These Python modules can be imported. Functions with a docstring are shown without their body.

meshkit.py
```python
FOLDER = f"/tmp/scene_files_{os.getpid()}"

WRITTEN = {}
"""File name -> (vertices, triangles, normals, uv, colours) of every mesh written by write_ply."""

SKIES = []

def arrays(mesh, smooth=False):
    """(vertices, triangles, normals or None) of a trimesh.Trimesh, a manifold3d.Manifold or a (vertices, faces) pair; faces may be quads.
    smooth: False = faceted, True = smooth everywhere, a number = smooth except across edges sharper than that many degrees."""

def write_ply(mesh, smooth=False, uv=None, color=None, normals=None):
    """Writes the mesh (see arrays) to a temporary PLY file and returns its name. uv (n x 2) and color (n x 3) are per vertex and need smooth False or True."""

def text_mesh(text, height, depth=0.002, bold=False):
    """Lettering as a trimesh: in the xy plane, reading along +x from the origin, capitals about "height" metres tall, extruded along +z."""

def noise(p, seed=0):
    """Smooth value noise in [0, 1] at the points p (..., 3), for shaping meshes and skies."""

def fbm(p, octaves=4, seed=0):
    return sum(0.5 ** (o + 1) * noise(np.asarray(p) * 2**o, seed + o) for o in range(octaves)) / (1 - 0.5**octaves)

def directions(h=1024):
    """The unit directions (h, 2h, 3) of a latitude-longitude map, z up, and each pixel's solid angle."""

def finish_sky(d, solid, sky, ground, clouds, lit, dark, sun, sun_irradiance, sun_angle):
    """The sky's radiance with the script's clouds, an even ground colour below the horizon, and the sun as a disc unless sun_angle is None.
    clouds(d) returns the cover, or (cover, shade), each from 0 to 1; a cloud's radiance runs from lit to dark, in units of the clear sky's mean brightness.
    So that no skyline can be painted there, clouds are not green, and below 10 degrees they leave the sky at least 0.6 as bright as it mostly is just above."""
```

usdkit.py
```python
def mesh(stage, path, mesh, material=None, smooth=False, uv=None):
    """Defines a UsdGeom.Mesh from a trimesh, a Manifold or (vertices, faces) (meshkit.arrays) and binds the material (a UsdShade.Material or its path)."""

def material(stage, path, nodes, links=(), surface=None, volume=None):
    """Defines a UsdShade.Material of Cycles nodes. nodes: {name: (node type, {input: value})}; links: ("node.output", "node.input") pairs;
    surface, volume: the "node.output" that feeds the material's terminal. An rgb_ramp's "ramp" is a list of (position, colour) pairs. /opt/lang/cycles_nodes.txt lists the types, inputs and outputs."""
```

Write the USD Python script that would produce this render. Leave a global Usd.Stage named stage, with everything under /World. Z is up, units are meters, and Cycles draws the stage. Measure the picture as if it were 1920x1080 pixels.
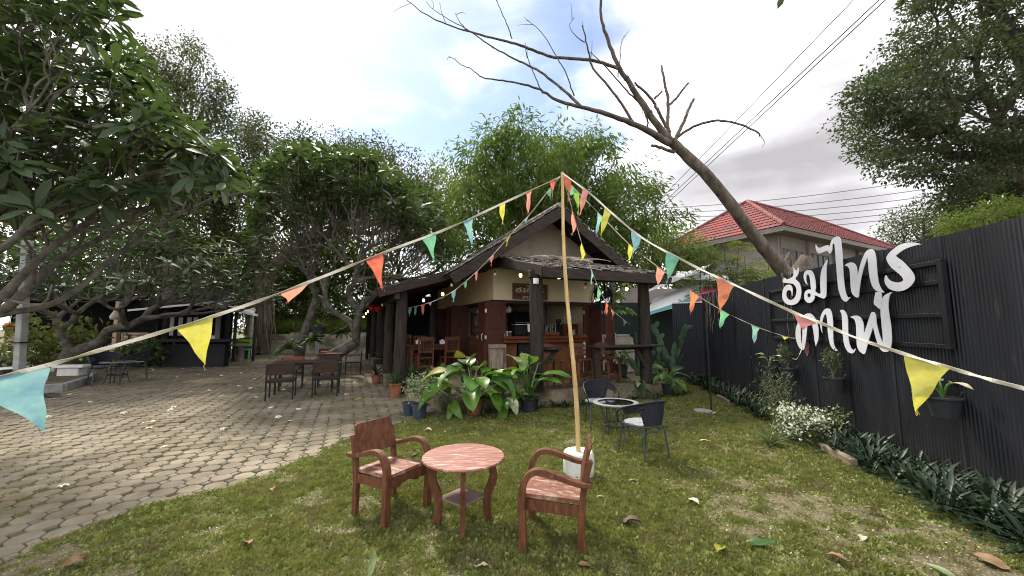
import math, random
import numpy as np, trimesh, usdkit, meshkit
from pxr import Usd, UsdGeom, UsdLux, UsdShade, Gf, Sdf, Vt
from shapely.geometry import Polygon, Point, LineString
from shapely.ops import unary_union
import shapely

stage = Usd.Stage.CreateInMemory()
UsdGeom.SetStageUpAxis(stage, UsdGeom.Tokens.z)
UsdGeom.SetStageMetersPerUnit(stage, 1.0)
UsdGeom.Xform.Define(stage, '/World')
UsdGeom.Scope.Define(stage, '/World/Looks')
PI = math.pi

# ---------------------------------------------------------------- camera
CAM_H, PITCH, FPX = 1.5, math.radians(5.8), 720.0
cam = UsdGeom.Camera.Define(stage, '/World/camera')
cam.CreateHorizontalApertureAttr(36.0)
cam.CreateFocalLengthAttr(36.0 * FPX / 1920.0)
cam.CreateExposureAttr(1.25)
cam.AddTransformOp().Set(Gf.Matrix4d().SetRotate(Gf.Rotation(Gf.Vec3d(1, 0, 0), 90 + math.degrees(PITCH))) * Gf.Matrix4d().SetTranslate(Gf.Vec3d(0, 0, CAM_H)))

# ---------------------------------------------------------------- sky and sun
SUN_AZ, SUN_EL = math.radians(-32), math.radians(50)      # azimuth from +y towards +x
sun_dir = np.array([math.sin(SUN_AZ) * math.cos(SUN_EL), math.cos(SUN_AZ) * math.cos(SUN_EL), math.sin(SUN_EL)])
def _dir(px, py):
    y, x = -(py - 540.0) / FPX, (px - 960.0) / FPX
    d = np.array([x, math.cos(PITCH) - math.sin(PITCH) * y, math.sin(PITCH) + math.cos(PITCH) * y]); return tuple(float(q) for q in d / np.linalg.norm(d))
usdkit.material(stage, '/World/Looks/sky', {
    'tc': ('texture_coordinate', {}),
    'sky': ('sky_texture', {'sky_type': 'single_scattering', 'sun_disc': False, 'sun_elevation': SUN_EL, 'sun_rotation': SUN_AZ,
                            'altitude': 300.0, 'air_density': 1.0, 'aerosol_density': 0.6, 'ozone_density': 1.2}),
    # cloud cover: fractal noise, opened round one gap; its thickness: a second noise, thicker low on the right
    'map': ('mapping', {'scale': (1.0, 1.0, 1.9), 'location': (0.35, 0.1, 0.0), 'rotation': (0.0, 0.35, 0.0)}),
    'n1': ('noise_texture', {'scale': 3.2, 'detail': 8.0, 'roughness': 0.56, 'distortion': 0.35}),
    'd1': ('vector_math', {'math_type': 'distance', 'vector2': _dir(860, 120)}), 'g1': ('map_range', {'range_type': 'smoothstep', 'from_min': 0.02, 'from_max': 0.75, 'to_min': -0.30, 'to_max': 0.22, 'clamp': True}),
    'c1': ('math', {'math_type': 'add'}), 'r1': ('map_range', {'range_type': 'smoothstep', 'from_min': 0.20, 'from_max': 0.66, 'to_min': 0.05, 'to_max': 1.0, 'clamp': True}),
    'map2': ('mapping', {'scale': (1.0, 1.0, 3.0), 'location': (3.35, 1.4, 0.50)}),
    'n2': ('noise_texture', {'scale': 2.6, 'detail': 6.0, 'roughness': 0.48, 'distortion': 0.2}),
    'd2': ('vector_math', {'math_type': 'distance', 'vector2': _dir(1520, 350)}), 'g2': ('map_range', {'range_type': 'smoothstep', 'from_min': 0.03, 'from_max': 0.42, 'to_min': -0.15, 'to_max': 0.10, 'clamp': True}),
    'c2': ('math', {'math_type': 'add'}),
    'r2': ('rgb_ramp', {'ramp': [(0.24, (2.9, 2.8, 2.95)), (0.36, (4.0, 3.9, 4.05)), (0.50, (6.3, 6.3, 6.5)), (0.68, (11.0, 11.0, 11.0))]}),
    'mix': ('mix_color', {}),
    'bg': ('background_shader', {'strength': 0.09}),
}, [('tc.generated', 'map.vector'), ('map.vector', 'n1.vector'), ('tc.generated', 'd1.vector1'), ('d1.value', 'g1.value'), ('n1.fac', 'c1.value1'), ('g1.result', 'c1.value2'), ('c1.value', 'r1.value'),
    ('tc.generated', 'map2.vector'), ('map2.vector', 'n2.vector'), ('tc.generated', 'd2.vector1'), ('d2.value', 'g2.value'), ('n2.fac', 'c2.value1'), ('g2.result', 'c2.value2'), ('c2.value', 'r2.fac'),
    ('r1.result', 'mix.fac'), ('sky.color', 'mix.a'), ('r2.color', 'mix.b'), ('mix.result', 'bg.color')], surface='bg.background')
dome = UsdLux.DomeLight.Define(stage, '/World/sky')
dome.GetPrim().SetCustomDataByKey('kind', 'structure')
UsdShade.MaterialBindingAPI.Apply(dome.GetPrim()).Bind(UsdShade.Material.Get(stage, '/World/Looks/sky'))
sun = UsdLux.DistantLight.Define(stage, '/World/sun')
sun.CreateNormalizeAttr(True); sun.CreateIntensityAttr(0.85); sun.CreateAngleAttr(9.0); sun.CreateColorAttr(Gf.Vec3f(1.0, 0.92, 0.80))
_r = Gf.Rotation(Gf.Vec3d(0, 0, 1), Gf.Vec3d(*map(float, sun_dir)))
sun.AddTransformOp().Set(Gf.Matrix4d().SetRotate(_r))

# ---------------------------------------------------------------- placing: photograph's pixel (1920 x 1080) to a point
def ray(px, py):
    x, y = (px - 960.0) / FPX, -(py - 540.0) / FPX
    return np.array([x, math.cos(PITCH) - math.sin(PITCH) * y, math.sin(PITCH) + math.cos(PITCH) * y])
def at_z(px, py, z=0.0):
    r = ray(px, py); return np.array([0, 0, CAM_H]) + r * ((z - CAM_H) / r[2])
def at_y(px, py, y):
    r = ray(px, py); return np.array([0, 0, CAM_H]) + r * (y / r[1])
def on_plane(px, py, p, n):
    r = ray(px, py); o = np.array([0, 0, CAM_H]); return o + r * (np.dot(np.asarray(p) - o, n) / np.dot(r, n))
def proj(p):
    d = np.asarray(p, float) - [0, 0, CAM_H]
    f = d[1] * math.cos(PITCH) + d[2] * math.sin(PITCH); u = -d[1] * math.sin(PITCH) + d[2] * math.cos(PITCH)
    return 960 + FPX * d[0] / f, 540 - FPX * u / f

# ---------------------------------------------------------------- scene graph helpers
_used = {}
def uniq(parent, name):
    k = (str(parent), name); n = _used.get(k, 0); _used[k] = n + 1
    return f'{parent}/{name}' + (f'_{n:03d}' if n else '')
def xf(loc=(0, 0, 0), rz=0.0, s=1.0, rx=0.0, ry=0.0):
    s = (s, s, s) if np.ndim(s) == 0 else s
    m = Gf.Matrix4d().SetScale(Gf.Vec3d(*map(float, s)))
    for ax, a in (((1, 0, 0), rx), ((0, 1, 0), ry), ((0, 0, 1), rz)):
        if a: m = m * Gf.Matrix4d().SetRotate(Gf.Rotation(Gf.Vec3d(*ax), math.degrees(a)))
    return m * Gf.Matrix4d().SetTranslate(Gf.Vec3d(*map(float, loc)))
def tag(prim, label=None, cat=None, group=None, kind=None):
    for k, v in (('label', label), ('category', cat), ('group', group), ('kind', kind)):
        if v: prim.SetCustomDataByKey(k, v)
class Thing:
    def __init__(s, path, prim, base, moved): s.path, s.prim, s.base, s.moved = path, prim, np.asarray(base, float), moved
def thing(name, label, cat, loc=(0, 0, 0), rz=0.0, s=1.0, group=None, kind=None, rx=0.0, ry=0.0):
    path = uniq('/World', name)
    x = UsdGeom.Xform.Define(stage, path); x.AddTransformOp().Set(xf(loc, rz, s, rx, ry))
    tag(x.GetPrim(), label, cat, group, kind)
    return Thing(path, x.GetPrim(), loc, bool(rz) or s != 1.0 or rx or ry)
def part(t, name, mesh, mat, smooth=False, label=None, kind=None, world=False):
    """A Mesh under the thing (or part) t. world: the mesh is in world coordinates."""
    if isinstance(mesh, M): mesh = mesh.get()
    v, f, n = meshkit.arrays(mesh, smooth)
    if world: v = v - t.base
    path = uniq(t.path, name)
    usdkit_mesh(path, v, f, n, mat)
    p = stage.GetPrimAtPath(path)
    tag(p, label, None, None, kind)
    return Thing(path, p, t.base, t.moved)
def usdkit_mesh(path, v, f, n, mat):
    m = UsdGeom.Mesh.Define(stage, path)
    m.CreatePointsAttr(Vt.Vec3fArray.FromNumpy(np.ascontiguousarray(v, np.float32)))
    m.CreateFaceVertexCountsAttr(Vt.IntArray.FromNumpy(np.full(len(f), 3, np.int32)))
    m.CreateFaceVertexIndicesAttr(Vt.IntArray.FromNumpy(np.ascontiguousarray(f, np.int32).ravel()))
    m.CreateSubdivisionSchemeAttr('none')
    if n is not None:
        m.CreateNormalsAttr(Vt.Vec3fArray.FromNumpy(np.ascontiguousarray(n, np.float32))); m.SetNormalsInterpolation('vertex')
    UsdShade.MaterialBindingAPI.Apply(m.GetPrim()).Bind(UsdShade.Material.Get(stage, '/World/Looks/' + mat))
    return m
def single(name, mesh, mat, label=None, cat=None, group=None, kind=None, smooth=False):
    """A thing that is one Mesh, in world coordinates."""
    if isinstance(mesh, M): mesh = mesh.get()
    v, f, n = meshkit.arrays(mesh, smooth)
    path = uniq('/World', name); m = usdkit_mesh(path, v, f, n, mat)
    tag(m.GetPrim(), label, cat, group, kind)
    return Thing(path, m.GetPrim(), (0, 0, 0), False)
def copy_of(t, loc, rz=0.0, s=1.0, label=None, group=None, rx=0.0, ry=0.0):
    """Another instance of thing t with its parts."""
    base = t.path.split('/')[-1]
    if base[-4:-3] == '_' and base[-3:].isdigit(): base = base[:-4]
    path = uniq('/World', base)
    x = UsdGeom.Xform.Define(stage, path); p = x.GetPrim()
    p.GetReferences().AddInternalReference(t.path); x.ClearXformOpOrder(); x.AddTransformOp().Set(xf(loc, rz, s, rx, ry)); p.SetInstanceable(True)
    was = t.prim.GetCustomData()
    tag(p, label or was.get('label'), was.get('category'), group or was.get('group'))
    return Thing(path, p, loc, True)

# ---------------------------------------------------------------- mesh builder
def rotz(a): c, s = math.cos(a), math.sin(a); return np.array([[c, -s, 0], [s, c, 0], [0, 0, 1.0]])
def roty(a): c, s = math.cos(a), math.sin(a); return np.array([[c, 0, s], [0, 1, 0], [-s, 0, c]])
def rotx(a): c, s = math.cos(a), math.sin(a); return np.array([[1, 0, 0], [0, c, -s], [0, s, c]])
def unit(v): v = np.asarray(v, float); return v / max(np.linalg.norm(v), 1e-12)
_cb = {}
def _chamfer_faces():
    if 'f' not in _cb:
        v = _chamfer_verts(np.ones(3), 0.3)
        h = trimesh.convex.convex_hull(v); 
        idx = np.array([np.argmin(np.linalg.norm(v - p, axis=1)) for p in h.vertices]); _cb['f'] = idx[h.faces]
    return _cb['f']
def _chamfer_verts(half, c):
    out = []
    for sx in (-1, 1):
        for sy in (-1, 1):
            for sz in (-1, 1):
                s = np.array([sx, sy, sz])
                for k in range(3):
                    q = half - c; q = q.copy(); q[k] = half[k]; out.append(s * q)
    return np.array(out)
BOXF = np.array([[0,2,3],[0,3,1],[4,5,7],[4,7,6],[0,1,5],[0,5,4],[2,6,7],[2,7,3],[0,4,6],[0,6,2],[1,3,7],[1,7,5]])
class M:
    def __init__(s): s.v, s.f, s.n = [], [], 0
    def add(s, v, f, R=None, t=None):
        v = np.asarray(v, float)
        if R is not None: v = v @ np.asarray(R).T
        if t is not None: v = v + t
        s.v.append(v); s.f.append(np.asarray(f, int) + s.n); s.n += len(v); return s
    def get(s): return np.vstack(s.v), np.vstack(s.f)
    def box(s, c, size, R=None, ch=0.0):
        """A box of the size about c, turned by R about c; ch chamfers its edges."""
        h = np.asarray(size, float) / 2
        if ch > 0:
            v, f = _chamfer_verts(h, min(ch, h.min() * 0.8)), _chamfer_faces()
        else:
            v = np.array([[x, y, z] for x in (-h[0], h[0]) for y in (-h[1], h[1]) for z in (-h[2], h[2])]); f = BOXF
        return s.add(v, f, R, np.asarray(c, float))
    def beam(s, a, b, w, h, up=(0, 0, 1), ch=0.0):
        """A bar from a to b, w wide (sideways) and h high (along up)."""
        a, b = np.asarray(a, float), np.asarray(b, float); d = b - a; L = np.linalg.norm(d); x = d / L
        y = np.cross(up, x); y = unit(y) if np.linalg.norm(y) > 1e-6 else np.array([0, 1.0, 0]); z = np.cross(x, y)
        return s.box((a + b) / 2, (L, w, h), np.stack([x, y, z], 1), ch)
    def tube(s, pts, r, n=8, caps=True):
        pts = np.asarray(pts, float); k = len(pts); r = np.broadcast_to(np.asarray(r, float), (k,))
        d = np.gradient(pts, axis=0); d /= np.maximum(np.linalg.norm(d, axis=1, keepdims=True), 1e-9)
        u = np.cross(d[0], [0, 0, 1.0]); u = unit(u) if np.linalg.norm(u) > 1e-3 else np.array([1.0, 0, 0])
        ang = np.arange(n) / n * 2 * PI; ca, sa = np.cos(ang)[:, None], np.sin(ang)[:, None]; V = []
        for i in range(k):
            u = unit(u - d[i] * np.dot(u, d[i])); w = np.cross(d[i], u)
            V.append(pts[i] + r[i] * (ca * u + sa * w))
        j = np.arange(n); j2 = (j + 1) % n; F = []
        for i in range(k - 1):
            a, b = i * n, (i + 1) * n
            F += [np.stack([a + j, a + j2, b + j2], 1), np.stack([a + j, b + j2, b + j], 1)]
        V = np.vstack(V)
        if caps:
            V = np.vstack([V, pts[0], pts[-1]]); e = (k - 1) * n
            F += [np.stack([j2, j, np.full(n, k * n)], 1), np.stack([e + j, e + j2, np.full(n, k * n + 1)], 1)]
        return s.add(V, np.vstack(F))
    def lathe(s, prof, n=20, c=(0, 0, 0), R=None):
        """prof: (radius, z) from bottom to top; closed where the radius is 0."""
        prof = np.asarray(prof, float); k = len(prof); ang = np.arange(n) / n * 2 * PI
        V = np.stack([prof[:, 0, None] * np.cos(ang), prof[:, 0, None] * np.sin(ang), np.broadcast_to(prof[:, 1, None], (k, n))], -1).reshape(-1, 3)
        j = np.arange(n); j2 = (j + 1) % n; F = []
        for i in range(k - 1):
            a, b = i * n, (i + 1) * n
            F += [np.stack([a + j, a + j2, b + j2], 1), np.stack([a + j, b + j2, b + j], 1)]
        return s.add(V, np.vstack(F), R, np.asarray(c, float))
    def prism(s, poly, h, R=None, t=None):
        """A shapely polygon (or 2-D ring) extruded along z by h."""
        poly = poly if hasattr(poly, 'geom_type') else Polygon(poly)
        for g in getattr(poly, 'geoms', [poly]):
            m = trimesh.creation.extrude_polygon(g, h, engine='earcut'); s.add(m.vertices, m.faces, R, t)
        return s
    def sphere(s, c, r, sub=2, sc=(1, 1, 1)):
        m = trimesh.creation.icosphere(sub, r); return s.add(m.vertices * np.asarray(sc), m.faces, None, np.asarray(c, float))
    def quad(s, a, b, c, d): return s.add(np.array([a, b, c, d], float), [[0, 1, 2], [0, 2, 3]])
def flat_poly(poly, z, step=None):
    """A flat sheet (shapely polygon) at height z."""
    v, f = trimesh.creation.triangulate_polygon(poly, engine='earcut')
    return np.c_[v, np.full(len(v), z)], f
def smooth_path(pts, k=6):
    """Catmull-Rom through the points."""
    p = np.asarray(pts, float); p = np.vstack([2 * p[0] - p[1], p, 2 * p[-1] - p[-2]]); out = []
    for i in range(1, len(p) - 2):
        for t in np.arange(k) / k:
            out.append(0.5 * (2 * p[i] + (p[i + 1] - p[i - 1]) * t + (2 * p[i - 1] - 5 * p[i] + 4 * p[i + 1] - p[i + 2]) * t ** 2 + (3 * p[i] - p[i - 1] - 3 * p[i + 1] + p[i + 2]) * t ** 3))
    out.append(p[-2]); return np.array(out)

# ---------------------------------------------------------------- materials
def mat(name, col, rough=0.6, var=0.25, scale=8.0, bump=0.0, bscale=None, stretch=(1, 1, 1), metallic=0.0, spec=0.22, col2=None, stain=None, obj=True, detail=4.0, coat=0.0, transl=0.0, thr=(0.35, 0.65), stain_scale=3.0, stain_at=(0.5, 0.62), bdist=0.02, rand=0.0, island=0.0):
    """A procedural surface: two tones mixed by noise, optional stain layer, bump, translucency."""
    a = np.array(col, float); b = np.array(col2, float) if col2 is not None else np.clip(a * (1 + var), 0, 1); a0 = a if col2 is not None else a * (1 - var)
    N = {'tc': ('texture_coordinate', {}), 'geo': ('geometry', {}), 'map': ('mapping', {'scale': stretch}),
         'n': ('noise_texture', {'scale': scale, 'detail': detail, 'roughness': 0.6}),
         'r': ('rgb_ramp', {'ramp': [(thr[0], tuple(a0)), (thr[1], tuple(b))]}),
         'p': ('principled_bsdf', {'roughness': rough, 'metallic': metallic, 'specular_ior_level': spec, 'coat_weight': coat})}
    src = 'tc.object' if obj else 'geo.position'
    L = [(src, 'map.vector'), ('map.vector', 'n.vector'), ('n.fac', 'r.fac')]
    out = 'r.color'
    if stain is not None:
        N['sn'] = ('noise_texture', {'scale': stain_scale, 'detail': 8.0, 'roughness': 0.65}); N['sr'] = ('rgb_ramp', {'ramp': [(stain_at[0], (0, 0, 0)), (stain_at[1], (1, 1, 1))]})
        N['sm'] = ('mix_color', {'b': tuple(stain)})
        L += [('map.vector', 'sn.vector'), ('sn.fac', 'sr.fac'), ('sr.color', 'sm.fac'), (out, 'sm.a')]; out = 'sm.result'
    if rand:
        N['oi'] = ('object_info', {}); N['rm'] = ('map_range', {'from_min': 0.0, 'from_max': 1.0, 'to_min': 1 - rand, 'to_max': 1 + rand})
        N['hs'] = ('hsv', {}); L += [('oi.random', 'rm.value'), ('rm.result', 'hs.value'), (out, 'hs.color')]; out = 'hs.color'
    if island:                                              # every leaf its own tone
        N['im'] = ('map_range', {'from_min': 0.0, 'from_max': 1.0, 'to_min': 1 - island, 'to_max': 1 + island}); N['ih'] = ('map_range', {'from_min': 0.0, 'from_max': 1.0, 'to_min': 0.493, 'to_max': 0.515}); N['i2'] = ('math', {'math_type': 'fraction'}); N['i3'] = ('math', {'math_type': 'multiply', 'value2': 7.31}); N['is'] = ('hsv', {})
        L += [('geo.random_per_island', 'im.value'), ('im.result', 'is.value'), ('geo.random_per_island', 'i3.value1'), ('i3.value', 'i2.value1'), ('i2.value', 'ih.value'), ('ih.result', 'is.hue'), (out, 'is.color')]; out = 'is.color'
    L.append((out, 'p.base_color'))
    if bump:
        N['bn'] = ('noise_texture', {'scale': bscale or scale * 2, 'detail': 5.0, 'roughness': 0.6}); N['bu'] = ('bump', {'strength': bump, 'distance': bdist})
        L += [('map.vector', 'bn.vector'), ('bn.fac', 'bu.height'), ('bu.normal', 'p.normal')]
    surf = 'p.BSDF'
    if transl:
        N['tl'] = ('translucent_bsdf', {}); N['gm'] = ('mix_closure', {'fac': transl}); N['tg'] = ('mix_color', {'fac': 1.0, 'blend_type': 'multiply', 'b': (1.0, 1.0, 0.55)})
        L += [(out, 'tg.a'), ('tg.result', 'tl.color'), ('p.BSDF', 'gm.closure1'), ('tl.BSDF', 'gm.closure2')]; surf = 'gm.closure'
    usdkit.material(stage, '/World/Looks/' + name, N, L, surface=surf)
    return name
# ================================================================ the setting: ground, paving, lawn
rng = np.random.default_rng(7)
mat('soil', (0.075, 0.062, 0.035), 0.95, col2=(0.15, 0.128, 0.075), scale=11.0, detail=8, bump=0.9, bscale=70, obj=False, stain=(0.34, 0.30, 0.22), stain_scale=75.0, stain_at=(0.57, 0.63))
mat('joint_soil', (0.035, 0.032, 0.024), 0.95, col2=(0.07, 0.062, 0.045), scale=5.0, bump=0.5, bscale=60, obj=False, stain=(0.045, 0.065, 0.025), stain_scale=1.2, stain_at=(0.5, 0.6))
mat('far_ground', (0.06, 0.065, 0.03), 0.95, col2=(0.13, 0.115, 0.07), scale=0.8, obj=False)
mat('paver_concrete', (0.138, 0.117, 0.085), 0.9, spec=0.2, col2=(0.222, 0.190, 0.142), scale=2.2, bump=0.35, bscale=70, obj=False, stain=(0.10, 0.078, 0.048), stain_scale=1.0, stain_at=(0.46, 0.66), rand=0.14, bdist=0.006)
mat('paver_dot', (0.17, 0.145, 0.11), 0.9, col2=(0.24, 0.21, 0.16), scale=4, obj=False, stain=(0.075, 0.075, 0.045), stain_scale=2.3, stain_at=(0.42, 0.55))

# the house stands turned by 0.4 rad; the paving runs with it
HV, HU = np.array([math.cos(0.4), math.sin(0.4), 0]), np.array([-math.sin(0.4), math.cos(0.4), 0])
HC = np.array([-0.469, 9.65, 0.0])                       # front left corner of the house wall
def H(a, b, z=0.0): return HC + a * HV + b * HU + np.array([0, 0, z])
HR = np.stack([HV, HU, np.array([0, 0, 1.0])], 1)

# fence on the right: a vertical plane
FDIR = unit([0.157, 1.0, 0.0]); FN = np.array([FDIR[1], -FDIR[0], 0.0])      # FN points away from the lawn
F0 = np.array([3.77, 0.0, 0.0])
def FP(s, z=0.0, off=0.0): return F0 + FDIR * s + FN * off + np.array([0, 0, z])

ground = single('ground', (np.array([[-300, -60, -0.06], [300, -60, -0.06], [300, 400, -0.06], [-300, 400, -0.06]], float), [[0, 1, 2], [0, 2, 3]]), 'far_ground', kind='structure')

edge_px = [(-260, 1115), (0, 1062), (110, 1022), (232, 978), (330, 948), (430, 926), (520, 893), (600, 852), (690, 815), (765, 795), (800, 775)]
EDGE = [tuple(at_z(*p)[:2]) for p in edge_px]
pav_poly = Polygon([(-7.5, -1.0), (-4.6, 1.0)] + EDGE[1:] + [tuple(H(-1.6, -2.4)[:2]), tuple(H(0, -1.0)[:2]), tuple(H(0, 12)[:2]), (-6.0, 24), (-13.5, 22.5), (-15.0, 15), (-14.2, 11.2), (-9.6, 8.6), (-10.2, 7.2), (-13, 6.0), (-14.5, 4)])
lawn_poly = Polygon([tuple(p) for p in [(-7.5, -1.2), (-4.6, 0.9)]] + EDGE[1:] + [tuple(H(-1.5, -2.3)[:2]), tuple(H(3.6, -2.3)[:2]), tuple(H(4.3, 2.5)[:2]), tuple(FP(11.5)[:2]), tuple(FP(-1.5)[:2])])
single('paving_bed', flat_poly(pav_poly.buffer(0.25), -0.02), 'joint_soil', kind='structure')
LX, LY = np.meshgrid(np.arange(-8, 6.5, 0.12), np.arange(-1.6, 13, 0.12))
def lawn_z(x, y):
    p = np.stack([np.asarray(x) * 1.3, np.asarray(y) * 1.3, np.zeros_like(np.asarray(x, float))], -1)
    return 0.012 + 0.035 * (meshkit.fbm(p, 3, 5) - 0.5)
inside = shapely.contains_xy(lawn_poly.buffer(0.06), LX.ravel(), LY.ravel()).reshape(LX.shape)
Z = lawn_z(LX, LY); idx = np.arange(LX.size).reshape(LX.shape); ok = inside[:-1, :-1] & inside[1:, :-1] & inside[:-1, 1:] & inside[1:, 1:]
a, b, c, d = idx[:-1, :-1][ok], idx[:-1, 1:][ok], idx[1:, 1:][ok], idx[1:, :-1][ok]
single('lawn_soil', (np.stack([LX.ravel(), LY.ravel(), Z.ravel()], 1), np.vstack([np.stack([a, b, c], 1), np.stack([a, c, d], 1)])), 'soil', kind='structure', smooth=True)

# ---- pavers: octagons on a square grid, small squares between them
G = 0.193
def octagon(r, jit=0.0):
    an = (np.arange(8) + 0.5) / 8 * 2 * PI
    return np.stack([np.cos(an), np.sin(an)], 1) * r
def paver_mesh(c, z, r, tilt):
    o = octagon(r); n = 8
    v = np.vstack([np.c_[o, np.full(n, -0.03)], np.c_[o * 0.985, np.full(n, -0.006)], np.c_[o * 0.93, np.zeros(n)], [[0, 0, 0.0008]]])
    j = np.arange(n); j2 = (j + 1) % n
    f = np.vstack([np.stack([j, j2, n + j2], 1), np.stack([j, n + j2, n + j], 1), np.stack([n + j, n + j2, 2 * n + j2], 1), np.stack([n + j, 2 * n + j2, 2 * n + j], 1), np.stack([2 * n + j, 2 * n + j2, np.full(n, 3 * n)], 1)])
    v[:, 2] += v[:, 0] * tilt[0] + v[:, 1] * tilt[1]
    return v @ rotz(0.4).T + [c[0], c[1], z], f
cells = []
pb = pav_poly.buffer(0.02)
for i in range(-80, 30):
    for j in range(-70, 85):
        p = H(i * G, j * G)
        if shapely.contains_xy(pb, p[0], p[1]):
            u, w = proj(p)
            if p[1] > 0.8 and -260 < u < 1000: cells.append((p[1] + 0.25 * abs(p[0]), i, j, p, -40 < u < 800 and w < 1110))
cells.sort(key=lambda q: q[0])
paving = thing('paving', None, None, kind='structure')
rest, near = M(), 0
for k, (dist, i, j, p, vis) in enumerate(cells):
    m = paver_mesh(p, rng.normal(0, 0.003), G * 0.518, rng.normal(0, 0.012, 2))
    if vis and near < 300:
        near += 1; part(paving, 'paver', m, 'paver_concrete')
    else: rest.add(*m)
part(paving, 'paver_field', rest, 'paver_concrete', kind='stuff')
dots = M()
for dist, i, j, p, vis in cells:
    q = H((i + 0.5) * G, (j + 0.5) * G)
    if rng.random() < 0.82: dots.box((q[0], q[1], -0.014 + rng.normal(0, 0.002)), (0.066, 0.066, 0.03), rotz(0.4 + PI / 4) @ roty(rng.normal(0, 0.02)), ch=0.006)
part(paving, 'infill_squares', dots, 'paver_dot', kind='stuff')
# ================================================================ the cafe house
mat('dark_wood', (0.016, 0.011, 0.008), 0.7, col2=(0.038, 0.026, 0.020), scale=6, stretch=(1, 1, 6), bump=0.3, bscale=18)
mat('barge_wood', (0.014, 0.010, 0.008), 0.75, col2=(0.034, 0.024, 0.019), scale=5, stretch=(1, 1, 5), bump=0.4, bscale=20)
mat('post_wood', (0.016, 0.012, 0.010), 0.85, col2=(0.040, 0.031, 0.025), scale=7, stretch=(2.5, 2.5, 0.35), bump=0.9, bscale=12, bdist=0.03)
mat('shutter_wood', (0.042, 0.013, 0.008), 0.5, col2=(0.080, 0.027, 0.016), scale=7, stretch=(4, 4, 0.6), bump=0.15)
mat('panel_wood', (0.11, 0.043, 0.015), 0.5, col2=(0.17, 0.07, 0.026), scale=5, stretch=(3, 3, 0.5), bump=0.1)
mat('counter_wood', (0.09, 0.026, 0.011), 0.35, col2=(0.16, 0.05, 0.02), scale=5, stretch=(0.5, 4, 4))
mat('plywood_grey', (0.20, 0.155, 0.12), 0.9, col2=(0.34, 0.28, 0.22), scale=5, stretch=(4, 4, 0.5), bump=0.3, stain=(0.12, 0.085, 0.065), stain_scale=3)
mat('cream_wall', (0.66, 0.55, 0.38), 0.9, var=0.07, scale=2.5, bump=0.08, bscale=60)
mat('gable_wall', (0.29, 0.24, 0.185), 0.92, var=0.10, scale=1.6, bump=0.1, bscale=50, stain=(0.22, 0.18, 0.135), stain_scale=1.2)
mat('inside_wall', (0.30, 0.31, 0.315), 0.9, var=0.06, scale=2)
mat('black_paint', (0.012, 0.012, 0.013), 0.6, var=0.3, scale=6)
mat('floor_concrete', (0.17, 0.135, 0.095), 0.8, col2=(0.27, 0.22, 0.16), scale=1.6, bump=0.3, bscale=45, stain=(0.055, 0.052, 0.03), stain_scale=1.3, stain_at=(0.42, 0.60))
mat('roof_tile', (0.055, 0.045, 0.040), 0.85, col2=(0.19, 0.165, 0.15), scale=9, bump=0.4, bscale=50, stain=(0.42, 0.39, 0.36), stain_scale=11, stain_at=(0.52, 0.60))
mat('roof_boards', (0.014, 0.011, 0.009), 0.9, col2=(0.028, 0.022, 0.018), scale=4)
mat('steel', (0.55, 0.55, 0.56), 0.35, var=0.1, metallic=0.9)
mat('black_metal', (0.012, 0.012, 0.014), 0.45, var=0.25, scale=20)
mat('white_plastic', (0.72, 0.72, 0.70), 0.45, var=0.04)
mat('grey_plastic', (0.35, 0.36, 0.37), 0.5, var=0.06)
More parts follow.
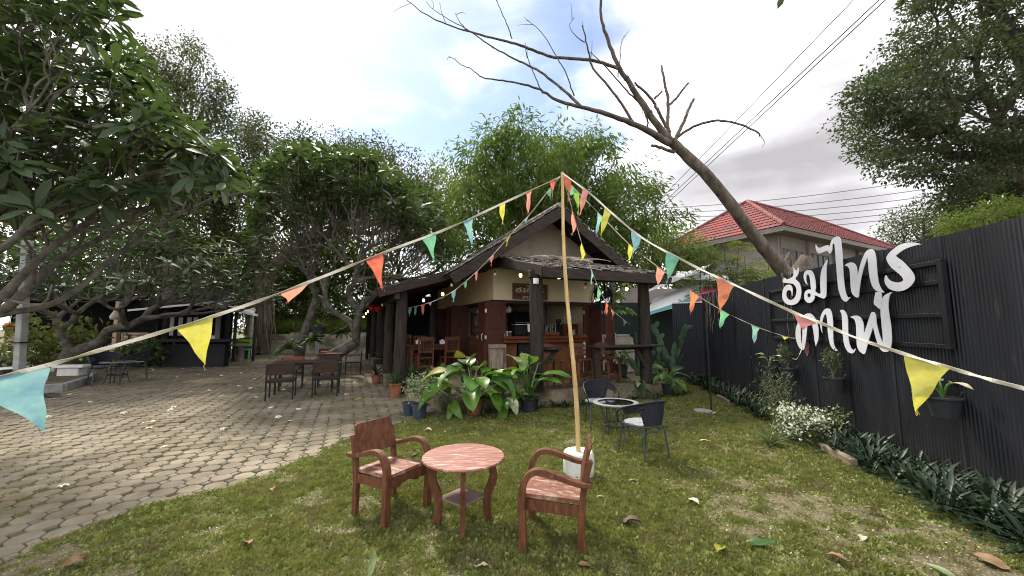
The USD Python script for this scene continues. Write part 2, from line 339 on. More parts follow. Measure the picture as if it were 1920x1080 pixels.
mat('chalk_lines', (0.014, 0.015, 0.017), 0.8, col2=(0.30, 0.31, 0.32), scale=16, stretch=(1.3, 1, 6.0), thr=(0.60, 0.66), detail=6)
mat('bottle_glass', (0.05, 0.08, 0.06), 0.12, var=0.4, scale=3, spec=0.8)
mat('red_cloth', (0.40, 0.02, 0.03), 0.8, var=0.2, scale=6)
mat('cream_paint', (0.62, 0.55, 0.42), 0.7, var=0.12, scale=20)
mat('sign_brown', (0.10, 0.045, 0.028), 0.7, col2=(0.16, 0.075, 0.05), scale=6, stretch=(0.6, 3, 3))
usdkit.material(stage, '/World/Looks/bulb_lit', {'e': ('emission', {'color': (1.0, 0.44, 0.09), 'strength': 9.0})}, surface='e.emission')
usdkit.material(stage, '/World/Looks/bulb_soft', {'e': ('emission', {'color': (1.0, 0.55, 0.16), 'strength': 3.0})}, surface='e.emission')
usdkit.material(stage, '/World/Looks/bulb_off', {'p': ('principled_bsdf', {'base_color': (0.75, 0.72, 0.66), 'roughness': 0.15, 'specular_ior_level': 0.8})}, surface='p.BSDF')
usdkit.material(stage, '/World/Looks/dark_glass', {'p': ('principled_bsdf', {'base_color': (0.010, 0.012, 0.015), 'roughness': 0.3, 'specular_ior_level': 0.12})}, surface='p.BSDF')

house = thing('cafe_house', 'dark timber cafe house with steep tiled gable, log posts and lean-to verandas', 'house', HC, 0.4)
GZ = np.array([[1, 0, 0], [0, 0, -1], [0, 1, 0]], float)        # a profile drawn in (a, z), extruded towards -b
rr = np.random.default_rng(11)
FZ = 0.28
# floor
fl = Polygon([(-1.72, -2.38), (3.35, -2.42), (3.35, 0.3), (3.2, 9.0), (-2.45, 10.5), (-2.45, 1.45), (-2.0, -0.5)])
part(house, 'veranda_floor', M().prism(fl, FZ + 0.05, t=(0, 0, -0.05)), 'floor_concrete')
# walls
RP, RS = 4.46, 0.665
def roofz(a): return RP - RS * abs(a - 1.51)
gab = Polygon([(0, 2.98), (3.03, 2.98), (3.03, roofz(3.03)), (1.51, RP), (0, roofz(0))])
part(house, 'gable_wall', M().prism(gab, 0.14, GZ, (0, 0.14, 0)), 'gable_wall')
part(house, 'wall', M().box((1.515, 0.071, 2.58), (3.03, 0.142, 0.80)), 'cream_wall', label='cream plaster band above the serving counter')
part(house, 'wall', M().box((0.07, 3.45, 2.66), (0.136, 6.6, 0.96)), 'cream_wall', label='cream plaster band above the side doors')
part(house, 'wall', M().box((2.96, 3.4, 1.70), (0.13, 6.4, 2.84)), 'cream_wall', label='far side wall')
part(house, 'back_wall', M().box((0.55, 2.66, 1.6), (1.0, 0.12, 2.6)).box((2.62, 2.66, 1.6), (0.5, 0.12, 2.6)).box((1.7, 2.66, 2.72), (1.3, 0.12, 0.36)), 'inside_wall')
part(house, 'back_wall', M().box((1.5, 6.6, 1.65), (2.8, 0.12, 2.7)), 'black_paint', label='dark rear wall')
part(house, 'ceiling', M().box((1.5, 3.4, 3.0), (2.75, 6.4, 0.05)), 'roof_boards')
part(house, 'header_beam', M().box((1.5, 0.04, 2.135), (3.1, 0.2, 0.09), ch=0.01), 'dark_wood')
part(house, 'header_beam', M().box((0.035, 3.5, 2.135), (0.2, 6.5, 0.085), ch=0.01), 'dark_wood')
# counter
part(house, 'counter_panel', M().box((0.45, -0.01, 0.74), (0.36, 0.05, 0.92), ch=0.005), 'panel_wood')
part(house, 'counter_panel', M().box((1.95, -0.01, 0.74), (1.24, 0.05, 0.92), ch=0.005).box((1.95, -0.045, 0.36), (1.24, 0.02, 0.1)), 'panel_wood')
part(house, 'counter_top', M().box((1.42, -0.02, 1.235), (2.42, 0.46, 0.07), ch=0.01).box((1.42, -0.16, 1.15), (2.40, 0.06, 0.10), ch=0.008), 'counter_wood')
part(house, 'white_post', M().box((2.60, -0.10, 0.74), (0.045, 0.05, 0.92)), 'white_plastic')
part(house, 'corner_stud', M().box((0.06, 0.06, 1.2), (0.14, 0.14, 1.85)), 'dark_wood')
for k, a in enumerate((0.82, 1.16)):
    part(house, 'blackboard', M().box((a, -0.05, 0.72), (0.30, 0.03, 0.86), ch=0.004), 'chalk_lines', label='black menu board with pale chalk lines')
part(house, 'side_panel', M().box((0.05, 1.25, 0.74), (0.06, 1.55, 0.92), ch=0.006).box((0.02, 1.25, 1.22), (0.2, 1.6, 0.05)), 'panel_wood')

def leaf_mesh(w, h, three=False):
    """A panelled door leaf in the x-z plane from x 0 to w, z 0 to h: frame and its panels."""
    fr, t = M(), 0.04
    fr.box((0.045, 0, h / 2), (0.09, t, h), ch=0.005).box((w - 0.045, 0, h / 2), (0.09, t, h), ch=0.005)
    zs = [0.05, h * 0.40, h * 0.66, h - 0.05] if not three else [0.05, h * 0.3, h * 0.62, h - 0.05]
    for z in zs: fr.box((w / 2, 0, z), (w - 0.18, t, 0.09), ch=0.005)
    pans = []
    for z0, z1 in zip(zs[:-1], zs[1:]): pans.append(M().box((w / 2, 0, (z0 + z1) / 2), (w - 0.17, 0.018, z1 - z0 - 0.08), ch=0.006))
    return fr, pans
def door_leaf(a, b, rz, w, h=1.84, name='shutter'):
    fr, pans = leaf_mesh(w, h); R = rotz(rz); t = np.array([a, b, FZ + 0.02])
    v, f = fr.get(); p = part(house, name, (v @ R.T + t, f), 'shutter_wood')
    for m in pans:
        v, f = m.get(); part(p, 'panel', (v @ R.T + t, f), 'shutter_wood')
    hd = M().tube(np.array([[w - 0.05, -0.05, 0.86], [w - 0.05, -0.07, 0.90], [w - 0.05, -0.07, 1.0], [w - 0.05, -0.05, 1.04]]) @ R.T + t, 0.008, 6)
    part(p, 'handle', hd, 'steel')
    hg = M()
    for z in (0.3, 0.95, 1.6): hg.box((0.0, -0.022, z), (0.05, 0.012, 0.09), ch=0.002)
    v, f = hg.get(); part(p, 'hinge', (v @ R.T + t, f), 'steel')
door_leaf(-0.24, -0.10, 0.0, 0.53)
door_leaf(-0.24, 0.48, -PI / 2, 0.55)
door_leaf(2.62, -0.06, 0.35, 0.42); door_leaf(3.06, -0.28, PI * 0.62, 0.40); door_leaf(3.14, -0.30, 0.25, 0.42)
for b0, rz, w in ((2.15, PI, 0.5), (2.25, PI * 0.97, 0.5), (2.9, PI, 0.5), (3.0, PI * 1.03, 0.48), (4.35, PI, 0.52), (4.45, 1.58, 0.55), (5.55, PI, 0.5), (6.0, 1.6, 0.62)):
    door_leaf(0.0, b0, rz, w)
part(house, 'side_wall', M().box((0.05, 8.6, 1.4), (0.10, 3.9, 2.24)), 'black_paint')
part(house, 'door_frame', M().box((-0.02, 6.72, 1.22), (0.12, 0.09, 1.88)), 'white_plastic')

# main roof
def slab(pts, th):
    """A quadrilateral plate: its top through the four points, th thick downwards."""
    p = np.array(pts, float); q = p - [0, 0, th]; v = np.vstack([p, q])
    return v, np.array([[0, 1, 2], [0, 2, 3], [4, 6, 5], [4, 7, 6], [0, 4, 5], [0, 5, 1], [1, 5, 6], [1, 6, 2], [2, 6, 7], [2, 7, 3], [3, 7, 4], [3, 4, 0]])
AL, AR, B0, B1 = -1.28, 3.92, -0.82, 7.2
def mz(a): return RP + 0.10 - RS * abs(a - 1.51)
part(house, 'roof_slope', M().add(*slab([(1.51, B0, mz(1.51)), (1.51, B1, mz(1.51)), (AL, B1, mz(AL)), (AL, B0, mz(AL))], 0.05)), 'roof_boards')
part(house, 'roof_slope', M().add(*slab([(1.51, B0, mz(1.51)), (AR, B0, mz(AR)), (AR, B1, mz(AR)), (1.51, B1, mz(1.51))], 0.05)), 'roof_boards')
def tiles(p0, along, down, na, nd, w, l, lift=0.028, jit=0.008):
    """Rows of lapped flat tiles: p0 the top corner, steps along and down the slope."""
    m = M(); al, dn = unit(along), unit(down); nm = np.cross(al, dn); nm = nm if nm[2] > 0 else -nm
    La, Ld = np.linalg.norm(along), np.linalg.norm(down)
    for i in range(nd):
        for j in range(na + (i % 2)):
            if rr.random() < 0.015: continue
            c = p0 + al * ((j + 0.5 - 0.5 * (i % 2)) * La / na + rr.normal(0, 0.006)) + dn * ((i + 0.5) * Ld / nd + rr.normal(0, 0.007)) + nm * (lift + rr.normal(0, jit) * 0.5)
            tilt = 0.055 + rr.normal(0, 0.03)
            R = np.stack([al, dn * math.cos(tilt) + nm * -math.sin(tilt) * -1, np.cross(al, dn * math.cos(tilt) + nm * math.sin(tilt))], 1)
            m.box(c, (w, l, 0.014), R)
    return m
down = np.array([AL - 1.51, 0, mz(AL) - mz(1.51)])
part(house, 'roof_tile', tiles(np.array([1.51, B0 + 0.02, mz(1.51)]), np.array([0, B1 - B0, 0.0]), down, 48, 25, 0.155, 0.19), 'roof_tile', kind='stuff')
down = np.array([AR - 1.51, 0, mz(AR) - mz(1.51)])
part(house, 'roof_tile', tiles(np.array([1.51, B0 + 0.02, mz(1.51)]), np.array([0, B1 - B0, 0.0]), down, 48, 19, 0.155, 0.19), 'roof_tile', kind='stuff')
rc = M()
for k in range(27): rc.tube([(1.51, B0 + k * 0.3 - 0.01, mz(1.51) + 0.03), (1.51, B0 + k * 0.3 + 0.31, mz(1.51) + 0.045)], 0.075, 8)
part(house, 'ridge_tile', rc, 'roof_tile', kind='stuff')
for a1, zz in ((AL, mz(AL)), (AR, mz(AR))):
    part(house, 'barge_board', M().beam((1.51, B0 - 0.03, mz(1.51) - 0.165), (a1, B0 - 0.03, zz - 0.165), 0.05, 0.24, ch=0.006), 'barge_wood')
for k in range(7):
    a = 1.9 + k * 0.32
    part(house, 'purlin', M().box((a, 3.2, mz(a) - 0.085), (0.06, 7.94, 0.06)), 'dark_wood')
for k in range(8):
    a = 1.15 - k * 0.34
    part(house, 'purlin', M().box((a, 3.2, mz(a) - 0.085), (0.06, 7.94, 0.06)), 'dark_wood')
# veranda roof on the left
VA, VB0, VB1 = -2.75, -0.15, 10.8
def vz(a): return 3.14 + 0.30 * a
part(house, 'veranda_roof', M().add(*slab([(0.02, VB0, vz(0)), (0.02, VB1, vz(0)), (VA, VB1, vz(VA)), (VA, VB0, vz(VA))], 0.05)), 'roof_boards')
part(house, 'barge_board', M().beam((0.12, VB0 - 0.03, vz(0.12) - 0.06), (VA - 0.02, VB0 - 0.03, vz(VA) - 0.06), 0.05, 0.22, ch=0.006), 'barge_wood')
part(house, 'eave_board', M().beam((VA - 0.02, VB0, vz(VA) - 0.05), (VA - 0.02, VB1, vz(VA) - 0.05), 0.04, 0.16, ch=0.005), 'barge_wood')
down = np.array([VA + 1.3, 0, vz(VA) - vz(-1.3)])
part(house, 'roof_tile', tiles(np.array([-1.3, VB0 + 0.02, vz(-1.3)]), np.array([0, VB1 - VB0, 0.0]), down, 66, 10, 0.155, 0.19), 'roof_tile', kind='stuff')
for k in range(10):
    b = 0.5 + k * 1.1
    part(house, 'rafter', M().beam((0.0, b, vz(0) - 0.11), (VA, b, vz(VA) - 0.11), 0.06, 0.11), 'dark_wood')
part(house, 'eave_beam', M().beam((-2.35, VB0, vz(-2.35) - 0.24), (-2.35, VB1 - 0.1, vz(-2.35) - 0.24), 0.12, 0.15, ch=0.01), 'dark_wood')
# porch roof in front
PB, PZ1, PZ0 = -2.68, 2.62, 3.26
def pz(b): return PZ0 + (PZ1 - PZ0) * (b / PB)
part(house, 'porch_roof', M().add(*slab([(0.03, 0, pz(0)), (0.03, PB, pz(PB)), (3.12, PB, pz(PB)), (3.12, 0, pz(0))], 0.045)), 'roof_boards')
part(house, 'roof_tile', tiles(np.array([0.05, 0, pz(0)]), np.array([3.06, 0, 0.0]), np.array([0, PB, PZ1 - PZ0]), 22, 22, 0.125, 0.17, lift=0.035, jit=0.045), 'roof_tile', kind='stuff', label='rough weathered porch roof tiles')
part(house, 'fascia_board', M().box((1.55, PB - 0.03, PZ1 - 0.09), (3.2, 0.05, 0.20), ch=0.006), 'barge_wood')
part(house, 'barge_board', M().beam((0.0, 0.1, pz(0.1) - 0.07), (0.0, PB - 0.1, pz(PB) - 0.075), 0.05, 0.20, ch=0.006), 'dark_wood')
part(house, 'barge_board', M().beam((3.15, 0.1, pz(0.1) - 0.07), (3.15, PB - 0.05, pz(PB) - 0.075), 0.05, 0.20, ch=0.006), 'barge_wood')
part(house, 'porch_beam', M().box((1.55, -2.3, pz(-2.3) - 0.17), (3.3, 0.12, 0.15), ch=0.01), 'dark_wood')
for k in range(6):
    a = 0.35 + k * 0.5
    part(house, 'rafter', M().beam((a, 0, pz(0) - 0.1), (a, PB + 0.05, pz(PB) - 0.1), 0.06, 0.09), 'dark_wood')
# log posts
def log(a, b, r, z0, z1, name='post'):
    n = 9; zz = np.linspace(z0, z1, n); m = M()
    p = np.stack([a + rr.normal(0, 0.006, n), b + rr.normal(0, 0.006, n), zz], 1)
    m.tube(p, r * (1.05 - 0.10 * np.linspace(0, 1, n)) * (1 + rr.normal(0, 0.02, n)), 14)
    v, f = m.get(); d = (meshkit.noise(v * [14, 14, 2.0], 4) - 0.5) * 0.022
    c = np.array([a, b, 0]); o = v - c; o[:, 2] = 0; o /= np.maximum(np.linalg.norm(o, axis=1, keepdims=True), 1e-6)
    part(house, name, (v + o * d[:, None], f), 'post_wood', smooth=40)
log(0.06, -2.3, 0.135, FZ, pz(-2.3) - 0.09); log(2.74, -2.3, 0.125, FZ, pz(-2.3) - 0.09)
log(-2.22, 0.12, 0.135, 0.0, vz(-2.22) - 0.12); log(-2.33, 1.75, 0.12, 0.0, vz(-2.33) - 0.15); log(-2.33, 4.6, 0.14, 0.0, vz(-2.33) - 0.15); log(-2.33, 8.0, 0.14, 0.0, vz(-2.33) - 0.15)
log(-0.9, 2.9, 0.12, FZ, vz(-0.9) - 0.15)

def house_thing(name, label, cat, a, b, z, rz=0.0, group=None):
    return thing(name, label, cat, H(a, b, z), 0.4 + rz, group=group)
# plywood board leaning under the folded shutter
t = house_thing('wooden_board', 'weathered grey plywood board leaning below the folded corner shutters', 'board', 0.04, -0.24, FZ)
part(t, 'board', M().box((0, 0.03, 0.40), (0.46, 0.015, 0.80), rotx(-0.06), ch=0.002), 'plywood_grey')
part(t, 'batten', M().box((0.0, 0.008, 0.74), (0.44, 0.02, 0.05), rotx(-0.06)).box((0.0, 0.05, 0.08), (0.44, 0.02, 0.05), rotx(-0.06)), 'plywood_grey')

# bar shelf between the posts
t = house_thing('bar_table', 'narrow dark plank bar fixed to the right porch post', 'bar table', 2.1, -2.38, FZ)
part(t, 'plank', M().box((0.05, 0, 0.815), (1.75, 0.34, 0.045), ch=0.012), 'dark_wood')
part(t, 'leg', M().box((-0.70, 0.0, 0.39), (0.13, 0.10, 0.79), ch=0.012), 'dark_wood')
part(t, 'brace', M().beam((0.55, -0.02, 0.35), (0.28, -0.02, 0.78), 0.06, 0.08, ch=0.006).box((0.15, 0, 0.765), (1.2, 0.08, 0.055)), 'dark_wood')
t = house_thing('bar_shelf', 'short plank shelf stub fixed to the left porch post', 'shelf', 0.34, -2.38, FZ)
part(t, 'plank', M().box((0, 0, 0.80), (0.34, 0.3, 0.045), ch=0.01), 'dark_wood')
part(t, 'bracket', M().beam((-0.12, 0, 0.5), (0.1, 0, 0.775), 0.05, 0.07).box((0.0, 0, 0.755), (0.3, 0.06, 0.045)), 'dark_wood')

# bar stools
mat('stool_wood', (0.060, 0.022, 0.012), 0.5, col2=(0.115, 0.045, 0.025), scale=9, stretch=(2, 2, 0.5), bump=0.12)
def bar_stool(loc, rz, label):
    t = thing('bar_stool', label, 'bar stool', loc, rz, group='wooden bar stools on the porch')
    part(t, 'seat', M().box((0, 0, 0.535), (0.42, 0.40, 0.035), ch=0.01), 'stool_wood')
    for x, y in ((-0.17, -0.16), (0.17, -0.16), (-0.17, 0.16), (0.17, 0.16)):
        part(t, 'leg', M().beam((x * 1.08, y * 1.12, 0), (x * 0.95, y * 0.95, 0.52), 0.05, 0.05, ch=0.006), 'stool_wood')
    part(t, 'stretcher', M().box((0, -0.17, 0.16), (0.32, 0.025, 0.045)).box((0, 0.17, 0.16), (0.32, 0.025, 0.045)).box((-0.175, 0, 0.2), (0.025, 0.3, 0.04)).box((0.175, 0, 0.2), (0.025, 0.3, 0.04)), 'stool_wood')
    for x in (-0.13, 0.13):
        part(t, 'back_post', M().beam((x, 0.17, 0.54), (x, 0.235, 0.80), 0.035, 0.03), 'stool_wood')
    arc = Polygon([(-0.21, 0)] + [(0.21, 0)] + [(0.21 * math.cos(q), 0.06 + 0.045 * math.sin(q)) for q in np.linspace(0, PI, 9)])
    for k, (z, yy) in enumerate(((0.63, 0.20), (0.715, 0.222))):
        part(t, 'back_slat', M().box((0, yy - 0.02, z), (0.41, 0.02, 0.075), rotx(-0.2), ch=0.005), 'stool_wood')
    part(t, 'back_slat', M().prism(arc, 0.02, rotx(PI / 2 - 0.2), (0, 0.232, 0.765)), 'stool_wood')
    return t
for a, b, rz, lab in ((0.52, -2.02, 0.03, 'red brown wooden bar stool with slatted back beside the left porch post'), (1.28, -2.0, -0.06, 'red brown wooden bar stool half hidden by the bamboo flag pole'), (2.05, -1.9, 0.12, 'red brown wooden bar stool tucked under the plank bar at the right porch post')):
    bar_stool(H(a, b, FZ), 0.4 + rz, lab)

# things on the counter
CZ = 1.272
t = house_thing('bottle_rack', 'red brown wooden shelf box of bottles at the right end of the counter', 'shelf', 2.22, 0.0, CZ)
part(t, 'case', M().box((0, 0.1, 0.16), (0.42, 0.02, 0.32)).box((-0.2, 0, 0.16), (0.02, 0.22, 0.32)).box((0.2, 0, 0.16), (0.02, 0.22, 0.32)).box((0, 0, 0.02), (0.38, 0.21, 0.02)).box((0, 0, 0.31), (0.46, 0.24, 0.02)), 'counter_wood')
part(t, 'shelf', M().box((0, 0, 0.17), (0.38, 0.2, 0.015)), 'counter_wood')
def bottle(a, b, z, h, r, label, m='bottle_glass', group='bottles on the counter rack'):
    t = house_thing('bottle', label, 'bottle', a, b, z, group=group)
    part(t, 'body', M().lathe([(0, 0), (r, 0), (r, h * 0.6), (r * 0.45, h * 0.78), (r * 0.42, h * 0.95), (0, h * 0.95)], 10), m, smooth=40)
    part(t, 'cap', M().lathe([(r * 0.5, h * 0.92), (r * 0.5, h), (0, h)], 8), 'white_plastic')
for k in range(7): bottle(2.06 + 0.055 * k, 0.02 + 0.03 * (k % 2), CZ + 0.322, 0.16 + 0.05 * rr.random(), 0.021, 'small glass bottle standing on top of the red counter rack')
for k in range(5): bottle(1.48 + 0.07 * k, -0.02 + 0.05 * (k % 2), CZ + 0.10, 0.12 + 0.06 * rr.random(), 0.02, 'small syrup bottle standing in the wooden tray on the counter', group='bottles in the counter tray')
t = house_thing('wooden_tray', 'orange brown wooden tray box on the counter behind the flag pole', 'tray', 1.62, 0.0, CZ)
part(t, 'tray', M().box((0, 0, 0.05), (0.44, 0.2, 0.098), ch=0.006), 'panel_wood'); part(t, 'front_strip', M().box((0, -0.11, 0.03), (0.4, 0.015, 0.04)), 'counter_wood')
t = house_thing('payment_stand', 'white card stand on the counter right of the left porch post', 'card stand', 0.98, -0.1, CZ)
part(t, 'card', M().box((0, 0, 0.20), (0.15, 0.008, 0.22), rotx(-0.12), ch=0.002), 'white_plastic'); part(t, 'foot', M().box((0, 0.02, 0.05), (0.14, 0.08, 0.10)), 'black_paint')
t = house_thing('coffee_machine', 'black coffee machine with steel top on the counter', 'coffee machine', 0.86, 0.15, CZ)
part(t, 'body', M().box((0, 0, 0.14), (0.5, 0.3, 0.26), ch=0.02), 'black_paint'); part(t, 'cup_rail', M().box((0, 0, 0.29), (0.5, 0.3, 0.02)).tube([(-0.24, -0.15, 0.34), (0.24, -0.15, 0.34)], 0.008, 6), 'steel')
for k, a in enumerate((0.36, 0.45)):
    t = house_thing('jar', 'small pale jar on the counter beside the folded shutters' if k == 0 else 'small dark jar on the counter left of the porch post', 'jar', a, -0.02, CZ)
    part(t, 'body', M().lathe([(0, 0), (0.035, 0), (0.035, 0.09), (0.03, 0.10), (0, 0.10)], 10), 'grey_plastic' if k == 0 else 'counter_wood'); part(t, 'lid', M().lathe([(0.034, 0.10), (0.034, 0.12), (0, 0.12)], 10), 'white_plastic')
# wall hung sign, lettering added with the big sign's strokes later
SIGN_AT = (1.02, -0.02, 2.42)

t = house_thing('pendant_lamp', 'white pendant lamp behind the left porch post above the counter', 'lamp', 0.62, 0.5, 1.98)
part(t, 'shade', M().lathe([(0, -0.10), (0.07, -0.09), (0.09, -0.02), (0.04, 0.08), (0, 0.09)], 12), 'white_plastic', smooth=True); part(t, 'cord', M().tube([(0, 0, 0.08), (0, 0, 0.9)], 0.006, 5), 'black_metal')
t = house_thing('back_shelf', 'dark shelf unit with jars and boxes at the back of the serving room', 'shelf', 0.6, 2.4, FZ)
for z in (0.9, 1.25, 1.6): part(t, 'shelf_board', M().box((0, 0, z), (0.85, 0.28, 0.03)), 'counter_wood')
for x in (-0.42, 0.42): part(t, 'side', M().box((x, 0, 0.85), (0.03, 0.28, 1.7)), 'counter_wood')
for k in range(12):
    z = (0.915, 1.265)[k % 2]; hgt = rr.uniform(0.12, 0.26); part(t, 'box' if k % 3 else 'jar', M().box((-0.36 + 0.065 * k, -0.02, z + hgt / 2), (0.055, 0.12, hgt), ch=0.006), ('panel_wood', 'grey_plastic', 'bottle_glass', 'cream_paint')[k % 4])
t = house_thing('fridge', 'tall dark fridge inside the serving room behind the flag pole', 'fridge', 1.75, 2.2, FZ)
part(t, 'body', M().box((0, 0, 0.85), (0.7, 0.6, 1.7), ch=0.02), 'black_paint'); part(t, 'door', M().box((0, -0.31, 0.85), (0.66, 0.02, 1.6)), 'dark_glass'); part(t, 'handle', M().box((0.28, -0.34, 0.9), (0.02, 0.03, 0.5)), 'steel')
t = house_thing('espresso_grinder', 'dark coffee grinder on the counter right of the flag pole', 'grinder', 1.95, 0.15, CZ)
part(t, 'body', M().box((0, 0, 0.14), (0.16, 0.22, 0.28), ch=0.02), 'black_paint'); part(t, 'hopper', M().lathe([(0.03, 0.28), (0.08, 0.38), (0.08, 0.44), (0, 0.45)], 12), 'dark_glass')
t = house_thing('monitor', 'black tilted order screen on the counter behind the flag pole', 'monitor', 1.30, 0.0, CZ)
part(t, 'screen', M().box((0, 0, 0.24), (0.30, 0.02, 0.22), rotx(-0.3), ch=0.004), 'black_paint'); part(t, 'stand', M().box((0, 0.05, 0.08), (0.08, 0.10, 0.16)), 'black_metal')
for k, (a, lab) in enumerate(((0.22, ''), (2.35, 'small cup beside the bottle rack'), (1.15, 'paper cup stack beside the card stand'))):
    t = house_thing('paper_cup', lab if k else 'stack of paper cups at the left end of the counter', 'cup', a + 0.05 * (k == 0), 0.0, CZ)
    part(t, 'cup', M().lathe([(0, 0), (0.028, 0), (0.038, 0.16), (0.033, 0.16), (0, 0.02)], 12), ('cream_paint', 'grey_plastic', 'white_plastic')[k], smooth=40); part(t, 'lip', M().lathe([(0.038, 0.155), (0.041, 0.162), (0.036, 0.165)], 12), 'white_plastic')
# veranda table and chairs
def wood_chair(loc, rz, label):
    t = thing('dining_chair', label, 'chair', loc, rz, group='dark dining chairs on the side veranda')
    part(t, 'seat', M().box((0, 0, 0.44), (0.42, 0.40, 0.03), ch=0.008), 'stool_wood')
    for x in (-0.18, 0.18):
        part(t, 'leg', M().box((x, -0.17, 0.215), (0.04, 0.04, 0.43)), 'stool_wood'); part(t, 'leg', M().beam((x, 0.18, 0), (x, 0.22, 0.95), 0.04, 0.04), 'stool_wood')
    part(t, 'top_rail', M().box((0, 0.215, 0.92), (0.36, 0.025, 0.10), ch=0.008), 'stool_wood'); part(t, 'low_rail', M().box((0, 0.2, 0.60), (0.34, 0.02, 0.06)), 'stool_wood')
    for k in range(5): part(t, 'spindle', M().beam((-0.13 + 0.065 * k, 0.2, 0.62), (-0.13 + 0.065 * k, 0.213, 0.88), 0.018, 0.018), 'stool_wood')
    part(t, 'stretcher', M().box((0, -0.17, 0.2), (0.34, 0.02, 0.03)).box((0, 0.19, 0.22), (0.34, 0.02, 0.03)), 'stool_wood')
    return t
t = house_thing('dining_table', 'dark wooden dining table on the side veranda with a white napkin box', 'table', -1.2, 1.6, FZ)
part(t, 'tabletop', M().box((0, 0, 0.735), (1.3, 0.75, 0.04), ch=0.008), 'stool_wood')
for x in (-0.58, 0.58):
    for y in (-0.3, 0.3): part(t, 'leg', M().box((x, y, 0.36), (0.07, 0.07, 0.71), ch=0.006), 'stool_wood')
part(t, 'apron', M().box((0, -0.31, 0.67), (1.1, 0.025, 0.09)).box((0, 0.31, 0.67), (1.1, 0.025, 0.09)), 'stool_wood')
for a, b, rz, lab in ((-1.5, 1.05, PI, 'dark spindle back chair at the near side of the veranda table left'), (-0.85, 1.02, PI + 0.1, 'dark spindle back chair at the near side of the veranda table by the doors'), (-1.35, 2.3, 0.1, 'dark spindle back chair behind the veranda table'), (-1.7, 3.9, -1.2, 'dark spindle back chair deep in the veranda shade')):
    wood_chair(H(a, b, FZ), 0.4 + rz, lab)
for k, (a, b, lab) in enumerate(((-0.95, 1.45, 'white napkin box on the near side of the veranda table'), (-1.55, 1.75, 'white napkin box with salt shakers at the left of the veranda table'))):
    t = house_thing('napkin_box', lab, 'napkin box', a, b, FZ + 0.756)
    part(t, 'box', M().box((0, 0, 0.05), (0.14, 0.10, 0.10), ch=0.008), 'white_plastic'); part(t, 'tissue', M().box((0, 0, 0.115), (0.05, 0.02, 0.03), rotx(0.3)), 'white_plastic')

# fan by the right porch post
t = thing('electric_fan', 'black caged electric fan hanging left of the right porch post', 'fan', at_y(1128, 556, 8.9), 0.0)
f = M(); Rf = rotz(0.5) @ rotx(0.35)
for r in (0.08, 0.16, 0.24, 0.32):
    a = np.linspace(0, 2 * PI, 25)
    for s in (-0.07, 0.07):
        f.tube((np.stack([r * np.cos(a), np.full(25, s * (1 - 0.6 * (r / 0.32) ** 4)), r * np.sin(a)], 1)) @ Rf.T, 0.007, 4, caps=False)
for k in range(20):
    q = k / 20 * 2 * PI
    f.tube(np.array([[0.05 * math.cos(q), -0.075, 0.05 * math.sin(q)], [0.2 * math.cos(q), -0.065, 0.2 * math.sin(q)], [0.32 * math.cos(q), 0.0, 0.32 * math.sin(q)], [0.2 * math.cos(q), 0.065, 0.2 * math.sin(q)]]) @ Rf.T, 0.004, 4, caps=False)
part(t, 'cage', f, 'black_metal')
for k in range(3):
    q = k / 3 * 2 * PI + 0.4; c, s = math.cos(q), math.sin(q)
    bl = np.array([[0.05, -0.02, -0.03], [0.29, -0.03, -0.10], [0.31, 0.0, 0.02], [0.27, 0.03, 0.10], [0.05, 0.02, 0.03]])
    R = np.array([[c, 0, -s], [0, 1, 0], [s, 0, c]]); part(t, 'blade', M().add(bl @ R.T @ Rf.T, [[0, 1, 2], [0, 2, 3], [0, 3, 4]]), 'black_metal')
part(t, 'motor', M().lathe([(0, -0.09), (0.06, -0.08), (0.07, 0.02), (0.05, 0.12), (0, 0.13)], 12, R=Rf @ rotx(-PI / 2)), 'black_metal', smooth=40)
part(t, 'bracket', M().tube([(0, 0.08, 0), (0.12, 0.2, 0.1), (0.12, 0.22, 0.45)], 0.02, 6), 'black_metal')
t = thing('junction_box', 'small white junction box at the top of the left porch post', 'junction box', at_y(1005, 527, 7.35), 0.4)
part(t, 'box', M().box((0, 0, 0), (0.10, 0.06, 0.11), ch=0.008), 'white_plastic'); part(t, 'plug', M().box((0.02, -0.04, -0.02), (0.03, 0.03, 0.03)), 'grey_plastic')

